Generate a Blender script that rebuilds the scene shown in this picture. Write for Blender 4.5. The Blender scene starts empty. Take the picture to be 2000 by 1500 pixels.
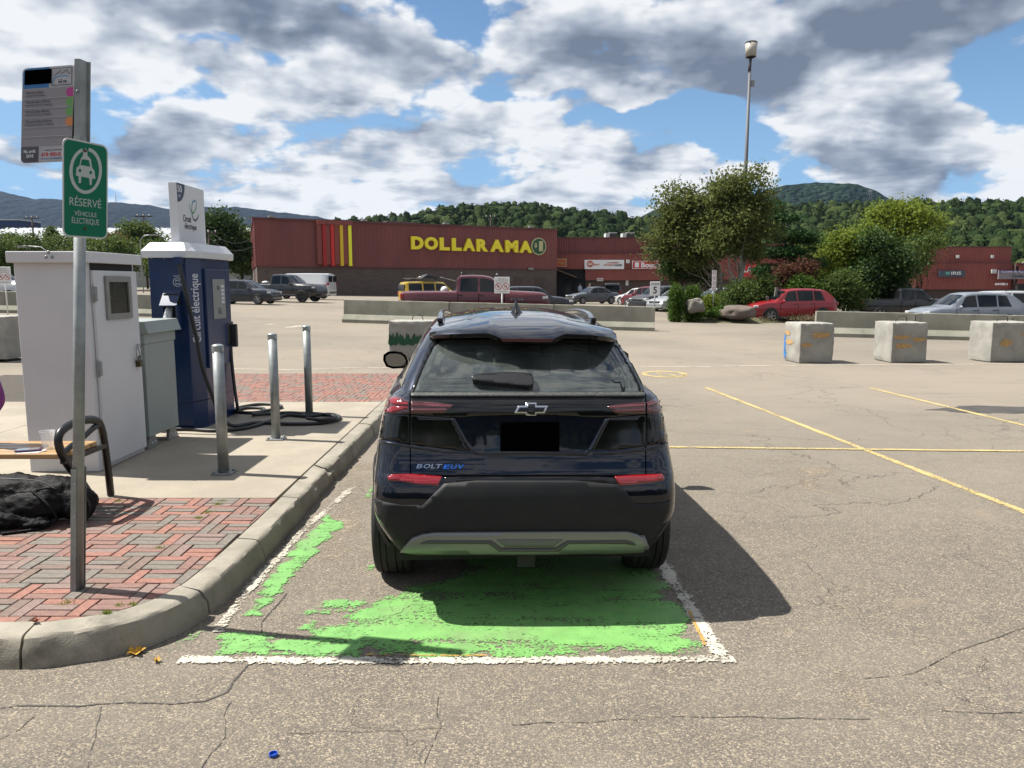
import bpy, bmesh, math, random
import numpy as np
from mathutils import Vector, Matrix, noise, geometry
from mathutils.bvhtree import BVHTree
R = math.radians
random.seed(7); np.random.seed(7)
SC = bpy.context.scene
COL = SC.collection

# ------------------------------------------------------------------ camera
FPX = 1503.0; CH = 1.73; PITCH = math.atan(197 / FPX)
cd = bpy.data.cameras.new('camera'); cam = bpy.data.objects.new('camera', cd); COL.objects.link(cam)
cam.location = (0, 0, CH); cam.rotation_euler = (math.pi / 2 - PITCH, 0, 0)
cd.sensor_fit = 'HORIZONTAL'; cd.sensor_width = 36; cd.lens = FPX / 2000 * 36
cd.clip_start = 0.05; cd.clip_end = 20000
SC.camera = cam
# ------------------------------------------------------------------ exposure
SC.view_settings.view_transform = 'Standard'; SC.view_settings.look = 'None'
SC.view_settings.exposure = 1.0; SC.view_settings.gamma = 1.0
SC.view_settings.use_curve_mapping = False
# ------------------------------------------------------------------ sun
SUN = Vector((-0.643, 0.125, 1.0)).normalized()
sd = bpy.data.lights.new('sun', 'SUN'); sd.energy = 5.0; sd.angle = R(0.53); sd.color = (1.0, 0.955, 0.88)
so = bpy.data.objects.new('sun', sd); COL.objects.link(so)
so.rotation_euler = SUN.to_track_quat('Z', 'Y').to_euler()

# ------------------------------------------------------------------ world
W = bpy.data.worlds.new('World'); SC.world = W; W.use_nodes = True
def make_world():
    nt = W.node_tree; N = nt.nodes; L = nt.links; N.clear()
    def nd(t, **k):
        n = N.new(t)
        for a, b in k.items(): setattr(n, a, b)
        return n
    def mth(op, a, b=None, c=None, clamp=False):
        n = nd('ShaderNodeMath', operation=op); n.use_clamp = clamp
        for i, q in enumerate((a, b, c)):
            if q is None: continue
            if isinstance(q, (int, float)): n.inputs[i].default_value = q
            else: L.new(q, n.inputs[i])
        return n.outputs[0]
    def vm(op, a, b=None):
        n = nd('ShaderNodeVectorMath', operation=op)
        for i, q in enumerate((a, b)):
            if q is None: continue
            if isinstance(q, (tuple, list)): n.inputs[i].default_value = q
            else: L.new(q, n.inputs[i])
        return n.outputs[1] if op == 'LENGTH' else n.outputs[0]
    def sm(x, a, b):
        n = nd('ShaderNodeMapRange', interpolation_type='SMOOTHSTEP')
        L.new(x, n.inputs[0]); n.inputs[1].default_value = a; n.inputs[2].default_value = b
        return n.outputs[0]
    def mix(f, a, b):
        n = nd('ShaderNodeMix', data_type='RGBA')
        if isinstance(f, (int, float)): n.inputs[0].default_value = f
        else: L.new(f, n.inputs[0])
        for i, q in ((6, a), (7, b)):
            if isinstance(q, tuple): n.inputs[i].default_value = (*q, 1)
            else: L.new(q, n.inputs[i])
        return n.outputs[2]
    tc = nd('ShaderNodeTexCoord'); sep = nd('ShaderNodeSeparateXYZ'); L.new(tc.outputs['Generated'], sep.inputs[0])
    x, y, z = sep.outputs
    az = mth('ARCTAN2', x, y); el = mth('ARCSINE', z)
    zc = mth('ADD', mth('MAXIMUM', z, 0.0), 0.16)
    px = mth('DIVIDE', x, zc); py = mth('DIVIDE', y, zc)
    cb = nd('ShaderNodeCombineXYZ'); L.new(px, cb.inputs[0]); L.new(py, cb.inputs[1])
    P0 = cb.outputs[0]
    cb2 = nd('ShaderNodeCombineXYZ'); L.new(az, cb2.inputs[0]); L.new(el, cb2.inputs[1]); AE = cb2.outputs[0]
    def fbm(v, sc, det, ro=0.55, dist=0.0):
        n = nd('ShaderNodeTexNoise'); n.inputs['Scale'].default_value = sc; n.inputs['Detail'].default_value = det
        n.inputs['Roughness'].default_value = ro; n.inputs['Distortion'].default_value = dist
        L.new(v, n.inputs['Vector']); return n.outputs['Fac']
    # wobble the direction a little so that the big masses get ragged edges
    wn = nd('ShaderNodeTexNoise'); wn.inputs['Scale'].default_value = 6; wn.inputs['Detail'].default_value = 4; L.new(AE, wn.inputs['Vector'])
    wob = vm('SCALE', vm('SUBTRACT', wn.outputs['Color'], (0.5, 0.5, 0.5))); wob.node.inputs['Scale'].default_value = 0.16
    AEw = vm('ADD', AE, wob)
    def pxae(u, v):
        a = (u - 1000) / FPX; b = (750 - v) / FPX
        d = Vector((a, math.cos(PITCH) + b * math.sin(PITCH), -math.sin(PITCH) + b * math.cos(PITCH))).normalized()
        return math.atan2(d.x, d.y), math.asin(d.z)
    def blobs(lst):
        tot = None
        for (u, v, ru, rv, w) in lst:
            a, e = pxae(u, v)
            dlt = vm('MULTIPLY', vm('SUBTRACT', AEw, (a, e, 0)), (FPX / ru, FPX / rv, 0))
            m = sm(vm('LENGTH', dlt), 1.25, 0.1); m = mth('MULTIPLY', m, w)
            tot = m if tot is None else mth('ADD', tot, m)
        return tot
    gaps = blobs([(905, 40, 105, 45, .36), (800, 0, 60, 30, .2), (90, 205, 190, 40, .34), (330, 215, 130, 26, .2), (420, 105, 70, 25, .22), (560, 130, 140, 26, .26),
                  (265, 385, 120, 28, .34), (60, 335, 110, 26, .3), (1010, 180, 120, 24, .24), (1240, 225, 160, 24, .3), (1420, 265, 110, 60, .36), (1545, 320, 60, 45, .34),
                  (1900, 165, 60, 60, .24), (1990, 230, 40, 50, .26), (480, 372, 60, 16, .12), (1380, 215, 70, 30, .2)])
    adds = blobs([(500, 60, 380, 110, .2), (1400, 90, 520, 110, .26), (700, 250, 430, 120, .16), (1700, 255, 220, 70, .2), (1250, 310, 240, 60, .18), (150, 120, 200, 60, .12), (300, 290, 130, 50, .14), (1750, 345, 220, 32, .16), (850, 385, 330, 26, .2)])
    darks = blobs([(560, 35, 300, 60, .55), (1420, 120, 430, 80, .62), (1800, 60, 330, 80, .5), (880, 250, 120, 50, .26), (700, 330, 230, 30, .25), (1690, 270, 200, 40, .3), (330, 250, 170, 30, .2), (1230, 320, 170, 26, .26), (1900, 350, 180, 20, .26), (1200, 60, 200, 40, .2), (200, 110, 160, 30, .15)])
    sc1, det = 1.7, 6
    n1 = fbm(P0, sc1, det, 0.60, 0.15)
    P1 = vm('ADD', P0, (-0.14, 0.05, 0))
    n2 = fbm(P1, sc1, 4, 0.60, 0.15)
    AEs = vm('MULTIPLY', AE, (1, 1.7, 1))
    n3 = fbm(AEs, 5.0, 7, 0.57)
    AEs2 = vm('MULTIPLY', vm('ADD', AE, (-0.014, 0.040, 0)), (1, 1.7, 1))
    n4 = fbm(AEs2, 5.0, 4, 0.57)
    bil = nd('ShaderNodeTexVoronoi', feature='F1'); bil.inputs['Scale'].default_value = 11; bil.inputs['Detail'].default_value = 3; bil.inputs['Roughness'].default_value = .52; L.new(vm('ADD', AEs, vm('MULTIPLY', wob, (.5, .5, 0))), bil.inputs['Vector']); puff = bil.outputs['Distance']
    den = mth('ADD', mth('MULTIPLY', n1, 0.5), mth('MULTIPLY', n3, 0.5))
    den2 = mth('ADD', mth('MULTIPLY', n2, 0.5), mth('MULTIPLY', n4, 0.5))
    den = mth('ADD', mth('MULTIPLY', mth('SUBTRACT', den, 0.5), 2.1), 0.5); den2 = mth('ADD', mth('MULTIPLY', mth('SUBTRACT', den2, 0.5), 2.1), 0.5)
    D = mth('SUBTRACT', mth('ADD', den, adds), mth('MULTIPLY', gaps, 1.05)); D = mth('SUBTRACT', D, mth('MULTIPLY', mth('SUBTRACT', puff, 1.05), 0.34))
    cover = sm(D, 0.36, 0.52)
    thick = sm(D, 0.52, 0.92)
    # self shading: denser towards the sun and upwards means a greyer underside
    sh = mth('MULTIPLY', mth('SUBTRACT', den2, den), 4.2)
    shade = mth('ADD', mth('ADD', mth('ADD', mth('MULTIPLY', sh, 0.62), mth('MULTIPLY', mth('SUBTRACT', puff, 0.82), 0.55)), mth('MULTIPLY', thick, 0.40)), mth('SUBTRACT', mth('MULTIPLY', darks, 1.0), 0.0), clamp=True)
    ramp = nd('ShaderNodeValToRGB'); L.new(shade, ramp.inputs[0])
    e = ramp.color_ramp.elements
    e[0].position = 0.0; e[0].color = (0.45, 0.458, 0.47, 1)
    e[1].position = 1.0; e[1].color = (0.085, 0.105, 0.145, 1)
    m = e.new(0.35); m.color = (0.265, 0.29, 0.33, 1); m = e.new(0.65); m.color = (0.15, 0.175, 0.22, 1)
    sky = nd('ShaderNodeTexSky', sky_type='NISHITA'); sky.sun_disc = False
    sky.sun_elevation = math.asin(SUN.z); sky.sun_rotation = math.atan2(SUN.x, SUN.y)
    sky.altitude = 50; sky.air_density = 1.0; sky.dust_density = 0.5; sky.ozone_density = 1.6
    skyc = vm('SCALE', sky.outputs[0]); skyc.node.inputs['Scale'].default_value = 0.062
    skyc = mix(mth('MULTIPLY', sm(el, 0.34, 0.02), 0.85), skyc, (0.165, 0.27, 0.42)); sat = nd('ShaderNodeHueSaturation'); sat.inputs['Saturation'].default_value = 1.18; L.new(skyc, sat.inputs['Color']); skyc = sat.outputs[0]
    col = mix(cover, skyc, ramp.outputs[0])
    # pale band close to the horizon
    hz = sm(el, 0.10, 0.0); hz = mth('MULTIPLY', hz, 0.18)
    col = mix(hz, col, (0.36, 0.39, 0.43))
    # below the horizon the ground's own tone goes on
    below = sm(z, 0.0, -0.03)
    col = mix(below, col, (0.10, 0.095, 0.08))
    bg = nd('ShaderNodeBackground'); L.new(col, bg.inputs[0]); bg.inputs[1].default_value = 1.0
    out = nd('ShaderNodeOutputWorld'); L.new(bg.outputs[0], out.inputs[0])
make_world()

# ------------------------------------------------------------------ pixel helpers (a photo pixel to a point of the place)
def ray(u, v):
    a = (u - 1000) / FPX; b = (750 - v) / FPX
    return Vector((a, math.cos(PITCH) + b * math.sin(PITCH), -math.sin(PITCH) + b * math.cos(PITCH)))
def G(u, v, z=0.0):
    d = ray(u, v); t = (z - CH) / d.z
    return Vector((d.x * t, d.y * t, z))
def P(u, v, Y):
    d = ray(u, v); t = Y / d.y
    return Vector((d.x * t, Y, CH + d.z * t))
def sstep(a, b, x):
    t = min(1, max(0, (x - a) / (b - a))); return t * t * (3 - 2 * t)
def gz(x, y):
    xx = max(-45, min(45, x))
    return sstep(15, 29, y) * (-0.02 * xx + 0.06) * (1 - sstep(150, 230, y))
def GG(u, v):
    z = 0
    for _ in range(12):
        p = G(u, v, z); z = gz(p.x, p.y)
    return G(u, v, z)

# ------------------------------------------------------------------ materials
MATS = {}
def _nt(name):
    m = bpy.data.materials.new(name); m.use_nodes = True
    nt = m.node_tree; b = nt.nodes['Principled BSDF']
    return m, nt, b
def mat(name, col, rough=0.5, metal=0.0, var=0.0, scale=8.0, bump=0.0, bscale=40.0, col2=None, coat=0.0, spec=None, emit=None, det=5, stretch=None, alpha=1.0):
    if name in MATS: return MATS[name]
    m, nt, b = _nt(name); N, L = nt.nodes, nt.links
    b.inputs['Base Color'].default_value = (*col, 1); b.inputs['Roughness'].default_value = rough; b.inputs['Metallic'].default_value = metal
    if coat: b.inputs['Coat Weight'].default_value = coat; b.inputs['Coat Roughness'].default_value = 0.03
    if spec is not None: b.inputs['Specular IOR Level'].default_value = spec
    if emit: b.inputs['Emission Color'].default_value = (*emit[0], 1); b.inputs['Emission Strength'].default_value = emit[1]
    tc = N.new('ShaderNodeTexCoord'); src = tc.outputs['Object']
    if stretch:
        mp = N.new('ShaderNodeMapping'); mp.inputs['Scale'].default_value = stretch; L.new(src, mp.inputs[0]); src = mp.outputs[0]
    if var or col2:
        n = N.new('ShaderNodeTexNoise'); n.inputs['Scale'].default_value = scale; n.inputs['Detail'].default_value = det; n.inputs['Roughness'].default_value = 0.6
        L.new(src, n.inputs['Vector'])
        r = N.new('ShaderNodeValToRGB'); L.new(n.outputs['Fac'], r.inputs[0])
        a = col if col2 else tuple(c * (1 - var) for c in col); c2 = col2 if col2 else tuple(min(1, c * (1 + var)) for c in col)
        r.color_ramp.elements[0].position = 0.33; r.color_ramp.elements[0].color = (*a, 1)
        r.color_ramp.elements[1].position = 0.67; r.color_ramp.elements[1].color = (*c2, 1)
        L.new(r.outputs[0], b.inputs['Base Color'])
        mr = N.new('ShaderNodeMapRange'); L.new(n.outputs['Fac'], mr.inputs[0]); mr.inputs[3].default_value = max(0, rough - 0.08); mr.inputs[4].default_value = min(1, rough + 0.08)
        L.new(mr.outputs[0], b.inputs['Roughness'])
    if bump:
        n = N.new('ShaderNodeTexNoise'); n.inputs['Scale'].default_value = bscale; n.inputs['Detail'].default_value = 4
        L.new(src, n.inputs['Vector'])
        bp = N.new('ShaderNodeBump'); bp.inputs['Strength'].default_value = min(1, bump); bp.inputs['Distance'].default_value = 0.01 * max(1, bump)
        L.new(n.outputs['Fac'], bp.inputs['Height']); L.new(bp.outputs[0], b.inputs['Normal'])
    MATS[name] = m; return m
class NB:
    """small node helper for the bigger materials"""
    def __init__(s, name):
        s.m, s.nt, s.b = _nt(name); s.N, s.L = s.nt.nodes, s.nt.links; MATS[name] = s.m
        g = s.N.new('ShaderNodeNewGeometry'); s.pos = g.outputs['Position']
    def put(s, q, sock):
        if isinstance(q, (int, float)): sock.default_value = q
        elif isinstance(q, tuple): sock.default_value = (*q, 1) if len(sock.default_value) == 4 and len(q) == 3 else q
        else: s.L.new(q, sock)
    def math(s, op, a, b=None, clamp=False):
        n = s.N.new('ShaderNodeMath'); n.operation = op; n.use_clamp = clamp; s.put(a, n.inputs[0])
        if b is not None: s.put(b, n.inputs[1])
        return n.outputs[0]
    def scale(s, v, sc):
        n = s.N.new('ShaderNodeVectorMath'); n.operation = 'MULTIPLY'; s.L.new(v, n.inputs[0]); n.inputs[1].default_value = sc; return n.outputs[0]
    def addv(s, a, b):
        n = s.N.new('ShaderNodeVectorMath'); n.operation = 'ADD'; s.L.new(a, n.inputs[0]); s.put(b, n.inputs[1]); return n.outputs[0]
    def noise(s, v, sc, det=4, ro=0.55, col=False, dist=0.0):
        n = s.N.new('ShaderNodeTexNoise'); s.L.new(v, n.inputs['Vector']); n.inputs['Scale'].default_value = sc
        n.inputs['Detail'].default_value = det; n.inputs['Roughness'].default_value = ro; n.inputs['Distortion'].default_value = dist
        return n.outputs['Color' if col else 'Fac']
    def voro(s, v, sc, feat='F1', rnd=1.0):
        n = s.N.new('ShaderNodeTexVoronoi'); n.feature = feat; s.L.new(v, n.inputs['Vector']); n.inputs['Scale'].default_value = sc; n.inputs['Randomness'].default_value = rnd
        return n
    def sm(s, x, a, b):
        n = s.N.new('ShaderNodeMapRange'); n.interpolation_type = 'SMOOTHSTEP'; s.L.new(x, n.inputs[0]); n.inputs[1].default_value = a; n.inputs[2].default_value = b; return n.outputs[0]
    def mix(s, f, a, b, blend='MIX'):
        n = s.N.new('ShaderNodeMix'); n.data_type = 'RGBA'; n.blend_type = blend
        s.put(f, n.inputs[0]); s.put(a, n.inputs[6]); s.put(b, n.inputs[7]); return n.outputs[2]
    def sep(s, v):
        n = s.N.new('ShaderNodeSeparateXYZ'); s.L.new(v, n.inputs[0]); return n.outputs
    def bump(s, h, st, dist):
        n = s.N.new('ShaderNodeBump'); n.inputs['Strength'].default_value = st; n.inputs['Distance'].default_value = dist; s.L.new(h, n.inputs['Height']); s.L.new(n.outputs[0], s.b.inputs['Normal'])
    def cracks(s, sc, width, wob=0.25, mask=None):
        w = s.noise(s.pos, sc * 3.2, 4, 0.6, col=True)
        sub = s.N.new('ShaderNodeVectorMath'); sub.operation = 'SUBTRACT'; s.L.new(w, sub.inputs[0]); sub.inputs[1].default_value = (.5, .5, .5)
        v = s.addv(s.pos, s.scale(sub.outputs[0], (wob / sc * 1.6, wob / sc * 1.6, 0)))
        e = s.voro(v, sc, 'DISTANCE_TO_EDGE').outputs['Distance']
        c = s.sm(e, width, width * 0.25)
        if mask is not None: c = s.math('MULTIPLY', c, mask)
        return c
def asphalt():
    k = NB('asphalt'); p = k.pos; X, Y, Z = k.sep(p)
    wv = k.noise(p, 60, 2, .5, col=True); pw = k.addv(p, k.scale(wv, (.010, .010, 0))); v = k.voro(k.scale(pw, (1, 1.35, 1)), 98); cellc = k.sep(v.outputs['Color'])[0]; vd = v.outputs['Distance']
    v2 = k.voro(pw, 210); cell2 = k.sep(v2.outputs['Color'])[1]
    big = k.noise(p, 0.35, 4, 0.6); mid = k.noise(p, 2.2, 5, 0.65)
    grit = k.noise(p, 210, 2)
    base = k.mix(k.sm(grit, .35, .65), (0.050, 0.045, 0.041), (0.105, 0.093, 0.081))
    spk = k.math('MULTIPLY', k.sm(cellc, 0.56, 0.62), k.sm(vd, 0.60, 0.42))
    spk = k.math('MULTIPLY', spk, k.sm(k.noise(p, 14, 3), .30, .52))
    spc = k.mix(k.sep(v.outputs['Color'])[1], (0.18, 0.146, 0.103), (0.34, 0.29, 0.21))
    base = k.mix(k.math('MULTIPLY', k.sm(cell2, .55, .75), .75), base, (0.20, 0.168, 0.125))
    c = k.mix(spk, base, spc)
    # fine dust that has settled on the lot, plus farther off the paler grazing look put into the colour
    far = k.math('ADD', k.math('MULTIPLY', k.sm(Y, 2.4, 13.0), 0.75), 0.08)
    d1 = k.math('ADD', k.math('MULTIPLY', k.sm(k.math('ADD', k.math('MULTIPLY', big, 0.6), k.math('MULTIPLY', mid, 0.4)), 0.38, 0.66), 0.36), far, clamp=True)
    dustc = k.mix(k.sm(k.noise(p, 0.12, 3), .4, .6), (0.218, 0.189, 0.150), (0.180, 0.158, 0.130))
    c = k.mix(k.math('MULTIPLY', d1, 0.92), c, dustc)
    fine = k.noise(k.scale(p, (0.35, 2.4, 1)), 1.1, 6, 0.7)
    c = k.mix(k.math('MULTIPLY', k.sm(fine, .52, .72), 0.30), c, (0.095, 0.083, 0.072))
    # tan drift marks
    dr = k.noise(k.scale(k.addv(p, (3.1, 1.7, 0)), (1.2, 1, 1)), 0.9, 5, 0.6)
    c = k.mix(k.math('MULTIPLY', k.sm(dr, .64, .74), 0.7), c, (0.21, 0.17, 0.125))
    # coarse loose strip along the seam
    cr1 = k.cracks(0.42, 0.0028, 0.30, k.sm(k.noise(p, 0.5, 2), .44, .56)); cr2 = k.cracks(1.15, 0.0045, 0.35, k.sm(k.noise(k.addv(p, (9, 4, 0)), 0.8, 2), .52, .62))
    cr = k.math('MAXIMUM', cr1, k.math('MULTIPLY', cr2, 0.75))
    c = k.mix(k.math('MULTIPLY', cr, 0.5), c, (0.045, 0.039, 0.034))
    k.L.new(c, k.b.inputs['Base Color']); k.b.inputs['Roughness'].default_value = 0.93; k.b.inputs['Specular IOR Level'].default_value = 0.25
    h = k.math('ADD', k.math('ADD', k.math('MULTIPLY', vd, -0.5), k.math('MULTIPLY', grit, 0.35)), k.math('MULTIPLY', cr, -2.5))
    k.bump(h, 0.7, 0.005)
    return k.m
def paint(name, col, wear=0.5, stripes=None, rough=0.7, keep=1.0, crack=True):
    """road paint: a thin sheet worn through to the asphalt below"""
    k = NB(name); p = k.pos
    v = k.voro(p, 82); cellc = k.sep(v.outputs['Color'])[2]
    n = k.noise(p, 3.0, 8, 0.68); n2 = k.noise(p, 46, 4, 0.7)
    s = k.math('ADD', k.math('MULTIPLY', n, 0.56), k.math('MULTIPLY', n2, 0.44))
    s = k.math('ADD', s, k.math('MULTIPLY', k.math('SUBTRACT', cellc, 0.35), 0.12))
    if stripes:
        st = k.noise(k.scale(p, stripes), 1.0, 5, 0.6); s = k.math('ADD', k.math('MULTIPLY', s, 0.62), k.math('MULTIPLY', st, 0.38))
    at_ = k.N.new('ShaderNodeAttribute'); at_.attribute_name = 'fade'; s = k.math('ADD', s, k.math('MULTIPLY', k.math('SUBTRACT', 1.0, at_.outputs['Fac']), 0.13))
    hole = k.sm(s, 0.50 + 0.20 * (1 - wear), 0.575 + 0.20 * (1 - wear))
    cr = k.math('MAXIMUM', k.cracks(0.42, 0.0028, 0.30, k.sm(k.noise(p, 0.5, 2), .44, .56)), k.cracks(1.6, 0.004, 0.35, k.sm(k.noise(p, 0.9, 2), .46, .56)))
    if crack: hole = k.math('MAXIMUM', hole, k.math('MULTIPLY', cr, 0.9))
    c = k.mix(k.sm(k.noise(p, 9, 5), .3, .7), tuple(q * 0.82 for q in col), col)
    c = k.mix(k.math('MULTIPLY', k.sm(k.noise(p, 1.3, 5, .7), .48, .70), 0.45), c, (0.16, 0.14, 0.105))
    k.L.new(c, k.b.inputs['Base Color']); k.b.inputs['Roughness'].default_value = rough
    k.bump(k.math('ADD', k.math('MULTIPLY', v.outputs['Distance'], -0.5), k.noise(p, 210, 2)), 0.35, 0.003)
    tr = k.N.new('ShaderNodeBsdfTransparent'); mx = k.N.new('ShaderNodeMixShader')
    k.L.new(hole, mx.inputs[0]); k.L.new(k.b.outputs[0], mx.inputs[1]); k.L.new(tr.outputs[0], mx.inputs[2])
    k.L.new(mx.outputs[0], k.N['Material Output'].inputs[0])
    return k.m
def concrete(name, c1, c2, stain=(0.06, 0.05, 0.04), sc=1.0, amt=0.4, streak=False):
    k = NB(name); p = k.pos
    n = k.noise(p, 2.0 * sc, 7, 0.65); f = k.noise(p, 60 * sc, 3, 0.6)
    c = k.mix(k.sm(n, .35, .65), c1, c2); c = k.mix(k.math('MULTIPLY', k.sm(f, .55, .8), 0.35), c, tuple(q * 0.55 for q in c1))
    q = k.noise(k.scale(p, (3, 3, 0.35)) if streak else k.addv(p, (5, 2, 1)), 1.7 * sc, 6, 0.7)
    c = k.mix(k.math('MULTIPLY', k.sm(q, .54, .72), amt), c, stain)
    pt = k.voro(p, 45 * sc); c = k.mix(k.math('MULTIPLY', k.sm(pt.outputs['Distance'], 0.16, 0.08), 0.3), c, (0.05, 0.045, 0.04))
    k.L.new(c, k.b.inputs['Base Color']); k.b.inputs['Roughness'].default_value = 0.9
    k.bump(k.math('ADD', f, k.math('MULTIPLY', n, 2.0)), 0.5, 0.004)
    return k.m
def leafmat(name, cols, trans=0.35, rough=0.5):
    k = NB(name)
    g = k.N.new('ShaderNodeNewGeometry'); r = k.N.new('ShaderNodeValToRGB')
    n = k.noise(k.pos, 0.9, 3, 0.6)
    s = k.math('ADD', k.math('MULTIPLY', g.outputs['Random Per Island'], 0.55), k.math('MULTIPLY', n, 0.5))
    k.L.new(s, r.inputs[0]); e = r.color_ramp.elements
    e[0].position = .25; e[0].color = (*cols[0], 1); e[1].position = .8; e[1].color = (*cols[-1], 1)
    if len(cols) > 2: q = e.new(.55); q.color = (*cols[1], 1)
    k.L.new(r.outputs[0], k.b.inputs['Base Color']); k.b.inputs['Roughness'].default_value = .65; k.b.inputs['Specular IOR Level'].default_value = .18
    t = k.N.new('ShaderNodeBsdfTranslucent'); hs = k.mix(0.5, r.outputs[0], tuple(min(1, c * 1.6) for c in cols[-1])); k.L.new(hs, t.inputs[0])
    mx = k.N.new('ShaderNodeMixShader'); mx.inputs[0].default_value = trans
    k.L.new(k.b.outputs[0], mx.inputs[1]); k.L.new(t.outputs[0], mx.inputs[2]); k.L.new(mx.outputs[0], k.N['Material Output'].inputs[0])
    return k.m
def forestmat(name, cols):
    k = NB(name); oi = k.N.new('ShaderNodeObjectInfo'); g = k.N.new('ShaderNodeNewGeometry'); r = k.N.new('ShaderNodeValToRGB')
    s = k.math('ADD', k.math('MULTIPLY', oi.outputs['Random'], 0.6), k.math('ADD', k.math('MULTIPLY', g.outputs['Random Per Island'], 0.2), k.math('MULTIPLY', k.noise(k.pos, 0.012, 3), 0.3)))
    k.L.new(s, r.inputs[0]); e = r.color_ramp.elements
    e[0].position = .2; e[0].color = (*cols[0], 1); e[1].position = .9; e[1].color = (*cols[-1], 1)
    for i, c in enumerate(cols[1:-1]): q = e.new(.2 + .7 * (i + 1) / (len(cols) - 1)); q.color = (*c, 1)
    k.L.new(r.outputs[0], k.b.inputs['Base Color']); k.b.inputs['Roughness'].default_value = 0.8; k.b.inputs['Specular IOR Level'].default_value = 0.1
    k.bump(k.noise(k.pos, 1.1, 4, .7), 1.0, 1.6)
    return k.m
def tinted(name, tint, refl=0.0):
    k = NB(name); tr = k.N.new('ShaderNodeBsdfTransparent'); tr.inputs[0].default_value = (*tint, 1)
    gl = k.N.new('ShaderNodeBsdfGlossy'); gl.inputs['Roughness'].default_value = 0.02
    lw = k.N.new('ShaderNodeFresnel'); lw.inputs[0].default_value = 1.5
    f = k.math('ADD', lw.outputs[0], refl, clamp=True)
    mx = k.N.new('ShaderNodeMixShader'); k.L.new(f, mx.inputs[0]); k.L.new(tr.outputs[0], mx.inputs[1]); k.L.new(gl.outputs[0], mx.inputs[2])
    k.L.new(mx.outputs[0], k.N['Material Output'].inputs[0]); k.N.remove(k.b); return k.m

# ------------------------------------------------------------------ mesh helpers
def setp(o, label=None, cat=None, group=None, kind=None):
    if label: o['label'] = label
    if cat: o['category'] = cat
    if group: o['group'] = group
    if kind: o['kind'] = kind
    return o
def thing(name, label, cat, loc=(0, 0, 0), rz=0.0, group=None):
    o = bpy.data.objects.new(name, None); o.empty_display_size = 0.2; COL.objects.link(o)
    o.location = loc; o.rotation_euler = (0, 0, rz)
    return setp(o, label, cat, group)
def inv(e):
    return (Matrix.Translation(e.location) @ e.rotation_euler.to_matrix().to_4x4()).inverted()
def link_mesh(name, me, mats, parent=None, world=False):
    for m in (mats if isinstance(mats, (list, tuple)) else [mats]): me.materials.append(m)
    o = bpy.data.objects.new(name, me); COL.objects.link(o)
    if parent is not None:
        if world:
            r = parent; chain = []
            while r is not None: chain.append(r); r = r.parent
            M = Matrix.Identity(4)
            for q in chain: M = M @ inv(q)
            M = Matrix.Identity(4)
            for q in reversed(chain): M = inv(q) @ M
            me.transform(M)
        o.parent = parent
    return o
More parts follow.
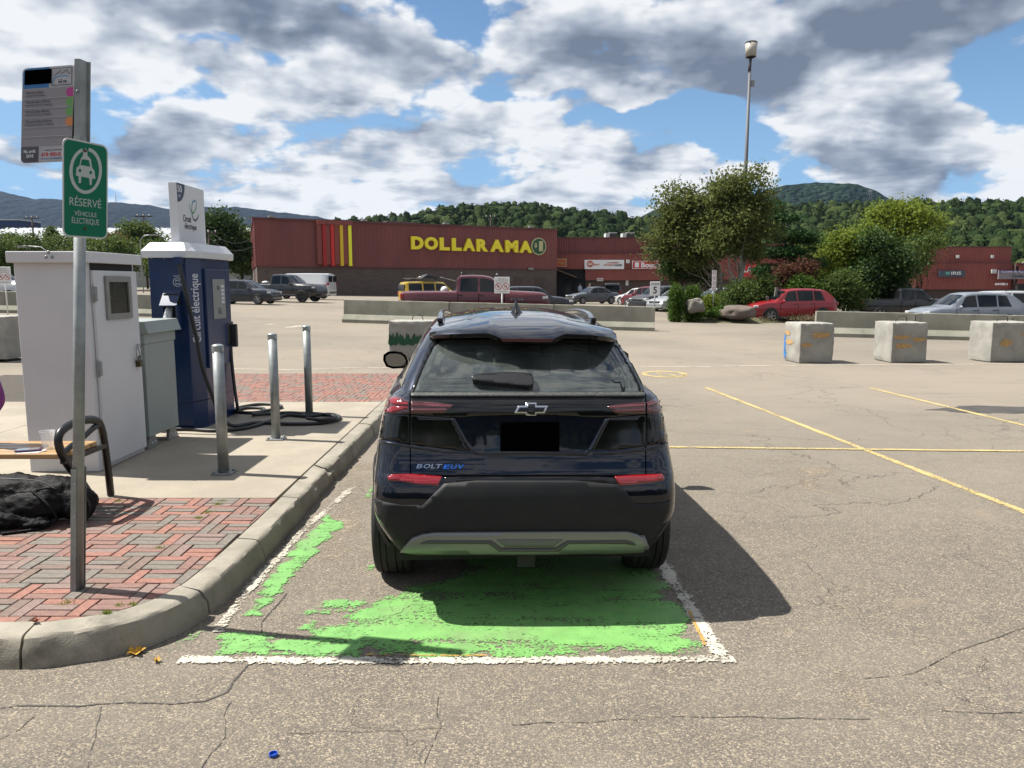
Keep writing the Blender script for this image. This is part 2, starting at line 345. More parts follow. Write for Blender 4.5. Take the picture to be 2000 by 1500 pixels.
class MB:
    def __init__(s): s.v = []; s.f = []; s.mi = []; s.sm = []
    def add(s, vs, fs, mi=0, smooth=False):
        b = len(s.v); s.v += [tuple(q) for q in vs]
        for f in fs: s.f.append(tuple(b + i for i in f)); s.mi.append(mi); s.sm.append(smooth)
        return s
    def box(s, c, d, rz=0.0, mi=0, M=None, taper=1.0):
        c = Vector(c); hx, hy, hz = d[0] / 2, d[1] / 2, d[2] / 2
        vs = []
        for z, t in ((-hz, 1.0), (hz, taper)):
            for x, y in ((-hx, -hy), (hx, -hy), (hx, hy), (-hx, hy)):
                v = Vector((x * t, y * t, z))
                v = M @ v if M is not None else Matrix.Rotation(rz, 3, 'Z') @ v
                vs.append(c + v)
        return s.add(vs, [(3, 2, 1, 0), (4, 5, 6, 7), (0, 1, 5, 4), (1, 2, 6, 5), (2, 3, 7, 6), (3, 0, 4, 7)], mi)
    def cyl(s, a, b, r, r2=None, n=16, mi=0, cap=True, smooth=True):
        a, b = Vector(a), Vector(b); r2 = r if r2 is None else r2
        q = (b - a).to_track_quat('Z', 'Y'); vs = []
        for c, rr in ((a, r), (b, r2)):
            for i in range(n):
                t = 2 * math.pi * i / n; vs.append(c + q @ Vector((rr * math.cos(t), rr * math.sin(t), 0)))
        base = len(s.v)
        s.add(vs, [(i, (i + 1) % n, n + (i + 1) % n, n + i) for i in range(n)], mi, smooth)
        if cap: s.add([], [], mi); s.f.append(tuple(base + i for i in reversed(range(n)))); s.f.append(tuple(base + n + i for i in range(n))); s.mi += [mi, mi]; s.sm += [False, False]
        return s
    def tube(s, path, r, n=8, mi=0, closed=False):
        path = [Vector(p) for p in path]; rs = r if isinstance(r, (list, tuple)) else [r] * len(path)
        vs = []; m = len(path); up = None
        for i, p in enumerate(path):
            a = path[i - 1] if (i > 0 or closed) else p; b = path[(i + 1) % m] if (i < m - 1 or closed) else p
            t = (b - a).normalized()
            if up is None: up = t.orthogonal().normalized()
            up = (up - t * up.dot(t)).normalized(); w = t.cross(up)
            for k in range(n):
                an = 2 * math.pi * k / n; vs.append(p + (up * math.cos(an) + w * math.sin(an)) * rs[i])
        fs = []
        for i in range(m if closed else m - 1):
            j = (i + 1) % m
            for k in range(n): fs.append((i * n + k, i * n + (k + 1) % n, j * n + (k + 1) % n, j * n + k))
        b0 = len(s.v); s.add(vs, fs, mi, True)
        if not closed:
            s.f.append(tuple(b0 + i for i in reversed(range(n)))); s.f.append(tuple(b0 + (m - 1) * n + i for i in range(n))); s.mi += [mi, mi]; s.sm += [False, False]
        return s
    def prism(s, poly, fn, t0, t1, mi=0):
        """poly: 2D points, fn(u, v, t) gives the 3D point, from depth t0 to t1"""
        n = len(poly); vs = [fn(u, v, t0) for u, v in poly] + [fn(u, v, t1) for u, v in poly]
        return s.add(vs, [tuple(reversed(range(n))), tuple(range(n, 2 * n))] + [(i, (i + 1) % n, n + (i + 1) % n, n + i) for i in range(n)], mi)
    def sphere(s, c, r, n=12, m=8, mi=0, sc=(1, 1, 1)):
        vs = [Vector(c) + Vector((0, 0, r * sc[2]))]
        for j in range(1, m):
            for i in range(n):
                a, b = math.pi * j / m, 2 * math.pi * i / n
                vs.append(Vector(c) + Vector((r * sc[0] * math.sin(a) * math.cos(b), r * sc[1] * math.sin(a) * math.sin(b), r * sc[2] * math.cos(a))))
        vs.append(Vector(c) - Vector((0, 0, r * sc[2]))); fs = []
        for i in range(n):
            k = (i + 1) % n; fs.append((0, 1 + i, 1 + k)); fs.append((len(vs) - 1, 1 + (m - 2) * n + k, 1 + (m - 2) * n + i))
            for j in range(m - 2): fs.append((1 + j * n + i, 1 + (j + 1) * n + i, 1 + (j + 1) * n + k, 1 + j * n + k))
        return s.add(vs, fs, mi, True)
    def mesh(s, name='mesh', bevel=0.0, seg=2, fix=True):
        me = bpy.data.meshes.new(name); me.from_pydata([tuple(v) for v in s.v], [], s.f)
        me.polygons.foreach_set('material_index', s.mi); me.polygons.foreach_set('use_smooth', s.sm)
        if bevel or fix:
            bm = bmesh.new(); bm.from_mesh(me)
            if fix: bmesh.ops.recalc_face_normals(bm, faces=bm.faces)
            if bevel:
                ed = [e for e in bm.edges if len(e.link_faces) == 2 and e.calc_face_angle(0) > 0.6]
                bmesh.ops.bevel(bm, geom=ed, offset=bevel, segments=seg, affect='EDGES', profile=0.5, clamp_overlap=True)
            bm.to_mesh(me); bm.free()
        me.update(); return me
    def build(s, name, m, parent=None, world=False, bevel=0.0, seg=2, fix=True, autosm=None):
        me = s.mesh(name, bevel, seg, fix)
        if autosm: smooth_by_angle(me, autosm)
        return link_mesh(name, me, m, parent, world)
def smooth_by_angle(me, deg):
    bm = bmesh.new(); bm.from_mesh(me)
    for f in bm.faces: f.smooth = True
    for e in bm.edges: e.smooth = not (len(e.link_faces) != 2 or e.calc_face_angle(0) > R(deg))
    bm.to_mesh(me); bm.free()
def npmesh(name, V, F, smooth=False):
    V = np.asarray(V, dtype=np.float32); F = np.asarray(F, dtype=np.int32); k = F.shape[1]
    me = bpy.data.meshes.new(name); me.vertices.add(len(V)); me.vertices.foreach_set('co', V.ravel())
    me.loops.add(F.size); me.loops.foreach_set('vertex_index', F.ravel()); me.polygons.add(len(F))
    me.polygons.foreach_set('loop_start', np.arange(0, F.size, k, dtype=np.int32)); me.polygons.foreach_set('loop_total', np.full(len(F), k, dtype=np.int32))
    if smooth: me.polygons.foreach_set('use_smooth', np.ones(len(F), dtype=bool))
    me.update(calc_edges=True); me.validate(); return me
def grid_sheet(name, xs, ys, zf, m, kind='structure', parent=None, smooth=True):
    V = [(x, y, zf(x, y)) for y in ys for x in xs]; nx = len(xs)
    F = [(j * nx + i, j * nx + i + 1, (j + 1) * nx + i + 1, (j + 1) * nx + i) for j in range(len(ys) - 1) for i in range(nx - 1)]
    me = npmesh(name, V, F, smooth); o = link_mesh(name, me, m, parent)
    if kind: o['kind'] = kind
    return o
def copy_tree(o, parent=None):
    c = o.copy(); COL.objects.link(c); c.parent = parent
    for ch in o.children: copy_tree(ch, c)
    return c
# ---- lettering
_TX = {}
def text_geo(s, bold=0.0, ext=0.5):
    key = (s, bold)
    if key in _TX: return _TX[key]
    cu = bpy.data.curves.new('lettering', 'FONT'); cu.body = s; cu.size = 1.0; cu.offset = bold; cu.extrude = ext; cu.resolution_u = 3
    o = bpy.data.objects.new('lettering', cu); COL.objects.link(o)
    dg = bpy.context.evaluated_depsgraph_get(); me = bpy.data.meshes.new_from_object(o.evaluated_get(dg))
    V = np.array([v.co[:] for v in me.vertices]); F = [tuple(p.vertices) for p in me.polygons]
    bpy.data.objects.remove(o); bpy.data.meshes.remove(me)
    mn, mx = V.min(0), V.max(0); asp = (mx[0] - mn[0]) / (mx[1] - mn[1])
    V[:, 0] = (V[:, 0] - mn[0]) / (mx[0] - mn[0]); V[:, 1] = (V[:, 1] - mn[1]) / (mx[1] - mn[1]); V[:, 2] = (V[:, 2] > 0).astype(float)
    _TX[key] = (V, F, asp); return _TX[key]
def put_text(s, org, rt, up, depth, m, name='lettering', parent=None, world=False, bold=0.0, shear=0.0, mb=None):
    """fills the rectangle org + rt*u + up*v; rt and up carry the size"""
    V, F, asp = text_geo(s, bold); org, rt, up = Vector(org), Vector(rt), Vector(up); nrm = rt.cross(up).normalized()
    vs = [org + rt * (v[0] + shear * v[1]) + up * v[1] + nrm * (depth * v[2]) for v in V]
    if mb is not None: mb.add(vs, F); return mb
    b = MB(); b.add(vs, F); return b.build(name, m, parent, world, fix=False)
# ================================================================== SETTING: ground
def hill_z(x, y):
    """wooded hill behind the mall; x, y in metres"""
    t = sstep(125, 430, y)
    pts = [(-420, 23), (-300, 25), (-200, 26), (-120, 30), (-60, 35), (-18, 41), (0, 41), (30, 37), (70, 33), (110, 36), (140, 41), (190, 42), (250, 42), (300, 45), (420, 44)]
    h = np.interp(x, [p[0] for p in pts], [p[1] for p in pts])
    h = h - 6.5 + 2.0 * noise.noise(Vector((x * .02, y * .02, 3)))
    left = sstep(-150, -20, x) * .75 + .25
    tt = t * left + (sstep(230, 430, y)) * (1 - left)
    dn = 1 - .55 * sstep(520, 900, y)
    return h * tt * dn + 0.9 * t * noise.noise(Vector((x * .05, y * .05, 1)))
def ground_z(x, y):
    if y < 126: return gz(x, y) - 0.06
    return gz(x, y) - 0.06 + hill_z(x, y)
gm = mat('grass_ground', (0.05, 0.07, 0.025), 0.95, var=0.5, scale=0.15, col2=(0.09, 0.085, 0.04))
xs = sorted(set([-3000, -1500, -900, -600] + list(range(-450, 451, 10)) + [600, 900, 1500, 3000])); ys = [-400, -150, -60, -30, 0, 15, 20, 25, 30, 60, 100] + list(range(126, 560, 9)) + [600, 700, 900, 1300, 2200, 4200]
grid_sheet('ground', xs, ys, ground_z, gm)
AS = asphalt()
xs = [-95, -70, -50, -45] + list(range(-40, 41, 4)) + [45, 60, 90, 130]; ys = [-40, -20, -5, 0, 5, 10, 14, 15, 16, 17, 18, 19, 20, 21, 22, 23, 24, 25, 26, 27, 28, 29, 31, 40, 60, 80, 100, 124]
grid_sheet('parking_lot', xs, ys, gz, AS)

# ---- painted markings, thin sheets draped over the lot
def strip(pts, w, lift=0.004, seg=0.4, rag=0.0):
    """pts: polyline in the plan, w: width; returns (V, F)"""
    V, F = [], []
    P2 = [Vector((p[0], p[1], 0)) for p in pts]; out = []
    for a, b in zip(P2, P2[1:]):
        n = max(1, int((b - a).length / seg))
        out += [a.lerp(b, i / n) for i in range(n)]
    out.append(P2[-1])
    for i, p in enumerate(out):
        t = (out[min(i + 1, len(out) - 1)] - out[max(i - 1, 0)]).normalized(); n = Vector((-t.y, t.x, 0)) * w / 2
        for sd, q in ((1, p + n), (-1, p - n)):
            if rag: q = q + n * sd * (rag * noise.noise(Vector((p.x * 9, p.y * 9, sd * 3))) + rag * .6 * noise.noise(Vector((p.x * 31, p.y * 31, sd * 3))))
            V.append((q.x, q.y, gz(q.x, q.y) + lift))
            if sd > 0:
                for f_ in (.45, -.45): V.append((p.x + n.x * f_, p.y + n.y * f_, gz(p.x, p.y) + lift))
    for i in range(len(out) - 1):
        for j in range(3): F.append((4 * i + j, 4 * i + j + 1, 4 * i + j + 5, 4 * i + j + 4))
    return V, F, [0, 1, 1, 0] * len(out)
def marking(name, pieces, m, label=None):
    b = MB(); fd = []
    for q in pieces: b.add(q[0], q[1]); fd += q[2] if len(q) > 2 else [1.0] * len(q[0])
    o = b.build(name, m, fix=False); a = o.data.attributes.new('fade', 'FLOAT', 'POINT'); a.data.foreach_set('value', np.array(fd, dtype=np.float32)); o['kind'] = 'structure'; return o
YEL = paint('yellow_paint', (0.44, 0.34, 0.14), wear=0.74, crack=True)
WHI = paint('white_paint', (0.46, 0.43, 0.36), wear=0.84)
WHI2 = paint('old_white_paint', (0.40, 0.36, 0.29), wear=0.70)
def gp(u, v): p = GG(u, v); return (p.x, p.y)
marking('yellow_line', [strip([gp(1378, 757), gp(2000, 1000), (4.05, 4.4)], 0.095)], YEL)
marking('yellow_line', [strip([gp(1700, 758), gp(2000, 831), (6.45, 6.0)], 0.10)], YEL)
marking('yellow_cross_line', [strip([gp(1290, 874), (5.3, 7.81), (12, 7.55)], 0.075, 0.008)], YEL)
marking('white_line', [strip([gp(1250, 717), gp(1388, 716)], 0.12), strip([gp(1413, 715), gp(2000, 711), (22, 17.1)], 0.12)], WHI2)
marking('white_line', [strip([(-16, 15.1), gp(0, 706), gp(430, 720), gp(580, 723), gp(640, 720), gp(700, 718), gp(790, 719), (-1.2, 15.7)], 0.11)], WHI2)
marking('direction_arrow', [strip([gp(560, 640), gp(590, 636)], 0.35), strip([gp(520, 634), gp(536, 633)], .3)], WHI2)
# faded wheelchair symbol in its ring, at the head of the next bay
wc = gp(1298, 731); ring = []
V, F = [], []
for i in range(40):
    a = 2 * math.pi * i / 40
    for r in (0.44, 0.33): V.append((wc[0] + r * 1.02 * math.cos(a), wc[1] + r * 1.25 * math.sin(a), 0.004))
for i in range(40): j = (i + 1) % 40; F.append((2 * i, 2 * i + 1, 2 * j + 1, 2 * j))
sy = [(V, F, [.8] * len(V)), strip([(wc[0] - .10, wc[1] + .30), (wc[0] - .07, wc[1] - .02), (wc[0] + .10, wc[1] - .04), (wc[0] + .17, wc[1] - .26)], .075), strip([(wc[0] + .12 - .26 * math.cos(t * .4), wc[1] - .12 + .2 * math.sin(t * .4 + 3.6)) for t in range(8)], .06)]
marking('wheelchair_symbol', sy, YEL)

# ---- the green bay with its white border
def pip(p, poly):
    c = False; j = len(poly) - 1
    for i in range(len(poly)):
        if (poly[i][1] > p[1]) != (poly[j][1] > p[1]) and p[0] < (poly[j][0] - poly[i][0]) * (p[1] - poly[i][1]) / (poly[j][1] - poly[i][1]) + poly[i][0]: c = not c
        j = i
    return c
def poly_sheet(pts, lift, wob=0.03, step=0.03, seed=0, fw=.07):
    """irregular painted patch with a ragged outline"""
    out = []
    n = len(pts)
    for i in range(n):
        a, b = Vector(pts[i]), Vector(pts[(i + 1) % n]); k = max(1, int((b - a).length / step))
        for j in range(k):
            p = a.lerp(b, j / k); q = Vector((p.x * 7, p.y * 7, seed)); q2 = q * 5; out.append((p.x + wob * (noise.noise(q) + .45 * noise.noise(q2)), p.y + wob * (noise.noise(q + Vector((5, 5, 5))) + .45 * noise.noise(q2 + Vector((5, 5, 5))))))
    pp = [Vector(q) for q in out]; n = len(pp); A_ = np.array(out); ex = []
    gx = .045; x = A_[:, 0].min()
    while x < A_[:, 0].max():
        y = A_[:, 1].min()
        while y < A_[:, 1].max():
            if pip((x, y), out) and np.hypot(A_[:, 0] - x, A_[:, 1] - y).min() > .02: ex.append(Vector((x, y)))
            y += gx
        x += gx
    r = geometry.delaunay_2d_cdt(pp + ex, [(i, (i + 1) % n) for i in range(n)], [], 1, 1e-5)
    fd = [float(min(1, max(0, np.hypot(A_[:, 0] - q.x, A_[:, 1] - q.y).min() / fw))) for q in r[0]]
    return [(q.x, q.y, lift) for q in r[0]], [tuple(f) for f in r[2]], fd
GRN = paint('green_paint', (0.140, 0.330, 0.085), wear=0.86, stripes=(0.7, 7.0, 1))
GRN2 = paint('worn_green_paint', (0.135, 0.325, 0.085), wear=.86, stripes=(0.8, 8.0, 1))
main = [gp(535, 1283), gp(560, 1258), gp(600, 1228), gp(690, 1195), gp(730, 1168), (-0.35, 4.35), (-0.2, 5.2), (0.0, 8.3), (0.9, 8.3), (0.93, 4.4), gp(1330, 1180), gp(1385, 1280), gp(1100, 1285)]
pieces = [poly_sheet(main, 0.004, .10), poly_sheet([gp(418, 1284), gp(422, 1240), gp(470, 1234), gp(540, 1240), gp(560, 1262), gp(545, 1284)], 0.0044, .05, seed=3)]
marking('green_bay_paint', pieces, GRN)
lst = []
for pl, sd_ in [([gp(470, 1205), gp(515, 1140), gp(580, 1058), gp(640, 1008), gp(672, 1020), gp(622, 1078), gp(566, 1140), gp(510, 1208)], 1),
                ([gp(570, 1194), gp(640, 1172), gp(730, 1172), gp(705, 1200), gp(590, 1204)], 2), ([gp(560, 1235), gp(600, 1215), gp(640, 1212), gp(620, 1235)], 4),
                ([gp(705, 1104), gp(735, 1104), gp(735, 1114), gp(712, 1114)], 5), ([gp(710, 965), gp(728, 930), gp(732, 960), gp(722, 985)], 6), ([gp(320, 1268), gp(370, 1240), gp(405, 1228), gp(395, 1245), gp(340, 1275)], 7),
                ([gp(560, 1281), gp(480, 1255), gp(640, 1240), gp(700, 1200), gp(700, 1281)], 8)]:
    lst.append(poly_sheet(pl, 0.0054 if sd_ != 8 else 0.0048, .05, .03, sd_, .03))
marking('worn_green_paint_patches', lst, GRN2)
wp = [strip([gp(350, 1290), gp(700, 1292), gp(1000, 1292), gp(1434, 1288)], 0.082, 0.0062, .025, .35), strip([gp(1408, 1283), gp(1300, 1112), (0.93, 6.0), (.9, 8.4)], 0.10, 0.0070, .025, .3)]
marking('white_bay_border', wp, WHI)
marking('worn_white_border', [strip([gp(425, 1236), gp(480, 1160), gp(588, 1040), gp(630, 1005), (-1.36, 6.4)], 0.085, 0.0066, .025, .8)], paint('worn_white_paint', (0.42, 0.39, 0.32), wear=1.06))
ORP = paint('orange_paint', (0.40, 0.24, 0.06), wear=1.0)
marking('old_orange_edge', [strip([gp(715, 1281), gp(900, 1283), gp(960, 1282)], 0.02, .0078, .1), strip([gp(1345, 1195), gp(1378, 1262)], .025, .0082, .05, .6)], ORP)
SAND = paint('drifted_sand', (0.25, 0.205, 0.15), wear=.86, crack=False, rough=.95)
marking('sand_drift', [poly_sheet([gp(1600, 1310), gp(1650, 1305), gp(1700, 1345), gp(1735, 1400), gp(1690, 1395), gp(1630, 1350)], .0020, .12, .05, 2, .12), poly_sheet([gp(1520, 1215), gp(1560, 1240), gp(1600, 1290), gp(1580, 1300), gp(1530, 1240)], .0022, .06, .05, 3, .08),
    poly_sheet([gp(690, 905), gp(725, 900), gp(722, 985), gp(700, 1060), gp(640, 1120), gp(600, 1090), gp(650, 1000)], .0020, .15, .06, 5, .25), poly_sheet([gp(1480, 900), gp(1560, 890), gp(1660, 930), gp(1640, 980), gp(1540, 950)], .0020, .3, .08, 6, .4)], SAND)
CRK = paint('dark_crack', (0.045, 0.038, 0.033), wear=.84, crack=False)  # dark tone for the thin lines along the asphalt cracks
for pl, w_ in (([(0, 1384), (60, 1378), (130, 1380), (250, 1373), (330, 1376), (400, 1370), (440, 1352), (480, 1305), (508, 1258), (512, 1215), (560, 1160)], .014), ([(452, 1372), (436, 1400), (442, 1440), (415, 1470), (392, 1505)], .006), ([(1000, 1416), (1100, 1411), (1230, 1407), (1300, 1401), (1500, 1402), (1700, 1405)], .006),
    ([(1690, 1324), (1760, 1322), (1800, 1308), (1860, 1275), (1930, 1252), (2010, 1222)], .007), ([(858, 1362), (852, 1390), (862, 1420), (838, 1460), (830, 1505)], .005), ([(560, 1433), (640, 1430), (760, 1428), (870, 1424)], .004), ([(200, 1380), (185, 1430), (170, 1505)], .005), ([(1840, 1388), (1900, 1394), (2010, 1392)], .007), ([(68, 1400), (40, 1425), (0, 1445)], .005)):
    pp_ = [gp(*q) for q in pl]; pp2 = []
    for a, c in zip(pp_, pp_[1:]):
        for j in range(6): t_ = j / 6; x_ = a[0] + (c[0] - a[0]) * t_; y_ = a[1] + (c[1] - a[1]) * t_; pp2.append((x_ + .012 * noise.noise(Vector((x_ * 11, y_ * 11, 3))), y_ + .012 * noise.noise(Vector((x_ * 11, y_ * 11, 8)))))
    marking('asphalt_crack', [strip(pp2 + [pp_[-1]], w_ * .8, .0030, .03, .9)], CRK)
# dark puddle stain out in the empty bays
marking('oil_stain', [poly_sheet([gp(1800, 800), gp(1900, 793), gp(2000, 795), (8, 10.9), (7.8, 10.2), gp(1990, 808), gp(1880, 806)], 0.003, .1, .1)], mat('oil_stain', (0.045, 0.04, 0.036), 0.8, var=.3, scale=3))

# ================================================================== raised island: kerb, bricks, slab
KZ = 0.15
outer = [(-6.2, 3.17), (-3.6, 3.235), (-2.6, 3.285), (-2.22, 3.297), (-2.09, 3.325), (-1.90, 3.398), (-1.77, 3.50), (-1.685, 3.62), (-1.625, 3.78), (-1.595, 3.95), (-1.578, 4.3), (-1.572, 4.8), (-1.575, 5.6), (-1.588, 6.6), (-1.59, 8.0), (-1.59, 9.4), (-1.60, 13.6)]
def resample(pts, step):
    pts = [Vector((p[0], p[1], 0)) for p in pts]; res = []; L = 0; out = []
    for i in range(len(pts) - 1):
        p0 = pts[max(i - 1, 0)]; p1 = pts[i]; p2 = pts[i + 1]; p3 = pts[min(i + 2, len(pts) - 1)]
        n = max(2, int((p2 - p1).length / step))
        for k in range(n):
            t = k / n
            if (p2 - p1).length > 1.2 or (p1 - p0).length > 3: out.append(p1.lerp(p2, t)); continue
            out.append(0.5 * ((2 * p1) + (p2 - p0) * t + (2 * p0 - 5 * p1 + 4 * p2 - p3) * t * t + (3 * p1 - p0 - 3 * p2 + p3) * t ** 3) if max((p1 - p0).length, (p3 - p2).length) < 1.3 * max(.3, (p2 - p1).length) + .6 else p1.lerp(p2, t))
    out.append(pts[-1]); return out
KP = resample(outer, 0.04)
def knorm(i):
    t = (KP[min(i + 2, len(KP) - 1)] - KP[max(i - 2, 0)]).normalized(); return Vector((-t.y, t.x, 0))
prof = [(0.025, -0.03), (0.022, 0.02), (0.012, 0.08), (0.004, 0.118), (-0.004, 0.136), (-0.018, 0.147), (-0.04, 0.151), (-0.145, 0.151), (-0.147, 0.10), (-0.147, 0.0)]
KM = concrete('kerb_concrete', (0.205, 0.188, 0.150), (0.275, 0.250, 0.200), sc=1.6, amt=0.55)
SLAB = concrete('slab_concrete', (0.235, 0.205, 0.160), (0.285, 0.250, 0.195), sc=0.8, amt=0.3, stain=(0.15, 0.13, 0.10))
# bedding under everything on the island
bed = [(KP[i] + knorm(i) * 0.10) for i in range(0, len(KP), 3)]
BX = -9.0
bedpoly = [(p.x, p.y) for p in bed] + [(BX, 13.55), (BX, bed[0].y)]
b = MB(); b.prism(bedpoly, lambda u, v, t: (u, v, t), -0.02, 0.118)
o = b.build('island_bed', mat('bed_sand', (0.05, 0.042, 0.032), 0.95, var=.4, scale=30)); o['kind'] = 'structure'
island = o
cum = [0]
for i in range(1, len(KP)): cum.append(cum[-1] + (KP[i] - KP[i - 1]).length)
def near_s(x, y): return cum[min(range(len(KP)), key=lambda i: (KP[i] - Vector((x, y, 0))).length)]
js = [0, near_s(-3.9, 3.22), near_s(-2.222, 3.297), near_s(-1.60, 3.87), near_s(-1.575, 4.66), near_s(-1.575, 5.58), near_s(-1.588, 6.6), near_s(-1.59, 7.6), near_s(-1.59, 8.6), near_s(-1.59, 9.4), near_s(-1.595, 10.9), near_s(-1.6, 12.3), cum[-1]]
for a, c in zip(js, js[1:]):
    g = 0.007; s0, s1 = a + g, c - g; n = max(3, int((s1 - s0) / 0.05)); V, F = [], []
    dz = random.uniform(-.004, .003); dn = random.uniform(-.004, .004)
    for k in range(n + 1):
        s = s0 + (s1 - s0) * k / n; i = max(0, min(len(KP) - 2, int(np.searchsorted(cum, s)) - 1)); t = (s - cum[i]) / max(1e-6, cum[i + 1] - cum[i]); p = KP[i].lerp(KP[i + 1], t); nn = knorm(i)
        for q, (o_, z) in enumerate(prof):
            w = Vector((s * 6, q * 1.3, 0)); e = 0.007 * noise.noise(w) + 0.006 * noise.noise(w * 4)
            chip = 0
            if q in (3, 4, 5, 6): chip = max(0, noise.noise(Vector((s * 9, 7.7, 1))) - .18) * .06
            if k in (0, n) and q in (3, 4, 5, 6): chip += .008 + .01 * abs(noise.noise(Vector((s * 5, 2, 2))))
            r = o_ - e * (q < 7) - chip + dn; V.append((*(p - nn * r).xy, z + dz * (q > 2) - chip * .8 + e * .25))
    m_ = len(prof)
    for k in range(n):
        for q in range(m_ - 1): F.append((k * m_ + q, k * m_ + q + 1, (k + 1) * m_ + q + 1, (k + 1) * m_ + q))
    F.append(tuple(range(m_))); F.append(tuple(n * m_ + q for q in reversed(range(m_))))
    mb = MB(); mb.add(V, F, 0, False); mb.build('kerb_stone', KM, island, autosm=28)
# slab between the two brick fields, poured in bays
b = MB()
jx = [-8.9, -7.2, -5.45, -3.62, -1.745]
for x0, x1 in zip(jx, jx[1:]):
    for y0, y1 in ((5.555, 7.82), (7.826, 10.22)):
        b2 = MB(); b2.box(((x0 + x1) / 2, (y0 + y1) / 2, 0.135), (x1 - x0 - .006, y1 - y0 - .0, 0.031)); b2.build('slab_bay', SLAB, island, bevel=.003, seg=1)
# bricks
BR = [mat('brick_%s' % n, c1, 0.85, scale=25, col2=c2, bump=.5, bscale=120) for n, c1, c2 in [
    ('red', (0.190, 0.085, 0.062), (0.265, 0.130, 0.098)), ('dark_red', (0.150, 0.082, 0.066), (0.205, 0.120, 0.098)), ('brown', (0.120, 0.085, 0.068), (0.175, 0.125, 0.10)),
    ('grey', (0.115, 0.101, 0.086), (0.170, 0.148, 0.122)), ('mauve', (0.155, 0.105, 0.090), (0.205, 0.145, 0.125))]]
inpoly = [(p - Vector((0, 0, 0)) + knorm(i) * 0.152) for i, p in list(enumerate(KP))[::2]]
clipP = [(p.x, p.y) for p in inpoly if p.y < 5.6] + [(-1.735, 5.553), (-6.2, 5.553), (-6.2, inpoly[0].y)]
clipP = sorted(set((round(a, 4), round(c, 4)) for a, c in clipP))
def hull(pts):
    def half(ps):
        h = []
        for p in ps:
            while len(h) > 1 and (h[-1][0] - h[-2][0]) * (p[1] - h[-2][1]) - (h[-1][1] - h[-2][1]) * (p[0] - h[-2][0]) <= 0: h.pop()
            h.append(p)
        return h
    a = half(pts); c = half(pts[::-1]); return a[:-1] + c[:-1]
CLIP1 = hull(clipP)
CLIP2 = [(-5.6, 10.23), (-1.745, 10.23), (-1.755, 13.5), (-5.6, 13.5)]
def clip(poly, cp):
    out = poly; n = len(cp)
    for i in range(n):
        a, c = cp[i], cp[(i + 1) % n]; inp, out = out, []
        side = lambda p: (c[0] - a[0]) * (p[1] - a[1]) - (c[1] - a[1]) * (p[0] - a[0])
        for j in range(len(inp)):
            p, q = inp[j - 1], inp[j]; sp, sq = side(p), side(q)
            if sq >= 0:
                if sp < 0: t = sp / (sp - sq); out.append((p[0] + t * (q[0] - p[0]), p[1] + t * (q[1] - p[1])))
                out.append(q)
            elif sp >= 0: t = sp / (sp - sq); out.append((p[0] + t * (q[0] - p[0]), p[1] + t * (q[1] - p[1])))
        if len(out) < 3: return []
    res = []
    for p in out:
        if not res or abs(p[0] - res[-1][0]) + abs(p[1] - res[-1][1]) > 1e-3: res.append(p)
    return res
def brick_geo(poly, z0, z1, ch=0.004):
    n = len(poly); cx = sum(p[0] for p in poly) / n; cy = sum(p[1] for p in poly) / n
    ins = []
    for p in poly:
        d = Vector((cx - p[0], cy - p[1])); l = d.length; d = d / max(l, 1e-5); ins.append((p[0] + d.x * ch, p[1] + d.y * ch))
    V = [(*p, z0) for p in poly] + [(*p, z1 - ch) for p in poly] + [(*p, z1) for p in ins]
    F = [tuple(range(2 * n, 3 * n))] + [(i, (i + 1) % n, n + (i + 1) % n, n + i) for i in range(n)] + [(n + i, n + (i + 1) % n, 2 * n + (i + 1) % n, 2 * n + i) for i in range(n)]
    return V, F
def area(p): return abs(sum(p[i][0] * p[(i + 1) % len(p)][1] - p[(i + 1) % len(p)][0] * p[i][1] for i in range(len(p)))) / 2
def basket(x0, x1, y0, y1, cp, rnd):
    """rows of three lying bricks beside one or two standing ones"""
    L_, Wd, gp_ = 0.205, 0.068, 0.0035; out = []; y = y1; j = 0
    while y > y0:
        x = x1 + 0.02 - (j * 0.137) % 0.34; k = j
        x = x1 + (j * 0.137) % 0.34
        while x > x0:
            for r in range(3):
                out.append([(x - L_ + gp_, y - (r + 1) * Wd + gp_), (x - gp_, y - (r + 1) * Wd + gp_), (x - gp_, y - r * Wd - gp_), (x - L_ + gp_, y - r * Wd - gp_)])
            x -= L_; m_ = 1 if k % 2 == 0 else 2; k += 1
            for r in range(m_):
                out.append([(x - Wd + gp_, y - 3 * Wd + gp_), (x - gp_, y - 3 * Wd + gp_), (x - gp_, y - gp_), (x - Wd + gp_, y - gp_)]); x -= Wd
        y -= 3 * Wd; j += 1
    res = []
    for q in out:
        c = clip(q, cp)
        if len(c) >= 3 and area(c) > 0.0010: res.append(c)
    return res
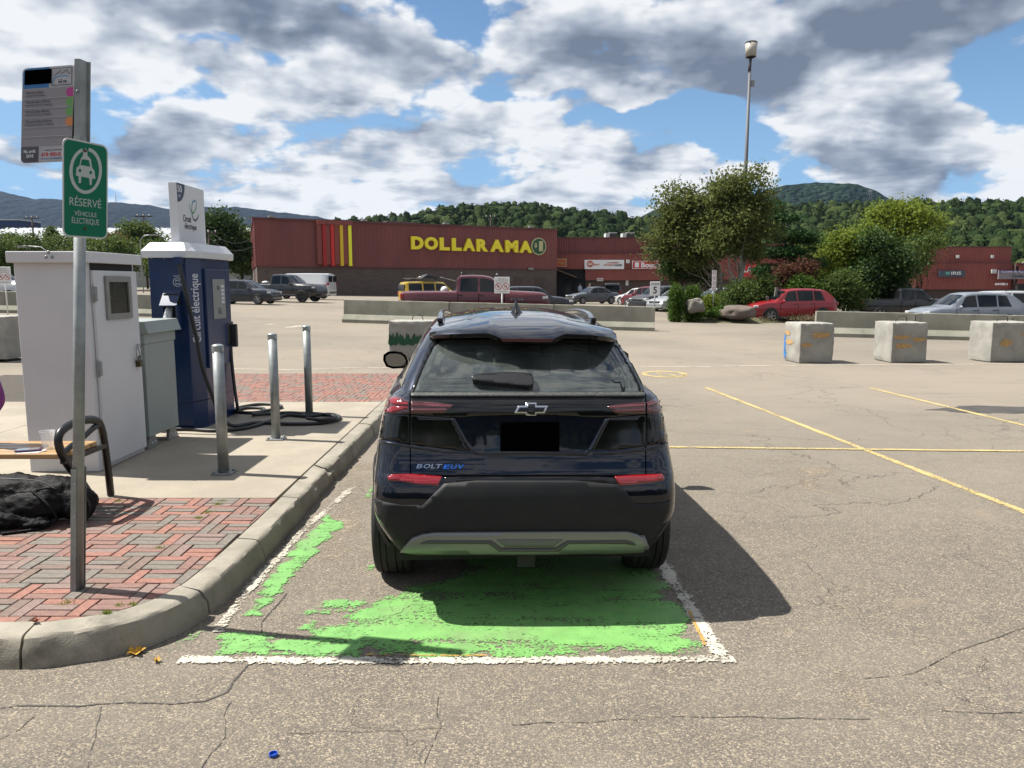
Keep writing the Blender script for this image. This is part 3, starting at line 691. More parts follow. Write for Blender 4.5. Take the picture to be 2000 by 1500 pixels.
def lay_bricks(bricks, parentname, reds):
    def vis(p):
        cx = sum(q[0] for q in p) / len(p); cy = sum(q[1] for q in p) / len(p)
        inside = abs(cx) / cy < 0.70; return (0 if inside else 1, cy)
    bricks.sort(key=vis); rest = MB(); cnt = 0; cache = {}
    for p in bricks:
        cx = sum(q[0] for q in p) / len(p); cy = sum(q[1] for q in p) / len(p)
        n = noise.noise(Vector((cx * 2.2, cy * 2.2, 4))); r = random.random() + n * .25
        mi = (0 if r < .22 * reds else 1 if r < .42 * reds else 4 if r < .58 else 2 if r < .74 else 3)
        dz = random.uniform(-.0018, .0018)
        if cnt < 300 and vis(p)[0] == 0:
            loc = [(q[0] - cx, q[1] - cy) for q in p]; key = (mi, tuple((round(a, 3), round(c, 3)) for a, c in loc))
            if key not in cache:
                V, F = brick_geo(loc, -.022, 0); mb = MB(); mb.add(V, F); me = mb.mesh('brick'); me.materials.append(BR[mi]); cache[key] = me
            o = bpy.data.objects.new('brick', cache[key]); COL.objects.link(o); o.parent = island
            o.location = (cx, cy, KZ - .001 + dz); o.rotation_euler = (random.uniform(-.012, .012), random.uniform(-.012, .012), random.uniform(-.012, .012)); cnt += 1
        else:
            V, F = brick_geo(p, .128, KZ - .001 + dz); rest.add(V, F, mi)
    o = rest.build(parentname, BR, island); o['kind'] = 'stuff'
lay_bricks(basket(-6.2, -1.74, 3.3, 5.55, CLIP1, 1), 'outlying_bricks', 1.0)
lay_bricks(basket(-5.6, -1.74, 10.2, 13.5, CLIP2, 2), 'far_brick_field', 1.75)
# tufts of grass in the joints
def tuft(pts, name, label, cols=((0.10, 0.13, 0.02), (0.20, 0.26, 0.04))):
    V, F = [], []
    for (u, v, n, sp) in pts:
        c = G(u, v, KZ)
        for _ in range(n):
            p = c + Vector((random.gauss(0, sp), random.gauss(0, sp * .8), -.003)); h = random.uniform(.006, .022); a = random.uniform(0, 6.3); d = Vector((math.cos(a), math.sin(a), 0)) * .0018; t = p + Vector((random.gauss(0, .008), random.gauss(0, .008), h))
            i = len(V); V += [p - d, p + d, t]; F.append((i, i + 1, i + 2))
    o = link_mesh(name, npmesh(name, [tuple(v) for v in V], F), leafmat('weed_leaf', cols)); o['kind'] = 'stuff'; return o
tuft([(208, 1198, 260, .010), (232, 1183, 60, .012), (258, 1180, 60, .012), (130, 1178, 70, .02), (310, 1070, 60, .015), (388, 1012, 120, .014), (405, 1000, 80, .02), (425, 985, 90, .016), (230, 978, 70, .02), (433, 979, 60, .02)], 'joint_weeds', '')

# ================================================================== concrete blocks and barriers
CB = concrete('block_concrete', (0.225, 0.218, 0.196), (0.305, 0.296, 0.262), sc=1.2, amt=0.35, stain=(0.14, 0.13, 0.11))
def rough_box(sx, sy, sz, seed, seg=14, amp=.006):
    bm = bmesh.new(); bmesh.ops.create_cube(bm, size=1.0); bmesh.ops.subdivide_edges(bm, edges=bm.edges, cuts=seg, use_grid_fill=True)
    for v in bm.verts:
        c = v.co.copy(); v.co = Vector((c.x * sx, c.y * sy, (c.z + .5) * sz)); ed = sum(1 for q in (c.x, c.y, c.z) if abs(q) > .49)
        n = noise.noise(v.co * 5 + Vector((seed, 0, 0))); n2 = noise.noise(v.co * 14 + Vector((seed, 3, 0)))
        v.co += Vector((c.x, c.y, c.z)) * (n * amp * 2 + n2 * amp)
        if ed >= 2: v.co -= Vector((math.copysign(1, c.x) * (abs(c.x) > .49), math.copysign(1, c.y) * (abs(c.y) > .49), (c.z > .49))) * (.008 + .022 * max(0, n2 + .15))
    return bm
ORS = mat('orange_overspray', (0.38, 0.24, 0.10), 0.9, var=.25, scale=20); BLU = mat('blue_overspray', (0.03, 0.16, 0.42), 0.8, var=.2, scale=20); GRS = mat('green_overspray', (0.010, 0.060, 0.028), 0.85, var=.3, scale=30)
STEEL = mat('dark_steel', (0.05, 0.045, 0.04), 0.55, metal=.6)
def splotch(face, c, w, h, seed, sx, sy, hz_, rag=.35):
    """thin ragged paint patch on a block's front (-y) or side (-x) face"""
    n = 72; V = []
    for i in range(n):
        a = 2 * math.pi * i / n; r = .92 + rag * noise.noise(Vector((math.cos(a) * 2.2, math.sin(a) * 2.2, seed))) * 1.8 + rag * noise.noise(Vector((math.cos(a) * 9, math.sin(a) * 9, seed)))
        p, q = c[0] + w / 2 * r * math.cos(a), c[1] + h / 2 * r * math.sin(a); q = max(.03, min(hz_ - .03, q))
        if face == 'f': p = max(-sx / 2 + .03, min(sx / 2 - .03, p)); V.append((p, -sy / 2 - .007, q))
        else: p = max(-sy / 2 + .03, min(sy / 2 - .03, p)); V.append((-sx / 2 - .007, p, q))
    return V, [tuple(range(n))]
def block(loc, rz, dims, label, seed, marks, loop=True, group='concrete blocks standing across the lot'):
    t = thing('concrete_block', label, 'concrete block', loc, rz, group); sx, sy, sz = dims
    bm = rough_box(sx, sy, sz, seed); me = bpy.data.meshes.new('block'); bm.to_mesh(me); bm.free(); smooth_by_angle(me, 24); link_mesh('block_body', me, CB, t)
    if loop:
        b = MB(); q = .13; b.tube([(-q, 0, sz - .05), (-q + .01, 0, sz + .05), (-q + .05, .01, sz + .12), (q - .08, -.01, sz + .125), (q - .02, 0, sz + .10), (q, 0, sz - .05)], .009, 6); b.build('lifting_loop', STEEL, t)
    for nm, mt, geos in marks:
        for V, F in geos: b = MB(); b.add(V, F); b.build(nm, mt, t)
    return t
def blk(u, v, sz): p = GG(u, v); return (p.x, p.y, gz(p.x, p.y))
d = (.78, .8, .86)
S = lambda f, c, w, h, sd_, dd=d: splotch(f, c, w, h, sd_, dd[0], dd[1], dd[2])
p = GG(1560, 710); block((p.x + .36, p.y + .44, 0.01), R(5), d, 'weathered concrete block with a blue paint streak on its lit side', 1,
    [('orange_paint', ORS, [S('f', (.08, .60), .42, .13, 1), S('f', (-.24, .39), .26, .10, 2), S('s', (0.22, .62), .3, .12, 3), S('s', (.12, .42), .4, .12, 4)]),
     ('blue_paint', BLU, [S('s', (.33, .38), .10, .5, 5), S('s', (.30, .14), .12, .22, 6)])], loop=False)
p = GG(1740, 709); block((p.x + .39, p.y + .44, 0.01), R(2), (.80, .8, .87), 'grey block with three orange smears, between two other blocks', 2,
    [('orange_paint', ORS, [S('f', (-.18, .55), .40, .09, 7), S('f', (.20, .50), .34, .10, 8), S('f', (-.12, .36), .42, .12, 9)])])
p = GG(1931, 708); block((p.x + .48, p.y + .40, 0.01), R(3), (.98, .8, .87), 'broad concrete block with one faint orange smudge', 3,
    [('orange_paint', ORS, [S('f', (-.16, .42), .28, .16, 11, (.98, .8, .87)), S('f', (.2, .62), .09, .05, 12, (.98, .8, .87))])])
# block behind the parked car: a row of painted green firs
p = P(760, 700, 17.2)
t = block((p.x + .60, 17.65, 0.03), R(-1), (1.22, .8, .86), 'concrete block painted with a row of dark green firs', 4, [])
b = MB(); x = -.58; k = 0
while x < .56:
    w = random.uniform(.045, .085); hgt = random.uniform(.16, .30); base = .30 + random.uniform(-.03, .03); pts = [(x, base + .02)]
    for q in range(4): yy = base + .06 + (hgt - .06) * q / 4; ww = w * (1 - q / 4.6); pts.append((x - ww, yy)); pts.append((x - ww * .5, yy + .02))
    pts.append((x, base + hgt))
    for q in reversed(range(4)): yy = base + .06 + (hgt - .06) * q / 4; ww = w * (1 - q / 4.6); pts.append((x + ww * .5, yy + .02)); pts.append((x + ww, yy))
    b.add([(u, -.412 - .0006 * (k % 5), v) for u, v in pts], [tuple(range(len(pts)))]); x += w * random.uniform(.55, .9); k += 1
b.build('painted_fir', GRS, t)
p = P(28, 700, 17.0)
block((p.x - .62, 17.2, 0.08), R(-3), (1.3, .9, .93), 'large concrete block beyond the white cabinet, chipped down its lit edge', 5, [], loop=False)
# jersey barriers
BAR = concrete('barrier_concrete', (0.20, 0.195, 0.155), (0.265, 0.255, 0.205), sc=0.5, amt=0.55, stain=(0.11, 0.105, 0.085), streak=True)
def barrier_mesh(L_, seed):
    h = .92; half = [(.30, 0), (.30, .15), (.295, .158), (.135, .335), (.125, .35), (.10, .87), (.095, .912), (.08, .92)]
    pr = [(-a, z) for a, z in half] + [(a, z) for a, z in reversed(half)]; n = 24; V, F = [], []
    for k in range(n + 1):
        x = -L_ / 2 + L_ * k / n
        for q, (a, z) in enumerate(pr):
            e = .004 * noise.noise(Vector((x * 3 + seed, q, 0))) - (.008 if k in (0, n) else 0) - max(0, noise.noise(Vector((x * 5, seed, q // 8))) - .45) * .03 * (z > .85)
            V.append((x, a + math.copysign(e, a), z + e * (z > .5)))
    m_ = len(pr)
    for k in range(n):
        for q in range(m_ - 1): F.append((k * m_ + q, (k + 1) * m_ + q, (k + 1) * m_ + q + 1, k * m_ + q + 1))
    F += [tuple(range(m_)), tuple(n * m_ + q for q in reversed(range(m_)))]
    mb = MB(); mb.add(V, F, 0, True); return mb
def barrier_run(pts, labels, grp):
    for i, (a, c) in enumerate(zip(pts, pts[1:])):
        a, c = Vector(a), Vector(c); d_ = c - a; L_ = d_.length - .03; m_ = (a + c) / 2
        o = barrier_mesh(L_, i + 3).build('concrete_barrier', BAR, autosm=16)
        za, zc = gz(a.x, a.y), gz(c.x, c.y); o.location = (m_.x, m_.y, (za + zc) / 2 - .02)
        o.rotation_euler = (0, -math.atan2(zc - za, d_.length), math.atan2(d_.y, d_.x)); setp(o, labels[i], 'barrier', grp)
def bp(u, Y): return ((u - 1000) / FPX * Y * 1.0, Y)
barrier_run([bp(674, 30.6), bp(878, 29.8), bp(1081, 29.3), bp(1278, 28.9)], ['end barrier segment behind the fir-painted block', 'barrier segment directly beneath the dark red pickup', 'barrier segment beside the speed limit sign, ahead of the red pickup'], 'concrete barrier sections in front of the store')
barrier_run([bp(1590, 27.6), bp(1783, 27.1), bp(1972, 26.6), bp(2170, 26.0)], ['barrier segment whose end stands by the red crossover', 'middle barrier segment in front of the silver crossover', 'barrier segment above the broad block, running out of the picture'], 'concrete barrier sections on the far right')
barrier_run([bp(-120, 33), bp(60, 32.6), bp(230, 32.2), bp(400, 31.9)], ['barrier segment under the parking sign by the white cabinet', 'barrier segment hidden behind the white cabinet', 'barrier segment seen between cabinet and charging station'], 'concrete barrier sections behind the cabinets')
# ================================================================== the mall
class Wall:
    def __init__(s, A, B):
        s.A = Vector((*A, 0)); s.B = Vector((*B, 0)); s.r = (s.B - s.A).normalized(); s.n = Vector((s.r.y, -s.r.x, 0)); s.L = (s.B - s.A).length
    def p(s, t, z, o=0.0): q = s.A + s.r * t + s.n * o; return Vector((q.x, q.y, z))
    def px(s, u, v, o=0.0):
        d = ray(u, v); c = Vector((0, 0, CH)); a0 = s.A + s.n * o
        k = (a0 - c).dot(s.n) / d.dot(s.n); q = c + d * k; return (q - a0).dot(s.r), q.z
    def rect(s, u0, v0, u1, v1, o=0.0):
        uc, vc = (u0 + u1) / 2, (v0 + v1) / 2
        return s.px(u0, vc, o)[0], s.px(u1, vc, o)[0], s.px(uc, v1, o)[1], s.px(uc, v0, o)[1]
    def box(s, b, t0, t1, z0, z1, o0, o1, mi=0):
        V = [s.p(t, z, o) for z in (z0, z1) for t, o in ((t0, o0), (t1, o0), (t1, o1), (t0, o1))]
        b.add(V, [(3, 2, 1, 0), (4, 5, 6, 7), (0, 1, 5, 4), (1, 2, 6, 5), (2, 3, 7, 6), (3, 0, 4, 7)], mi)
def ribbed(w, t0, t1, z0, z1, o0, amp=0.045, pitch=0.30):
    """corrugated cladding: real folds"""
    prof_ = []; t = t0
    while t < t1 - 1e-3:
        for dt, oo in ((0, 0), (.12, 0), (.15, amp), (.27, amp)):
            if t + dt * pitch / .3 < t1: prof_.append((t + dt * pitch / .3, oo))
        t += pitch
    prof_.append((t1, 0)); V, F = [], []
    for t, oo in prof_: V += [w.p(t, z0, o0 + oo), w.p(t, z1, o0 + oo)]
    for i in range(len(prof_) - 1): F.append((2 * i, 2 * i + 2, 2 * i + 3, 2 * i + 1))
    b = MB(); b.add(V, F); return b
CLAD = mat('red_cladding', (0.155, 0.038, 0.034), 0.55, var=0.16, scale=0.5, stretch=(1, 1, .25)); CLAD2 = mat('sunny_red_cladding', (0.20, 0.045, 0.034), 0.55, var=.14, scale=.5, stretch=(1, 1, .25))  # second red is the cladding with sunlight put into its colour
TRIM = mat('dark_red_trim', (0.09, 0.020, 0.018), 0.5); BROWN = mat('brown_paint', (0.075, 0.050, 0.042), 0.8, var=.12, scale=.6)
def blockwall():
    k = NB('brown_block_wall'); tc = k.N.new('ShaderNodeTexCoord'); X, Y, Z = k.sep(tc.outputs['Object'])
    cb = k.N.new('ShaderNodeCombineXYZ'); k.put(k.math('MULTIPLY', X, 1.13), cb.inputs[0]); k.L.new(Z, cb.inputs[1])
    br = k.N.new('ShaderNodeTexBrick'); k.L.new(cb.outputs[0], br.inputs['Vector']); br.inputs['Scale'].default_value = 1.0; br.inputs['Brick Width'].default_value = .4; br.inputs['Row Height'].default_value = .2; br.inputs['Mortar Size'].default_value = .012
    br.inputs['Color1'].default_value = (0.090, 0.066, 0.056, 1); br.inputs['Color2'].default_value = (0.112, 0.082, 0.070, 1); br.inputs['Mortar'].default_value = (0.070, 0.052, 0.044, 1)
    c = k.mix(k.math('MULTIPLY', k.sm(k.noise(k.scale(k.pos, (1, 1, .3)), .5, 5, .6), .5, .7), .35), br.outputs[0], (0.068, 0.052, 0.045)); k.L.new(c, k.b.inputs['Base Color']); k.b.inputs['Roughness'].default_value = .9
    k.bump(br.outputs['Fac'], -0.4, .01); return k.m
BLOCKW = blockwall(); WHT = mat('white_metal', (0.55, 0.55, 0.53), 0.5); GLASSD = mat('dark_glass', (0.012, 0.014, 0.016), 0.08); BLK = mat('black_void', (0.01, 0.009, 0.009), 0.8)
GREYM = mat('grey_metal', (0.22, 0.22, 0.21), 0.5, metal=.3, var=.1); ROOF = mat('roof_membrane', (0.20, 0.19, 0.18), 0.9, var=.2, scale=.4)
W1 = Wall((-25.9, 79), (5.5, 96))
store = thing('store_building', 'long red and brown windowless store with big yellow letters on its wall', 'store', (W1.A.x, W1.A.y, 0))
def part(b, name, m, par, **k): return b.build(name, m, par, world=True, **k)
b = MB(); V = [(-25.9, 79), (5.5, 96), (-3, 122), (-35, 105)]; b.prism([(x, y) for x, y in V], lambda u, v, t: (u, v, t), -1, 3.5); part(b, 'block_wall', BLOCKW, store)
b = MB(); b.prism([(x, y) for x, y in V], lambda u, v, t: (u, v, t), 3.5, 8.12); part(b, 'upper_wall', CLAD, store)
part(ribbed(W1, -.05, W1.L, 3.47, 8.10, .06, .028), 'ribbed_cladding', CLAD, store)
Wl = Wall((-35, 105), (-25.9, 79)); part(ribbed(Wl, 0, Wl.L + .05, 3.47, 8.10, .06), 'ribbed_cladding', CLAD, store)
b = MB(); W1.box(b, -.3, W1.L + .1, 8.10, 8.32, -.25, .20); Wl.box(b, -.1, Wl.L + .18, 8.10, 8.318, -.25, .195); part(b, 'roof_trim', TRIM, store)
b = MB(); W1.box(b, -.1, W1.L, 3.36, 3.47, .0, .12); part(b, 'cladding_base_trim', TRIM, store)
fincol = [('dark_red_fin', (0.30, 0.006, 0.006)), ('red_fin', (0.48, 0.018, 0.012)), ('ochre_fin', (0.60, 0.40, 0.012)), ('yellow_fin', (0.75, 0.72, 0.03))]
for (ua, ub, ul), (nm, c) in zip([(629.5, 636.5, 622), (645.5, 652, 638), (663.5, 669.5, 655), (680, 686, 671)], fincol):
    t0, t1, z0, z1 = W1.rect(ua, 439, ub, 507, .35); tl = W1.px(ul, 440, .35)[0]
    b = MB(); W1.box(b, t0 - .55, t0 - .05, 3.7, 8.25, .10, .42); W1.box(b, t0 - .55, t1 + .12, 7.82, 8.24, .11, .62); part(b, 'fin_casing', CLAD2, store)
    b = MB(); W1.box(b, t0, t1, 3.55, 7.80, .11, .55); f = part(b, 'coloured_fin', mat(nm, c, .5), store)
YL = mat('yellow_sign_face', (0.78, 0.66, 0.02), .45); GNS = mat('dark_green_sign', (0.012, 0.07, 0.03), .5); CRM = mat('cream_sign', (0.45, 0.43, 0.22), .5)
for ch, a, c_ in [('D', 803, 827), ('O', 829, 855), ('L', 858.5, 878), ('L', 882.5, 901), ('A', 904, 927.5), ('R', 930.5, 953), ('A', 957.5, 983.5), ('M', 987, 1011.5), ('A', 1014.5, 1038.5)]:
    vt = 461.8 + (a - 803) * .041; vb = vt + 25.5 - (a - 803) * .010
    t0, t1, z0, z1 = W1.rect(a, vt, c_, vb, .3); put_text(ch, W1.p(t0, z0, .10), W1.r * (t1 - t0), (0, 0, z1 - z0), .30, YL, 'sign_letter', store, world=True, bold=.055)
t0, t1, z0, z1 = W1.rect(1038, 467, 1067, 495.5, .3); tc_, zc_ = (t0 + t1) / 2, (z0 + z1) / 2; rr = (t1 - t0) / 2
circ = [(rr * math.cos(2 * math.pi * i / 32), rr * math.sin(2 * math.pi * i / 32)) for i in range(32)]
b = MB(); b.prism(circ, lambda u, v, t: W1.p(tc_ + u, zc_ + v, t), .10, .30); d1 = part(b, 'round_sign', CRM, store)
b = MB(); b.prism([(u * .88, v * .88) for u, v in circ], lambda u, v, t: W1.p(tc_ + u, zc_ + v, t), .302, .33); part(b, 'sign_disc', GNS, d1)
put_text('1', W1.p(tc_ - .02, zc_ - rr * .55, .332), W1.r * .55, (0, 0, rr * 1.15), .04, CRM, 'numeral', d1, world=True, bold=.06)
put_text('$', W1.p(tc_ - rr * .62, zc_ - rr * .2, .332), W1.r * .34, (0, 0, .62), .04, CRM, 'dollar_mark', d1, world=True, bold=.03)
put_text('plus', W1.p(tc_ + .28, zc_ - .62, .372), W1.r * .45, (0, 0, .28), .03, CRM, 'small_word', d1, world=True)
for u in (531, 712, 871, 1038):
    t = W1.px(u, 432, .4)[0]; b = MB(); W1.box(b, t - .3, t + .3, 8.325, 8.50, .05, .55); W1.box(b, t - .06, t + .06, 8.50, 8.56, 0, .3); part(b, 'flood_light', GREYM, store)
for u0, u1 in ((1004, 1022), (1045, 1063)):
    t0, t1, z0, z1 = W1.rect(u0, 531, u1, 576); b = MB(); W1.box(b, t0, t1, .02, 2.45, .0, .05); part(b, 'side_door', BROWN, store)
t0, t1, z0, z1 = W1.rect(1030, 523, 1040, 527); b = MB(); W1.box(b, t0, t1, z0, z1, .0, .3); part(b, 'wall_lamp', GREYM, store)
for u in (787, 907): t = W1.px(u, 540)[0]; b = MB(); W1.box(b, t - .03, t + .03, .3, 3.3, 0, .05); part(b, 'drain_pipe', BROWN, store)
b = MB(); W1.box(b, 17, 21, 8.05, 9.2, -12, -9); part(b, 'rooftop_unit', mat('rooftop_grey', (.10, .095, .09), .8), store)
# --- mall wings
def wing(name, label, x0, x1, Y, z0, z1, zmid, zblk, m1=CLAD, m2=CLAD2, back=26):
    w = Wall((x0, Y), (x1, Y)); t = thing(name, label, 'shop building', (x0, Y, 0))
    b = MB(); b.prism([(x0, Y), (x1, Y), (x1, Y + back), (x0, Y + back)], lambda u, v, q: (u, v, q), z0 - 1, z1 - .05); part(b, 'wall', BROWN, t)
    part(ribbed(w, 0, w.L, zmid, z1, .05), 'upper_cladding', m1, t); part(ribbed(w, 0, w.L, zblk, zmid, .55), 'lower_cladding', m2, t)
    b = MB(); w.box(b, 0, w.L, z1, z1 + .14, -.2, .16); w.box(b, 0, w.L, zmid, zmid + .1, .05, .66); w.box(b, 0, w.L, zblk - .05, zblk, .02, .62); part(b, 'trim', TRIM, t); return w, t
W2, mall = wing('mall_wing', 'lower red mall wing with shop entrance and sign boards right of the store', 5.6, 24, 100, 0, 7.4, 5.45, 3.55)
def pane(w, par, name, u0, v0, u1, v1, o0, o1, m, **k):
    t0, t1, z0, z1 = w.rect(u0, v0, u1, v1, o1); b = MB(); w.box(b, t0, t1, z0, z1, o0, o1); return part(b, name, m, par, **k)
def lett(w, par, s_, u0, v0, u1, v1, o, m, d_=.03, bold=0.0, shear=0):
    t0, t1, z0, z1 = w.rect(u0, v0, u1, v1, o); return put_text(s_, w.p(t0, z0, o), w.r * (t1 - t0), (0, 0, z1 - z0), d_, m, 'lettering', par, world=True, bold=bold, shear=shear)
b = MB(); t0 = W2.px(1143, 560, .55)[0]; W2.box(b, t0, W2.L, 2.1, 3.5, .02, .54); part(b, 'lower_facade', CLAD2, mall)
REDS = mat('red_sign', (0.45, 0.016, 0.02), .5); ORS2 = mat('orange_sign', (0.40, 0.09, 0.02), .5); TAN = mat('tan_sign', (.42, .30, .16), .6); ORG = mat('orange_lettering', (.46, .09, .03), .5); DKT = mat('dark_lettering', (.03, .035, .05), .5); WS = mat('white_sign_face', (.70, .71, .72), .5)
q = pane(W2, mall, 'orange_sign_board', 1086.5, 505, 1106.5, 521, .67, .85, TAN); pane(W2, q, 'sign_face', 1088, 506.5, 1105, 519.5, .852, .88, ORS2); lett(W2, q, 'Tabac', 1090, 511, 1103, 515, .882, TAN)
q = pane(W2, mall, 'sport_sign_board', 1142, 507.5, 1219, 525.5, .67, .9, WS)
tt = W2.px(1152.5, 515.5, .9); b = MB(); b.prism([(.42 * math.cos(i * .3927), .42 * math.sin(i * .3927)) for i in range(16)], lambda u, v, t: W2.p(tt[0] + u, tt[1] + v, t), .902, .93); part(b, 'logo_disc', ORG, q)
lett(W2, q, 'GO', 1148, 513, 1157, 518, .932, WS, bold=.04); lett(W2, q, 'Sport', 1159, 514, 1171, 519.5, .902, ORG, bold=.02)
lett(W2, q, "À L'ORIGINE", 1185, 511, 1207, 514.6, .902, ORG, bold=.03, shear=.1); lett(W2, q, 'DE CHAQUE', 1178, 516, 1197, 519.6, .902, ORG, bold=.03, shear=.1); lett(W2, q, 'ATHLÈTE', 1198.5, 515.5, 1214, 519.6, .902, DKT, bold=.05, shear=.1)
q = pane(W2, mall, 'butcher_sign_board', 1235, 509.5, 1318, 525, .67, .9, WS); pane(W2, q, 'sign_face', 1236, 510.5, 1317, 524, .902, .92, REDS)
pane(W2, q, 'sign_picture', 1240, 512.5, 1248, 522, .922, .935, WS); lett(W2, q, 'Boucherie', 1252, 512.5, 1312, 522.5, .922, WS, bold=.035)
pane(W2, mall, 'alarm_lamp', 1223.5, 507, 1230, 514, .67, .95, WHT); pane(W2, mall, 'notice_panel', 1222, 547, 1227.5, 557.5, .05, .1, WHT); q = pane(W2, mall, 'small_sign', 1166, 543, 1178, 549, .56, .62, WHT)
lett(W2, q, 'BIENVENUE', 1167.5, 545, 1176.5, 547, .622, REDS)
t0, t1, z0, z1 = W2.rect(1269, 485, 1296, 497.5, 1.2); b = MB(); W2.box(b, t0, t1, z0, z1, .06, 1.2); part(b, 'wall_vent', GREYM, mall)
b = MB(); W2.box(b, t0 - .25, t1 + .25, z1, z1 + .12, .06, 1.5); part(b, 'vent_hood', GREYM, mall)
for u0, u1 in ((1183, 1205), (1216, 1239)):
    t0, t1, z0, z1 = W2.rect(u0, 457, u1, 467, -2); b = MB(); W2.box(b, t0 + .5, t1, 7.3, z1 + .1, -4, -2); h = part(b, 'rooftop_unit', mat('unit_brown', (.05, .04, .035), .7), mall)
    b = MB(); W2.box(b, t0, t0 + .5, 7.3, z1 + .12, -4, -1.98); W2.box(b, t0 + .5, t1 + .02, z1 + .1, z1 + .2, -4, -1.98); part(b, 'unit_casing', WHT, h)
# entrance
t0 = 0.1; t1 = W2.px(1143, 550, .0)[0]
b = MB(); W2.box(b, t0, t1, .0, 3.5, .02, .06); part(b, 'entrance_opening', BLK, mall)
b = MB(); V = [W2.p(t0, 3.4, .1), W2.p(t1 - 1.4, 2.55, 2.2), W2.p(t1 - 1.4, 2.45, 2.2), W2.p(t0, 3.25, .1), W2.p(t0, 3.4, 2.6), W2.p(t0, 3.25, 2.6)]; b.add([W2.p(t0, 3.45, .1), W2.p(t0, 3.45, 2.4), W2.p(t1 - 1.3, 2.5, 2.4), W2.p(t1 - 1.3, 2.5, .1), W2.p(t0, 3.35, .1), W2.p(t0, 3.35, 2.4), W2.p(t1 - 1.3, 2.4, 2.4), W2.p(t1 - 1.3, 2.4, .1)], [(0, 1, 2, 3), (7, 6, 5, 4), (0, 4, 5, 1), (1, 5, 6, 2), (2, 6, 7, 3)]); part(b, 'awning', mat('brown_awning', (.16, .10, .06), .8), mall)
for i in range(3): b = MB(); tm = t0 + 1.0 + i * .95; W2.box(b, tm, tm + .85, .15, 2.3, .062, .10); h = part(b, 'entrance_pane', GLASSD, mall)
b = MB(); W2.box(b, W2.px(1146, 560)[0], W2.px(1180, 560)[0], 0, 3.0, .02, .12); part(b, 'brown_panel', BROWN, mall)
# hidden middle and right wings
W3, mid = wing('bookshop_wing', 'red shop wing glimpsed between the trees, with a red bookshop sign', 24, 35, 100, -.5, 6.6, 4.9, 2.2)
q = pane(W3, mid, 'bookshop_sign_board', 1449, 517, 1532, 541, .67, .9, REDS); lett(W3, q, 'LA LIBRAIRIE', 1453, 521, 1527, 532, .902, WS, bold=.02)
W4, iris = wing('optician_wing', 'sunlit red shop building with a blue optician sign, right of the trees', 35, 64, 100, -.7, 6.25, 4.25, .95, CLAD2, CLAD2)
q = pane(W4, iris, 'optician_sign_board', 1835, 528.5, 1885, 540.5, .67, 1.0, mat('navy_sign', (.035, .055, .085), .5)); pane(W4, q, 'teal_square', 1847, 531, 1855, 536, 1.002, 1.02, mat('teal', (.10, .30, .27), .5))
lett(W4, q, 'IRIS', 1858, 530.5, 1877, 536.5, 1.002, WS, bold=.01)
for u in (1871.5, 1939): pane(W4, iris, 'wall_lamp', u - 2.5, 498, u + 2.5, 504, .06, .4, WHT)
pane(W4, iris, 'alarm_lamp', 1937, 526, 1947, 534, .67, .9, WHT)
t0 = W4.px(1771, 540, .3)[0]; b = MB(); W4.box(b, t0, t0 + .75, .0, 4.2, .66, 1.1); part(b, 'column', mat('peeling_column', (.30, .06, .03), .7, col2=(.20, .12, .08), scale=2.5), iris)
W5, last = wing('insurance_wing', 'end of the mall with grey government sign over entrance three', 64.1, 90, 99, -.9, 4.15, 3.9, .45 + 1.2, CLAD2, CLAD2)
q = pane(W5, last, 'government_sign_board', 1951, 528, 2090, 545, .67, .9, mat('mauve_grey_sign', (.17, .155, .17), .5)); pane(W5, q, 'purple_band', 1952, 528.5, 2088, 533, .902, .92, mat('purple_band', (.06, .05, .16), .5))
lett(W5, q, "Société de l'assurance automobile", 1955, 529.3, 2060, 532.3, .922, WS); lett(W5, q, 'Québec', 1976, 536, 2008, 543, .902, DKT, bold=.02)
b = MB(); t0 = W5.px(1940, 560)[0]; W5.box(b, .1, 12, -1, 1.7, .02, .56); part(b, 'dark_entrance', BLK, last); lett(W5, last, 'ENTRÉE 3', 1944, 552, 1968, 557, .57, WS, bold=.03)
b = MB(); b.cyl(W5.p(.3, 4.2, .7), W5.p(3.0, 7.2, 1.4), .05, n=6); part(b, 'slanted_pole', WHT, last)

# ---- far buildings on the left
far = thing('warehouse', 'long low warehouse with pale ribbed metal roof behind the left hedges', 'warehouse', (-78, 150, 0))
x0, x1 = -98, -49
b = MB(); b.box(((x0 + x1) / 2, 152, 4), (x1 - x0, 24, 10.0)); part(b, 'wall', mat('pale_wall', (.30, .29, .27), .8), far)
V, F = [], []; n = 90
for i in range(n + 1):
    x = x0 - .5 + (x1 - x0 + 1) * i / n; e = .12 if i % 2 else 0
    V += [(x, 139.5, 9.1 + e), (x, 152, 12.3 + e), (x, 164.5, 9.1 + e)]
for i in range(n): F += [(3 * i, 3 * i + 3, 3 * i + 4, 3 * i + 1), (3 * i + 1, 3 * i + 4, 3 * i + 5, 3 * i + 2)]
b = MB(); b.add(V, F); part(b, 'ribbed_roof', mat('pale_metal_roof', (.36, .37, .38), .45, metal=.2, var=.08, scale=.3), far)
p = P(17, 446, 170); bl = thing('blue_building', 'small dark blue box building above the hedge at the far left', 'building', (p.x, p.y, 0))
b = MB(); b.box((p.x, p.y + 4, 9), (4.4, 8, 12.5)); part(b, 'wall', mat('navy_cladding', (.012, .03, .10), .5), bl); b = MB(); b.box((p.x - 2.45, p.y + 3.9, 9), (.4, 8, 12.6)); part(b, 'corner_trim', mat('blue_trim', (.05, .15, .3), .5), bl)
b = MB(); b.box((p.x, p.y + 4, 15.35), (4.7, 8.3, .2)); part(b, 'roof_edge', WHT, bl)

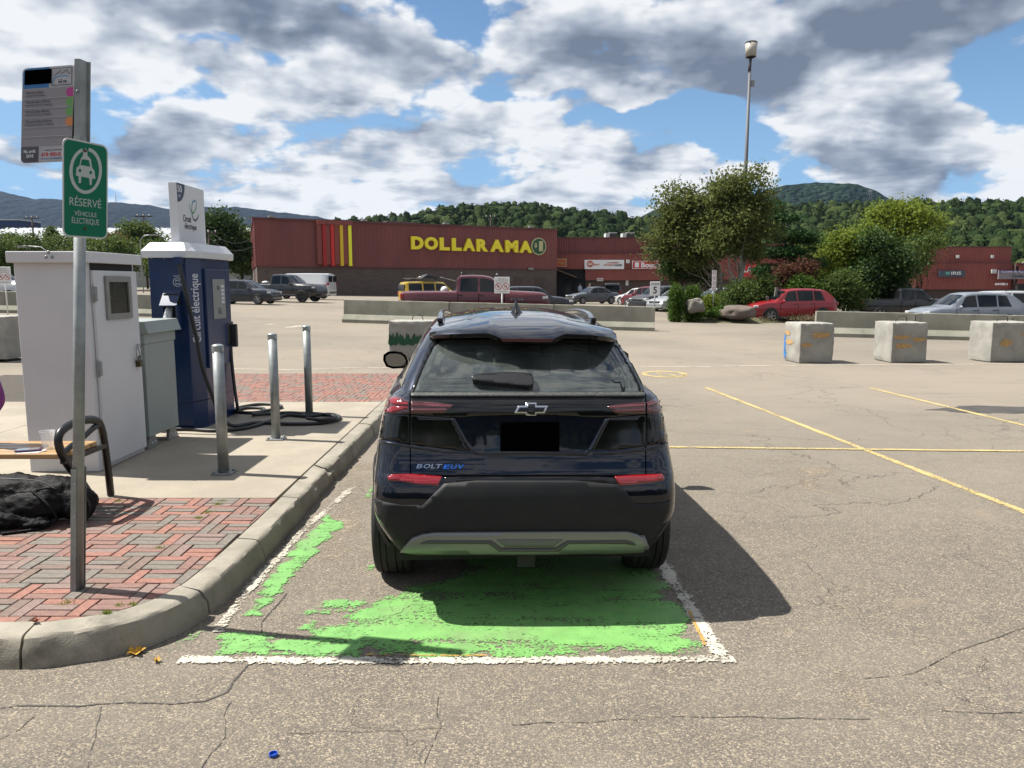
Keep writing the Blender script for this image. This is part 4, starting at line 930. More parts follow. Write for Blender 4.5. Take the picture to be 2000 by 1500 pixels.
# ================================================================== vegetation
def leaves(lobes, n, size, clump=.28, flat=0.6, per=22, shell=.55, rng=None, droop=0.0, asp=1.0):
    """leaf-sized quads gathered in clumps through the crown's lobes; lobes: (cx,cy,cz,rx,ry,rz)"""
    rng = rng or np.random.default_rng(1); lob = np.array(lobes, float); vol = lob[:, 3] * lob[:, 4] * lob[:, 5]; nc = max(3, n // per)
    k = rng.choice(len(lob), nc, p=vol / vol.sum()); d = rng.normal(size=(nc, 3)); d /= np.linalg.norm(d, axis=1)[:, None]
    r = (shell + (1 - shell) * rng.random(nc) ** .6)[:, None] * (0.86 + .22 * rng.random(nc))[:, None]
    C = lob[k, :3] + d * r * lob[k, 3:]
    idx = rng.integers(0, nc, n); cs = clump * (0.6 + .8 * rng.random(nc)); c = C[idx] + rng.normal(size=(n, 3)) * cs[idx][:, None] * np.array([1, 1, flat])
    c[:, 2] -= droop * rng.random(n)
    nr = rng.normal(size=(n, 3)) + np.array([0, 0, .8]); nr /= np.linalg.norm(nr, axis=1)[:, None]
    a = np.cross(nr, rng.normal(size=(n, 3))); a /= np.linalg.norm(a, axis=1)[:, None] + 1e-9; b_ = np.cross(nr, a)
    s = (size * (0.6 + .8 * rng.random(n)))[:, None]
    V = np.stack([c - a * s * .5, c + b_ * s * .32 * asp, c + a * s * .5, c - b_ * s * .32 * asp], 1).reshape(-1, 3)
    F = np.arange(4 * n).reshape(-1, 4); return V, F, C
LM = dict(
    birch=leafmat('birch_leaf', [(0.040, 0.062, 0.014), (0.080, 0.108, 0.026), (0.145, 0.155, 0.048)], .34), dark=leafmat('dark_leaf', [(0.012, 0.030, 0.008), (0.026, 0.055, 0.012), (0.05, 0.09, 0.02)], .22),
    bright=leafmat('bright_leaf', [(0.060, 0.095, 0.010), (0.115, 0.160, 0.018), (0.17, 0.21, 0.03)], .4), mid=leafmat('mid_leaf', [(0.028, 0.055, 0.012), (0.055, 0.090, 0.020), (0.095, 0.13, 0.03)], .3),
    cedar=leafmat('cedar_leaf', [(0.020, 0.050, 0.006), (0.045, 0.095, 0.010), (0.085, 0.14, 0.02)], .25), purple=leafmat('purple_leaf', [(0.045, 0.018, 0.014), (0.09, 0.03, 0.02), (0.12, 0.06, 0.03)], .25),
    pine=leafmat('pine_needle', [(0.012, 0.036, 0.012), (0.026, 0.07, 0.018), (0.045, 0.10, 0.025)], .2), dry=leafmat('dry_scrub', [(0.06, 0.07, 0.02), (0.12, 0.10, 0.05), (0.16, 0.10, 0.08)], .2))
BARK = mat('bark', (0.05, 0.038, 0.028), .95, var=.35, scale=12, bump=1, bscale=30); WBARK = mat('white_bark', (0.42, 0.40, 0.35), .85, col2=(0.10, 0.085, 0.07), scale=7, stretch=(1, 1, 3), bump=.5, bscale=20)
def limb(b, p0, p1, r0, r1, rng, wob=.12, n=6):
    p0, p1 = Vector(p0), Vector(p1); L_ = (p1 - p0).length; pts = []; rs = []
    for i in range(n + 1):
        t = i / n; q = p0.lerp(p1, t); w = wob * L_ * .25 * math.sin(math.pi * t)
        pts.append(q + Vector((rng.normal() * w, rng.normal() * w, rng.normal() * w * .3))); rs.append(r0 + (r1 - r0) * t)
    b.tube(pts, rs, 7); return pts
def tree(name, label, cat, base, lobes, n, size, lm, trunk_h, trunk_r, seed, bark=BARK, group=None, lean=(0, 0), clump=.3, trunks=1, limbs=14, per=22, shell=.45, flat=.6, droop=0, asp=1.0):
    """lobes are given relative to the base"""
    rng = np.random.default_rng(seed); t = thing(name, label, cat, base, 0, group)
    V, F, C = leaves(lobes, n, size, clump, rng=rng, per=per, shell=shell, flat=flat, droop=droop, asp=asp)
    link_mesh('crown', npmesh('crown', V, F), lm, t)
    b = MB()
    for q in range(trunks):
        off = Vector((rng.normal() * .12 * (trunks > 1), rng.normal() * .12 * (trunks > 1), 0)); top = Vector((lean[0] + off.x * 4, lean[1] + off.y * 3, trunk_h))
        tp = limb(b, off - Vector((0, 0, .1)), top, trunk_r, trunk_r * .35, rng, .10, 8)
        for i in range(limbs // trunks):
            c = Vector(C[rng.integers(0, len(C))]); s = tp[rng.integers(3, len(tp))]
            if c.z < s.z: s = tp[2]
            limb(b, s, s.lerp(c, .9), trunk_r * .32, trunk_r * .06, rng, .3, 5)
    b.build('trunk', bark, t, fix=False); return t
def base_at(u, Y): x = (u - 1000) / FPX * Y; return (x, Y, gz(x, Y))
def lobes_px(spec, Y, bz, bx):
    """(u, v, ru, rv) in photo pixels at distance Y -> crown lobes relative to the base"""
    out = []
    for s in spec:
        u, v, ru, rv = s[:4]; dy = s[4] if len(s) > 4 else 0; p = P(u, v, Y + dy); k = (Y + dy) / FPX
        out.append((p.x - bx, dy, p.z - bz, ru * k, ru * k * .9, rv * k))
    return out
def ptree(name, label, cat, u, Y, spec, *a, **k):
    bs = base_at(u, Y); return tree(name, label, cat, bs, lobes_px(spec, Y, bs[2], bs[0]), *a, **k)
ptree('birch_tree', 'tall birch with white trunk, its top crossing the lamp pole', 'birch tree', 1437, 41, [(1428, 375, 42, 46), (1470, 365, 34, 38), (1405, 400, 26, 30), (1440, 440, 62, 52), (1475, 420, 34, 44), (1405, 468, 48, 28), (1465, 486, 40, 22), (1490, 385, 16, 24), (1508, 402, 12, 14), (1400, 352, 12, 12), (1492, 345, 12, 12), (1515, 450, 14, 12)], 25000, .145, LM['birch'], 6.6, .13, 11, bark=WBARK, clump=.30, limbs=40, droop=.25, per=95, shell=.25)
ptree('birch_tree', 'broader birch left of the tall one, over the cedar bushes', 'birch tree', 1420, 42.5, [(1335, 395, 36, 40), (1310, 430, 28, 34), (1360, 430, 46, 46), (1330, 480, 46, 42), (1362, 490, 42, 26), (1290, 470, 24, 30), (1300, 400, 14, 20), (1390, 390, 24, 28), (1262, 452, 14, 9), (1345, 358, 12, 10), (1300, 372, 9, 12), (1272, 490, 12, 12)], 22000, .145, LM['birch'], 5.0, .12, 12, bark=WBARK, clump=.32, limbs=36, lean=(-1.2, 0), droop=.25, per=95, shell=.25)
ptree('round_shrub_tree', 'dark rounded tree beneath the broad birch', 'tree', 1330, 44, [(1320, 525, 34, 26), (1350, 520, 30, 30), (1305, 510, 18, 20), (1380, 540, 26, 22)], 9000, .13, LM['dark'], 1.8, .09, 13, clump=.2)
ptree('pine_tree', 'layered dark pine between the birch and the yellowish trees', 'pine tree', 1540, 47, [(1515, 400, 14, 12), (1530, 425, 36, 8), (1500, 450, 30, 14), (1545, 460, 50, 9), (1580, 470, 22, 6), (1520, 492, 56, 11), (1570, 515, 40, 11), (1500, 530, 30, 14), (1560, 545, 36, 14), (1505, 420, 18, 22)], 22000, .20, LM['pine'], 5.0, .16, 14, clump=.22, flat=.35, asp=.5, limbs=20)
ptree('maple_tree', 'tall round yellow-green tree rising highest on the right', 'maple tree', 1770, 60, [(1765, 432, 46, 30), (1730, 425, 26, 24), (1800, 440, 30, 24), (1745, 460, 40, 24), (1790, 468, 36, 20), (1765, 415, 30, 16)], 20000, .20, LM['bright'], 7.0, .15, 15, clump=.5, per=70, shell=.4)
ptree('yellow_green_tree', 'bright yellow-green tree just left of the darkest leafy one', 'tree', 1655, 48, [(1655, 490, 34, 36), (1690, 470, 28, 26), (1630, 510, 28, 26), (1670, 530, 36, 24), (1640, 470, 20, 16)], 17000, .16, LM['bright'], 4.0, .12, 16, clump=.42, per=70, shell=.35)
ptree('leafy_tree', 'dark large-leaved tree standing over the black pickup bed', 'tree', 1722, 46, [(1725, 500, 32, 30), (1745, 530, 32, 30), (1705, 545, 34, 32), (1730, 570, 38, 20), (1715, 470, 22, 22), (1755, 500, 18, 18)], 16000, .18, LM['dark'], 4.0, .12, 17, clump=.4, per=60, shell=.4)
ptree('slender_tree', 'thin sparse tree against the optician wall', 'tree', 1790, 49, [(1790, 500, 26, 20), (1780, 525, 24, 14), (1825, 470, 20, 16), (1800, 480, 22, 14)], 5200, .13, LM['mid'], 3.4, .06, 18, clump=.35, per=14)
ptree('grey_green_tree', 'greyish green tree behind the dark-leaved one', 'tree', 1600, 52, [(1590, 475, 30, 20), (1570, 500, 30, 22), (1610, 510, 30, 26), (1590, 535, 30, 22)], 11000, .15, LM['mid'], 4.0, .10, 19, clump=.3)
ptree('purple_leaf_shrub', 'purplish red shrub beside the bookshop sign', 'shrub', 1540, 43.5, [(1538, 530, 22, 18), (1560, 545, 20, 20), (1575, 520, 16, 18), (1530, 550, 14, 16)], 6500, .11, LM['purple'], 1.6, .05, 20, clump=.22)
ptree('round_shrub', 'round light-green shrub behind the red crossover roof', 'shrub', 1570, 42.8, [(1567, 562, 30, 22), (1550, 575, 24, 16), (1590, 575, 24, 18), (1565, 545, 16, 12)], 8000, .11, LM['cedar'], .9, .06, 21, clump=.16)
ptree('large_shrub', 'large leafy shrub left of the black pickup', 'shrub', 1645, 43, [(1640, 565, 34, 28), (1665, 575, 26, 24), (1620, 570, 22, 22), (1650, 545, 24, 18), (1655, 592, 30, 16)], 11000, .12, LM['mid'], 1.0, .06, 22, clump=.2)
ptree('spreading_shrub', 'feathery spreading shrub behind the rocks', 'shrub', 1465, 39.5, [(1455, 570, 36, 22), (1490, 565, 26, 22), (1425, 585, 24, 18), (1470, 592, 36, 14), (1500, 548, 14, 12)], 12000, .11, LM['mid'], .9, .05, 23, clump=.2)
for i, (u, w_, lab) in enumerate([(1318, 13, 'narrow clipped cedar column, the more leftward of the pair'), (1350, 17, 'wider clipped cedar column beside the grey boulder')]):
    bs = base_at(u, 36.5 + i * .4); k = 36.5 / FPX
    tree('cedar_column', lab, 'cedar bush', bs, [(0, 0, z, w_ * k, w_ * k, .34) for z in (.3, .65, 1.0, 1.3)] + [(0, 0, 1.5, w_ * k * .7, w_ * k * .7, .25)], 9000, .07, LM['cedar'], 1.4, .04, 30 + i, group='cedar columns by the boulder', clump=.07, shell=.75, limbs=6, flat=1.3)
ptree('low_shrub', 'small yellow-green shrub between the two boulders', 'shrub', 1387, 38, [(1385, 588, 18, 14), (1380, 600, 18, 10)], 3500, .08, LM['bright'], .4, .02, 33, clump=.12, limbs=5)
# low growth and scrub on the planted mound
def scrub(name, spec, n, size, lm, Y):
    L_ = lobes_px(spec, Y, 0, 0); rng = np.random.default_rng(5); V, F, C = leaves([(a, b_ + Y, c, d_, e_, f_) for a, b_, c, d_, e_, f_ in L_], n, size, .1, rng=rng, shell=.2)
    o = link_mesh(name, npmesh(name, V, F), lm); o['kind'] = 'stuff'; return o
scrub('ground_cover', [(1400, 612, 30, 8), (1440, 618, 24, 6), (1360, 616, 20, 4), (1415, 606, 20, 10)], 7000, .07, LM['cedar'], 37.2)
scrub('dry_scrub', [(1450, 622, 24, 5), (1350, 617, 40, 3), (1490, 624, 30, 4), (1600, 622, 60, 4), (1560, 622, 30, 4)], 7000, .06, LM['dry'], 37.8)
# mound
mp = [base_at(u, Y) for u, Y in ((1300, 37.2), (1420, 36), (1500, 37.2), (1640, 39.8), (1780, 44), (1760, 54), (1500, 54), (1310, 46))]
b = MB(); cx = sum(p[0] for p in mp) / 8; cy = sum(p[1] for p in mp) / 8; V = [(p[0], p[1], p[2] - .02) for p in mp] + [(cx + (p[0] - cx) * .85, cy + (p[1] - cy) * .85, p[2] + .22) for p in mp]
b.add(V, [(i, (i + 1) % 8, 8 + (i + 1) % 8, 8 + i) for i in range(8)] + [tuple(range(8, 16))]); o = b.build('planting_mound', mat('mound_soil', (.10, .085, .05), .95, col2=(.07, .08, .03), scale=1.2)); o['kind'] = 'structure'
ROCK = mat('boulder_rock', (.12, .11, .095), .9, col2=(.19, .175, .15), scale=2.5, bump=1, bscale=12); ROCK2 = mat('brown_boulder_rock', (.085, .068, .058), .9, col2=(.14, .11, .092), scale=2.5, bump=1, bscale=12)
for u, v, ru, rv, Y, lab, m_, sd_ in [(1358, 597, 17, 13, 36.2, 'pale grey upright boulder next to the cedar column', ROCK, 3), (1438, 610, 32, 12, 36.8, 'long brown boulder in front of the spreading shrub', ROCK2, 8), (1384, 596, 0, 0, 0, '', None, 0)]:
    if not ru: continue
    p = P(u, v, Y); k = Y / FPX; bm = bmesh.new(); bmesh.ops.create_icosphere(bm, subdivisions=4, radius=1)
    for w in bm.verts:
        q = w.co.copy(); n_ = noise.noise(q * 1.3 + Vector((sd_, 0, 0))) * .35 + noise.noise(q * 3.5) * .10; q *= 1 + n_; q.x = math.copysign(abs(q.x) ** .8, q.x); q.z = math.copysign(abs(q.z) ** .7, q.z); w.co = Vector((q.x * ru * k, q.y * ru * k * .8, q.z * rv * k * 1.1))
    for f in bm.faces: f.smooth = True
    me = bpy.data.meshes.new('boulder'); bm.to_mesh(me); bm.free(); o = link_mesh('boulder', me, m_); o.location = p; setp(o, lab, 'boulder')
# trees and hedge on the left
ptree('broad_tree', 'dark broad tree rising behind the blue charging station', 'tree', 425, 92, [(425, 435, 34, 26), (405, 450, 30, 28), (445, 460, 30, 26), (420, 480, 44, 26), (460, 490, 32, 22), (400, 510, 40, 22)], 14000, .34, LM['dark'], 4.5, .3, 41, clump=.6)
ptree('hillside_tree', 'rounder green tree between the station and the red store', 'tree', 478, 108, [(470, 470, 32, 24), (495, 490, 26, 24), (460, 500, 30, 26), (480, 515, 34, 18)], 11000, .36, LM['mid'], 4.5, .25, 42, clump=.6)
ptree('roadside_tree', 'light green tree right of the green reserved sign', 'tree', 268, 98, [(268, 452, 30, 18), (250, 470, 26, 16), (290, 472, 28, 16), (262, 484, 40, 12), (310, 478, 16, 10)], 11000, .30, LM['mid'], 4.0, .2, 43, clump=.5)
ptree('conifer_tree', 'small pointed conifer sticking out of the left hedge', 'conifer', 100, 96, [(100, 446, 4, 10), (100, 458, 8, 10), (100, 470, 12, 10), (100, 482, 15, 8)], 5000, .25, LM['mid'], 5, .12, 44, clump=.3)
for i, (u, lab) in enumerate([(29, 'dark cedar spire at the far left of the hedge, first of two'), (44, 'dark cedar spire nearer the conifer, second of two')]):
    bs = base_at(u, 90); tree('cedar_spire', lab, 'cedar tree', bs, [(0, 0, z, .75 - .04 * z, .75 - .04 * z, .9) for z in (1, 2.2, 3.4, 4.6, 5.6)], 4500, .25, LM['dark'], 5.5, .1, 50 + i, clump=.2, shell=.7, group='cedar spires on the left')
hp = [(-10, 470), (20, 474), (60, 470), (80, 478), (130, 472), (165, 470), (195, 474), (220, 474), (240, 478), (300, 486), (330, 486)]
rng = np.random.default_rng(3); VV, FF, nb = [], [], 0
L_ = []
for u, v in hp:
    for q in range(3): p = P(u + rng.normal() * 12, v + q * 16, 88 + rng.normal() * 3); L_.append((p.x, p.y, p.z, 1.5, 1.3, .9 + .4 * q))
V, F, C = leaves(L_, 30000, .26, .45, rng=rng, shell=.3); o = link_mesh('hedge', npmesh('hedge', V, F), LM['mid']); setp(o, 'ragged green hedge running behind the white cabinet', 'hedge')
ptree('orchard_tree', 'brownish leaved tree just right of the sign pole', 'tree', 222, 90, [(222, 470, 22, 12), (205, 480, 18, 10), (235, 482, 18, 10)], 5000, .26, leafmat('brownish_leaf', [(.06, .05, .02), (.10, .075, .03), (.13, .11, .04)]), 3.5, .12, 46, clump=.4)

# ---- forest on the hill: stuff, instanced
def proto(kind, seed):
    rng = np.random.default_rng(seed)
    if kind == 'c':
        lob = [(0, 0, 1.2 + i * 1.15, 2.3 - i * .26, 2.3 - i * .26, .62) for i in range(8)]; V, F, C = leaves(lob, 420, 1.15, .30, rng=rng, per=6, shell=.6, flat=.3)
    else:
        lob = [(rng.normal() * 1.2, rng.normal() * 1.2, 4.6 + rng.normal() * 1.2, 2.0 + rng.random(), 2.0 + rng.random(), 1.7 + rng.random() * .8) for _ in range(6)] + [(0, 0, 3.4, 2.6, 2.6, 2.6)]
        V, F, C = leaves(lob, 520, .75, .40, rng=rng, per=6, shell=.85)
    bm = bmesh.new(); bmesh.ops.create_icosphere(bm, subdivisions=2 if kind == 'c' else 3, radius=1)
    if kind != 'c':
        for v in bm.verts:
            best = max(lob, key=lambda l: -((v.co.x * 3 - l[0]) ** 2 + (v.co.y * 3 - l[1]) ** 2 + (v.co.z * 3 + 4 - l[2]) ** 2) + l[3]); d_ = v.co.normalized(); v.co = Vector((best[0] * .8, best[1] * .8, best[2] - 4.0)) / 2.6 + d_ * best[3] * .92 / 2.4 + d_ * .12 * noise.noise(d_ * 6 + Vector((seed, 0, 0)))
    if kind == 'c': IV = np.array([(v.co.x * 1.5 * (1 - (v.co.z + 1) * .42), v.co.y * 1.5 * (1 - (v.co.z + 1) * .42), 4.6 + v.co.z * 4.2) for v in bm.verts])
    else: IV = np.array([(v.co.x * 2.4, v.co.y * 2.4, 4.0 + v.co.z * 2.4) for v in bm.verts])
    IF = np.array([[q.index for q in f.verts] + [f.verts[0].index] for f in bm.faces]); bm.free()
    b = MB(); b.v = [tuple(v) for v in np.vstack([V, IV])]; n = len(V); b.f = [tuple(f) for f in F] + [tuple(f[:3] + n) for f in IF]; b.mi = [0] * len(b.f); b.sm = [False] * len(F) + [True] * len(IF)
    return b.mesh('forest_tree', fix=False)
FM = [forestmat('forest_deciduous', [(0.010, 0.024, 0.007), (0.018, 0.037, 0.010), (0.029, 0.052, 0.014), (0.050, 0.073, 0.021)]), forestmat('forest_conifer', [(0.007, 0.018, 0.009), (0.012, 0.028, 0.013), (0.018, 0.036, 0.015)]), forestmat('forest_light', [(0.030, 0.052, 0.013), (0.050, 0.075, 0.018), (0.075, 0.095, 0.026)])]
def forest(name, pts, kinds, mats_, label=None):
    """points mesh + one geometry-node tree that instances the crowns"""
    col = bpy.data.collections.new(name + '_kinds')
    for i, (k, m_) in enumerate(zip(kinds, mats_)):
        me = proto(k, 60 + i + len(name)); me.materials.append(m_); col.objects.link(bpy.data.objects.new('crown_kind', me))
    me = bpy.data.meshes.new(name); me.vertices.add(len(pts)); me.vertices.foreach_set('co', np.array([p[:3] for p in pts], dtype=np.float32).ravel())
    a = me.attributes.new('sc', 'FLOAT', 'POINT'); a.data.foreach_set('value', np.array([p[3] for p in pts], dtype=np.float32))
    o = bpy.data.objects.new(name, me); COL.objects.link(o); o['kind'] = 'stuff'
    ng = bpy.data.node_groups.new(name, 'GeometryNodeTree'); ng.interface.new_socket('Geometry', in_out='INPUT', socket_type='NodeSocketGeometry'); ng.interface.new_socket('Geometry', in_out='OUTPUT', socket_type='NodeSocketGeometry')
    N, L = ng.nodes, ng.links; gi = N.new('NodeGroupInput'); go = N.new('NodeGroupOutput'); ip = N.new('GeometryNodeInstanceOnPoints'); ci = N.new('GeometryNodeCollectionInfo')
    ci.inputs[0].default_value = col; ci.inputs['Separate Children'].default_value = True; ip.inputs['Pick Instance'].default_value = True
    mp_ = N.new('GeometryNodeMeshToPoints'); L.new(gi.outputs[0], mp_.inputs[0]); L.new(mp_.outputs[0], ip.inputs['Points']); L.new(ci.outputs[0], ip.inputs['Instance'])
    ri = N.new('FunctionNodeRandomValue'); ri.data_type = 'INT'; ri.inputs[4].default_value = 0; ri.inputs[5].default_value = len(kinds) - 1; L.new(ri.outputs[2], ip.inputs['Instance Index'])
    rr_ = N.new('FunctionNodeRandomValue'); rr_.data_type = 'FLOAT_VECTOR'; rr_.inputs[0].default_value = (-.05, -.05, 0); rr_.inputs[1].default_value = (.05, .05, 6.28); L.new(rr_.outputs[0], ip.inputs['Rotation'])
    na = N.new('GeometryNodeInputNamedAttribute'); na.data_type = 'FLOAT'; na.inputs[0].default_value = 'sc'; L.new(na.outputs[0], ip.inputs['Scale']); L.new(ip.outputs[0], go.inputs[0])
    md = o.modifiers.new('forest', 'NODES'); md.node_group = ng; return o
A, Bf, Cc = [], [], []
rng = np.random.default_rng(9)
y = 150
while y < 520:
    x = -.80 * y - 30
    while x < .80 * y + 30:
        xx, yy = x + rng.normal() * 1.8, y + rng.normal() * 1.8; z = ground_z(xx, yy)
        if not (xx < -44 and xx > -104 and 128 < yy < 170) :
            r = rng.random(); con = noise.noise(Vector((xx * .014, yy * .014, 2))) * .5 + .32 + (.25 if (-60 < xx < 60 and yy > 260) else 0); s = .62 + .45 * rng.random()
            if yy < 190 and r < .5: Cc.append((xx, yy, z - .6, s * .9))
            elif rng.random() < con: Bf.append((xx, yy, z - .6, s * .85))
            else: A.append((xx, yy, z - .6, s))
        x += 4.6 + 2.2 * rng.random()
    y += 4.6
back = []
for _ in range(340):
    x, y = rng.uniform(-150, 150), rng.uniform(-75, -42); back.append((x, y, -.6, 1.0 + .6 * rng.random()))
forest('woods_across_the_road', back, 'ddd', [FM[0]] * 3)  # unseen trees behind the camera, added to darken reflections in the cars
forest('deciduous_forest', A, 'ddd', [FM[0]] * 3); forest('conifer_forest', Bf, 'cc', [FM[1]] * 2); forest('young_woods', Cc, 'dd', [FM[2]] * 2)
# ---- distant mountains
def mountain(name, prof_px, Y, depth, m, seed, rough=6):
    us = [p[0] for p in prof_px]; V, F = [], []; nx, ny = 260, 26
    for j in range(ny + 1):
        t = j / ny; yy = Y - depth + depth * 1.6 * t; s = math.sin(min(1, t / .62) * math.pi / 2) if t < .62 else math.cos((t - .62) / .38 * math.pi / 2) * .9 + .1
        for i in range(nx + 1):
            u = us[0] + (us[-1] - us[0]) * i / nx; x = (u - 1000) / FPX * Y; v = np.interp(u, us, [p[1] for p in prof_px]); z = P(u, v, Y).z
            V.append((x, yy, z * s + rough * noise.noise(Vector((x * .012, yy * .012, seed))) * s + rough * .35 * noise.noise(Vector((x * .05, yy * .05, seed)))))
    for j in range(ny):
        for i in range(nx): F.append((j * (nx + 1) + i, j * (nx + 1) + i + 1, (j + 1) * (nx + 1) + i + 1, (j + 1) * (nx + 1) + i))
    o = link_mesh(name, npmesh(name, V, F, True), m); o['kind'] = 'structure'; return o
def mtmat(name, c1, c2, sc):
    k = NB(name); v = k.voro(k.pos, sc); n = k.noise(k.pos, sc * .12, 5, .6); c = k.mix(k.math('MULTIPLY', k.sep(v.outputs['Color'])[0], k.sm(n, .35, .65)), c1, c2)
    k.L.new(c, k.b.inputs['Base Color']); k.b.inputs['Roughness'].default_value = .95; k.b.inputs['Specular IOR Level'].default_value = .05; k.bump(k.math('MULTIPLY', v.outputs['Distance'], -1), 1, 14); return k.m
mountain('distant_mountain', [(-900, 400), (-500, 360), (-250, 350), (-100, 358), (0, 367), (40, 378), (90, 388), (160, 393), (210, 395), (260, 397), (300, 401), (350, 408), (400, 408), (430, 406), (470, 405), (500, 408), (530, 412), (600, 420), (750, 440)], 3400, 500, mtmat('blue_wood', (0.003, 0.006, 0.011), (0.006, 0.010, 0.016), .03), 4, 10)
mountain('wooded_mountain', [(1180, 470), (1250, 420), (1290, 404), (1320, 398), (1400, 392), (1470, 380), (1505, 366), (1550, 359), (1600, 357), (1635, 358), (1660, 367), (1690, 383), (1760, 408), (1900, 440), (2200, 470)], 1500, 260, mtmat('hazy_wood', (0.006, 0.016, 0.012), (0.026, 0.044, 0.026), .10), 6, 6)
# ---- haze
hb = MB(); hb.box((0, 1950, 197), (7000, 4700, 406)); hz_o = hb.build('haze', None or bpy.data.materials.new('haze_air')); hz_o['kind'] = 'stuff'
hm = bpy.data.materials['haze_air']; hm.use_nodes = True; hn = hm.node_tree; hn.nodes.clear(); pv = hn.nodes.new('ShaderNodeVolumePrincipled'); pv.inputs['Color'].default_value = (.50, .70, 1, 1); pv.inputs['Density'].default_value = 0.000035; pv.inputs['Anisotropy'].default_value = .2
ho = hn.nodes.new('ShaderNodeOutputMaterial'); hn.links.new(pv.outputs[0], ho.inputs['Volume'])

# ================================================================== poles, masts, wires
def pole_thing(name, label, cat, base, group=None): return thing(name, label, cat, base, 0, group)
GALV = mat('galvanised_steel', (0.20, 0.215, 0.215), 0.5, metal=0.55, col2=(0.30, 0.32, 0.32), scale=9, det=8)
lp = P(1467, 97, 46); lb = base_at(1443, 46)
t = pole_thing('lamp_pole', 'very tall floodlight mast with drum-shaped head above the birches', 'lamp pole', lb); b = MB(); top = lp - Vector(lb)
b.cyl((0, 0, 0), top - Vector((.02, 0, .5)), .16, .07, n=12); b.build('mast', mat('mast_grey', (.085, .085, .095), .6), t)
k = 46 / FPX; b = MB(); b.cyl(top + Vector((0, 0, -.40)), top + Vector((.0, 0, .36)), 9.6 * k, 11.0 * k, n=20); b.build('lamp_drum', mat('lamp_drum', (.34, .32, .28), .5, var=.1), t); b = MB(); b.cyl(top + Vector((0, 0, .36)), top + Vector((0, 0, .42)), 11.6 * k, 10 * k, n=20); b.cyl(top + Vector((0, 0, -.45)), top + Vector((0, 0, -.40)), 7 * k, 9.9 * k, n=20); b.build('drum_rim', BLK, t)
b = MB(); b.cyl(top + Vector((-.05, 0, -1.2)), top + Vector((0, 0, -.45)), .09, .07, n=10); b.build('neck', mat('dark_neck', (.04, .035, .04), .5), t)
b = MB(); b.box(top + Vector((.16, 0, -1.85)), (.18, .16, .34)); b.build('control_box', GREYM, t)
def utility(u, vt, Y, lab, arms=((0, 1.8),)):
    p = P(u, vt, Y); bz_ = ground_z(p.x, Y); t = pole_thing('utility_pole', lab, 'utility pole', (p.x, Y, bz_)); h = p.z - bz_
    b = MB(); b.cyl((0, 0, 0), (0, 0, h), .17, .11, n=8); b.build('post', BARK, t); b = MB()
    for dz, w in arms: b.box((0, -.1, h - .4 - dz), (w, .12, .12))
    b.build('cross_arm', BARK, t); b = MB()
    for dx in (-.8, 0, .8): b.cyl((dx, -.1, h - .34), (dx, -.1, h - .1), .06, n=6)
    b.build('insulator', WHT, t); return p
u1 = utility(62, 421, 120, 'wooden utility pole rising left of the green sign', ((0, 2.2), (1.2, 1.6))); u2 = utility(280, 417, 105, 'wooden utility pole with cross-arms between green sign and station', ((0, 2.4), (1, 2.0))); u3 = utility(407, 448, 86, 'short utility pole right of the station sign board'); u4 = utility(958, 420, 150, 'pale utility pole on the hill over the store roof')
b = MB()
for (a, c) in ((u1, u2), (u2, u3), (u3, P(500, 461, 80))):
    for dz in (-.1, -.9): a_, c_ = a + Vector((0, 0, dz)), c + Vector((0, 0, dz)); b.tube([a_.lerp(c_, i / 10) - Vector((0, 0, 1.0 * math.sin(math.pi * i / 10))) for i in range(11)], .022, 4)
o = b.build('overhead_wires', BLK); setp(o, 'thin overhead wires strung between the left utility poles', 'wires')
for u, v0, v1, Y, lab in [(227, 375, 396, 2600, 'tiny radio mast on the blue mountain'), (1652, 358, 371, 1450, 'lattice pylon on the slope of the round mountain'), (1700, 371, 384, 1300, 'second pylon lower down beside the round mountain')]:
    p0, p1 = P(u, v1 + 6, Y), P(u, v0, Y); t = thing('transmission_tower', lab, 'pylon', p0); h = p1.z - p0.z; w = h * .16; b = MB()
    if u > 1000:
        for sx in (-1, 1): b.cyl((sx * w, 0, 0), (sx * w * .25, 0, h), .5, n=4)
        for i in range(5): z = h * i / 5; b.cyl((-w * (1 - .15 * i), 0, z), (w * (1 - .15 * (i + 1)), 0, z + h / 5), .35, n=4)
        for dz in (.62, .8, .96): b.cyl((-w * 1.6, 0, h * dz), (w * 1.6, 0, h * dz), .4, n=4)
    else: b.cyl((0, 0, 0), (0, 0, h), 1.0, n=5)
    b.build('lattice', GREYM, t)
def street_lamp(u, v, Y, lab, dx):
    p = P(u, v, Y); bz_ = gz(p.x, Y); t = pole_thing('street_lamp', lab, 'street lamp', (p.x + dx, Y, bz_)); h = p.z - bz_; b = MB(); b.tube([(0, 0, 0), (0, 0, h - .5), (-dx * .3, 0, h - .1), (-dx, 0, h)], .05, 8); b.build('post', GALV, t)
    b = MB(); b.box((-dx, 0, h - .05), (.8, .3, .14)); b.build('lamp_head', GREYM, t)
street_lamp(45, 480, 62, 'curved street lamp behind the hedge at the far left', 2.0); street_lamp(302, 458, 75, 'curved street lamp arm left of the station sign', -1.4)

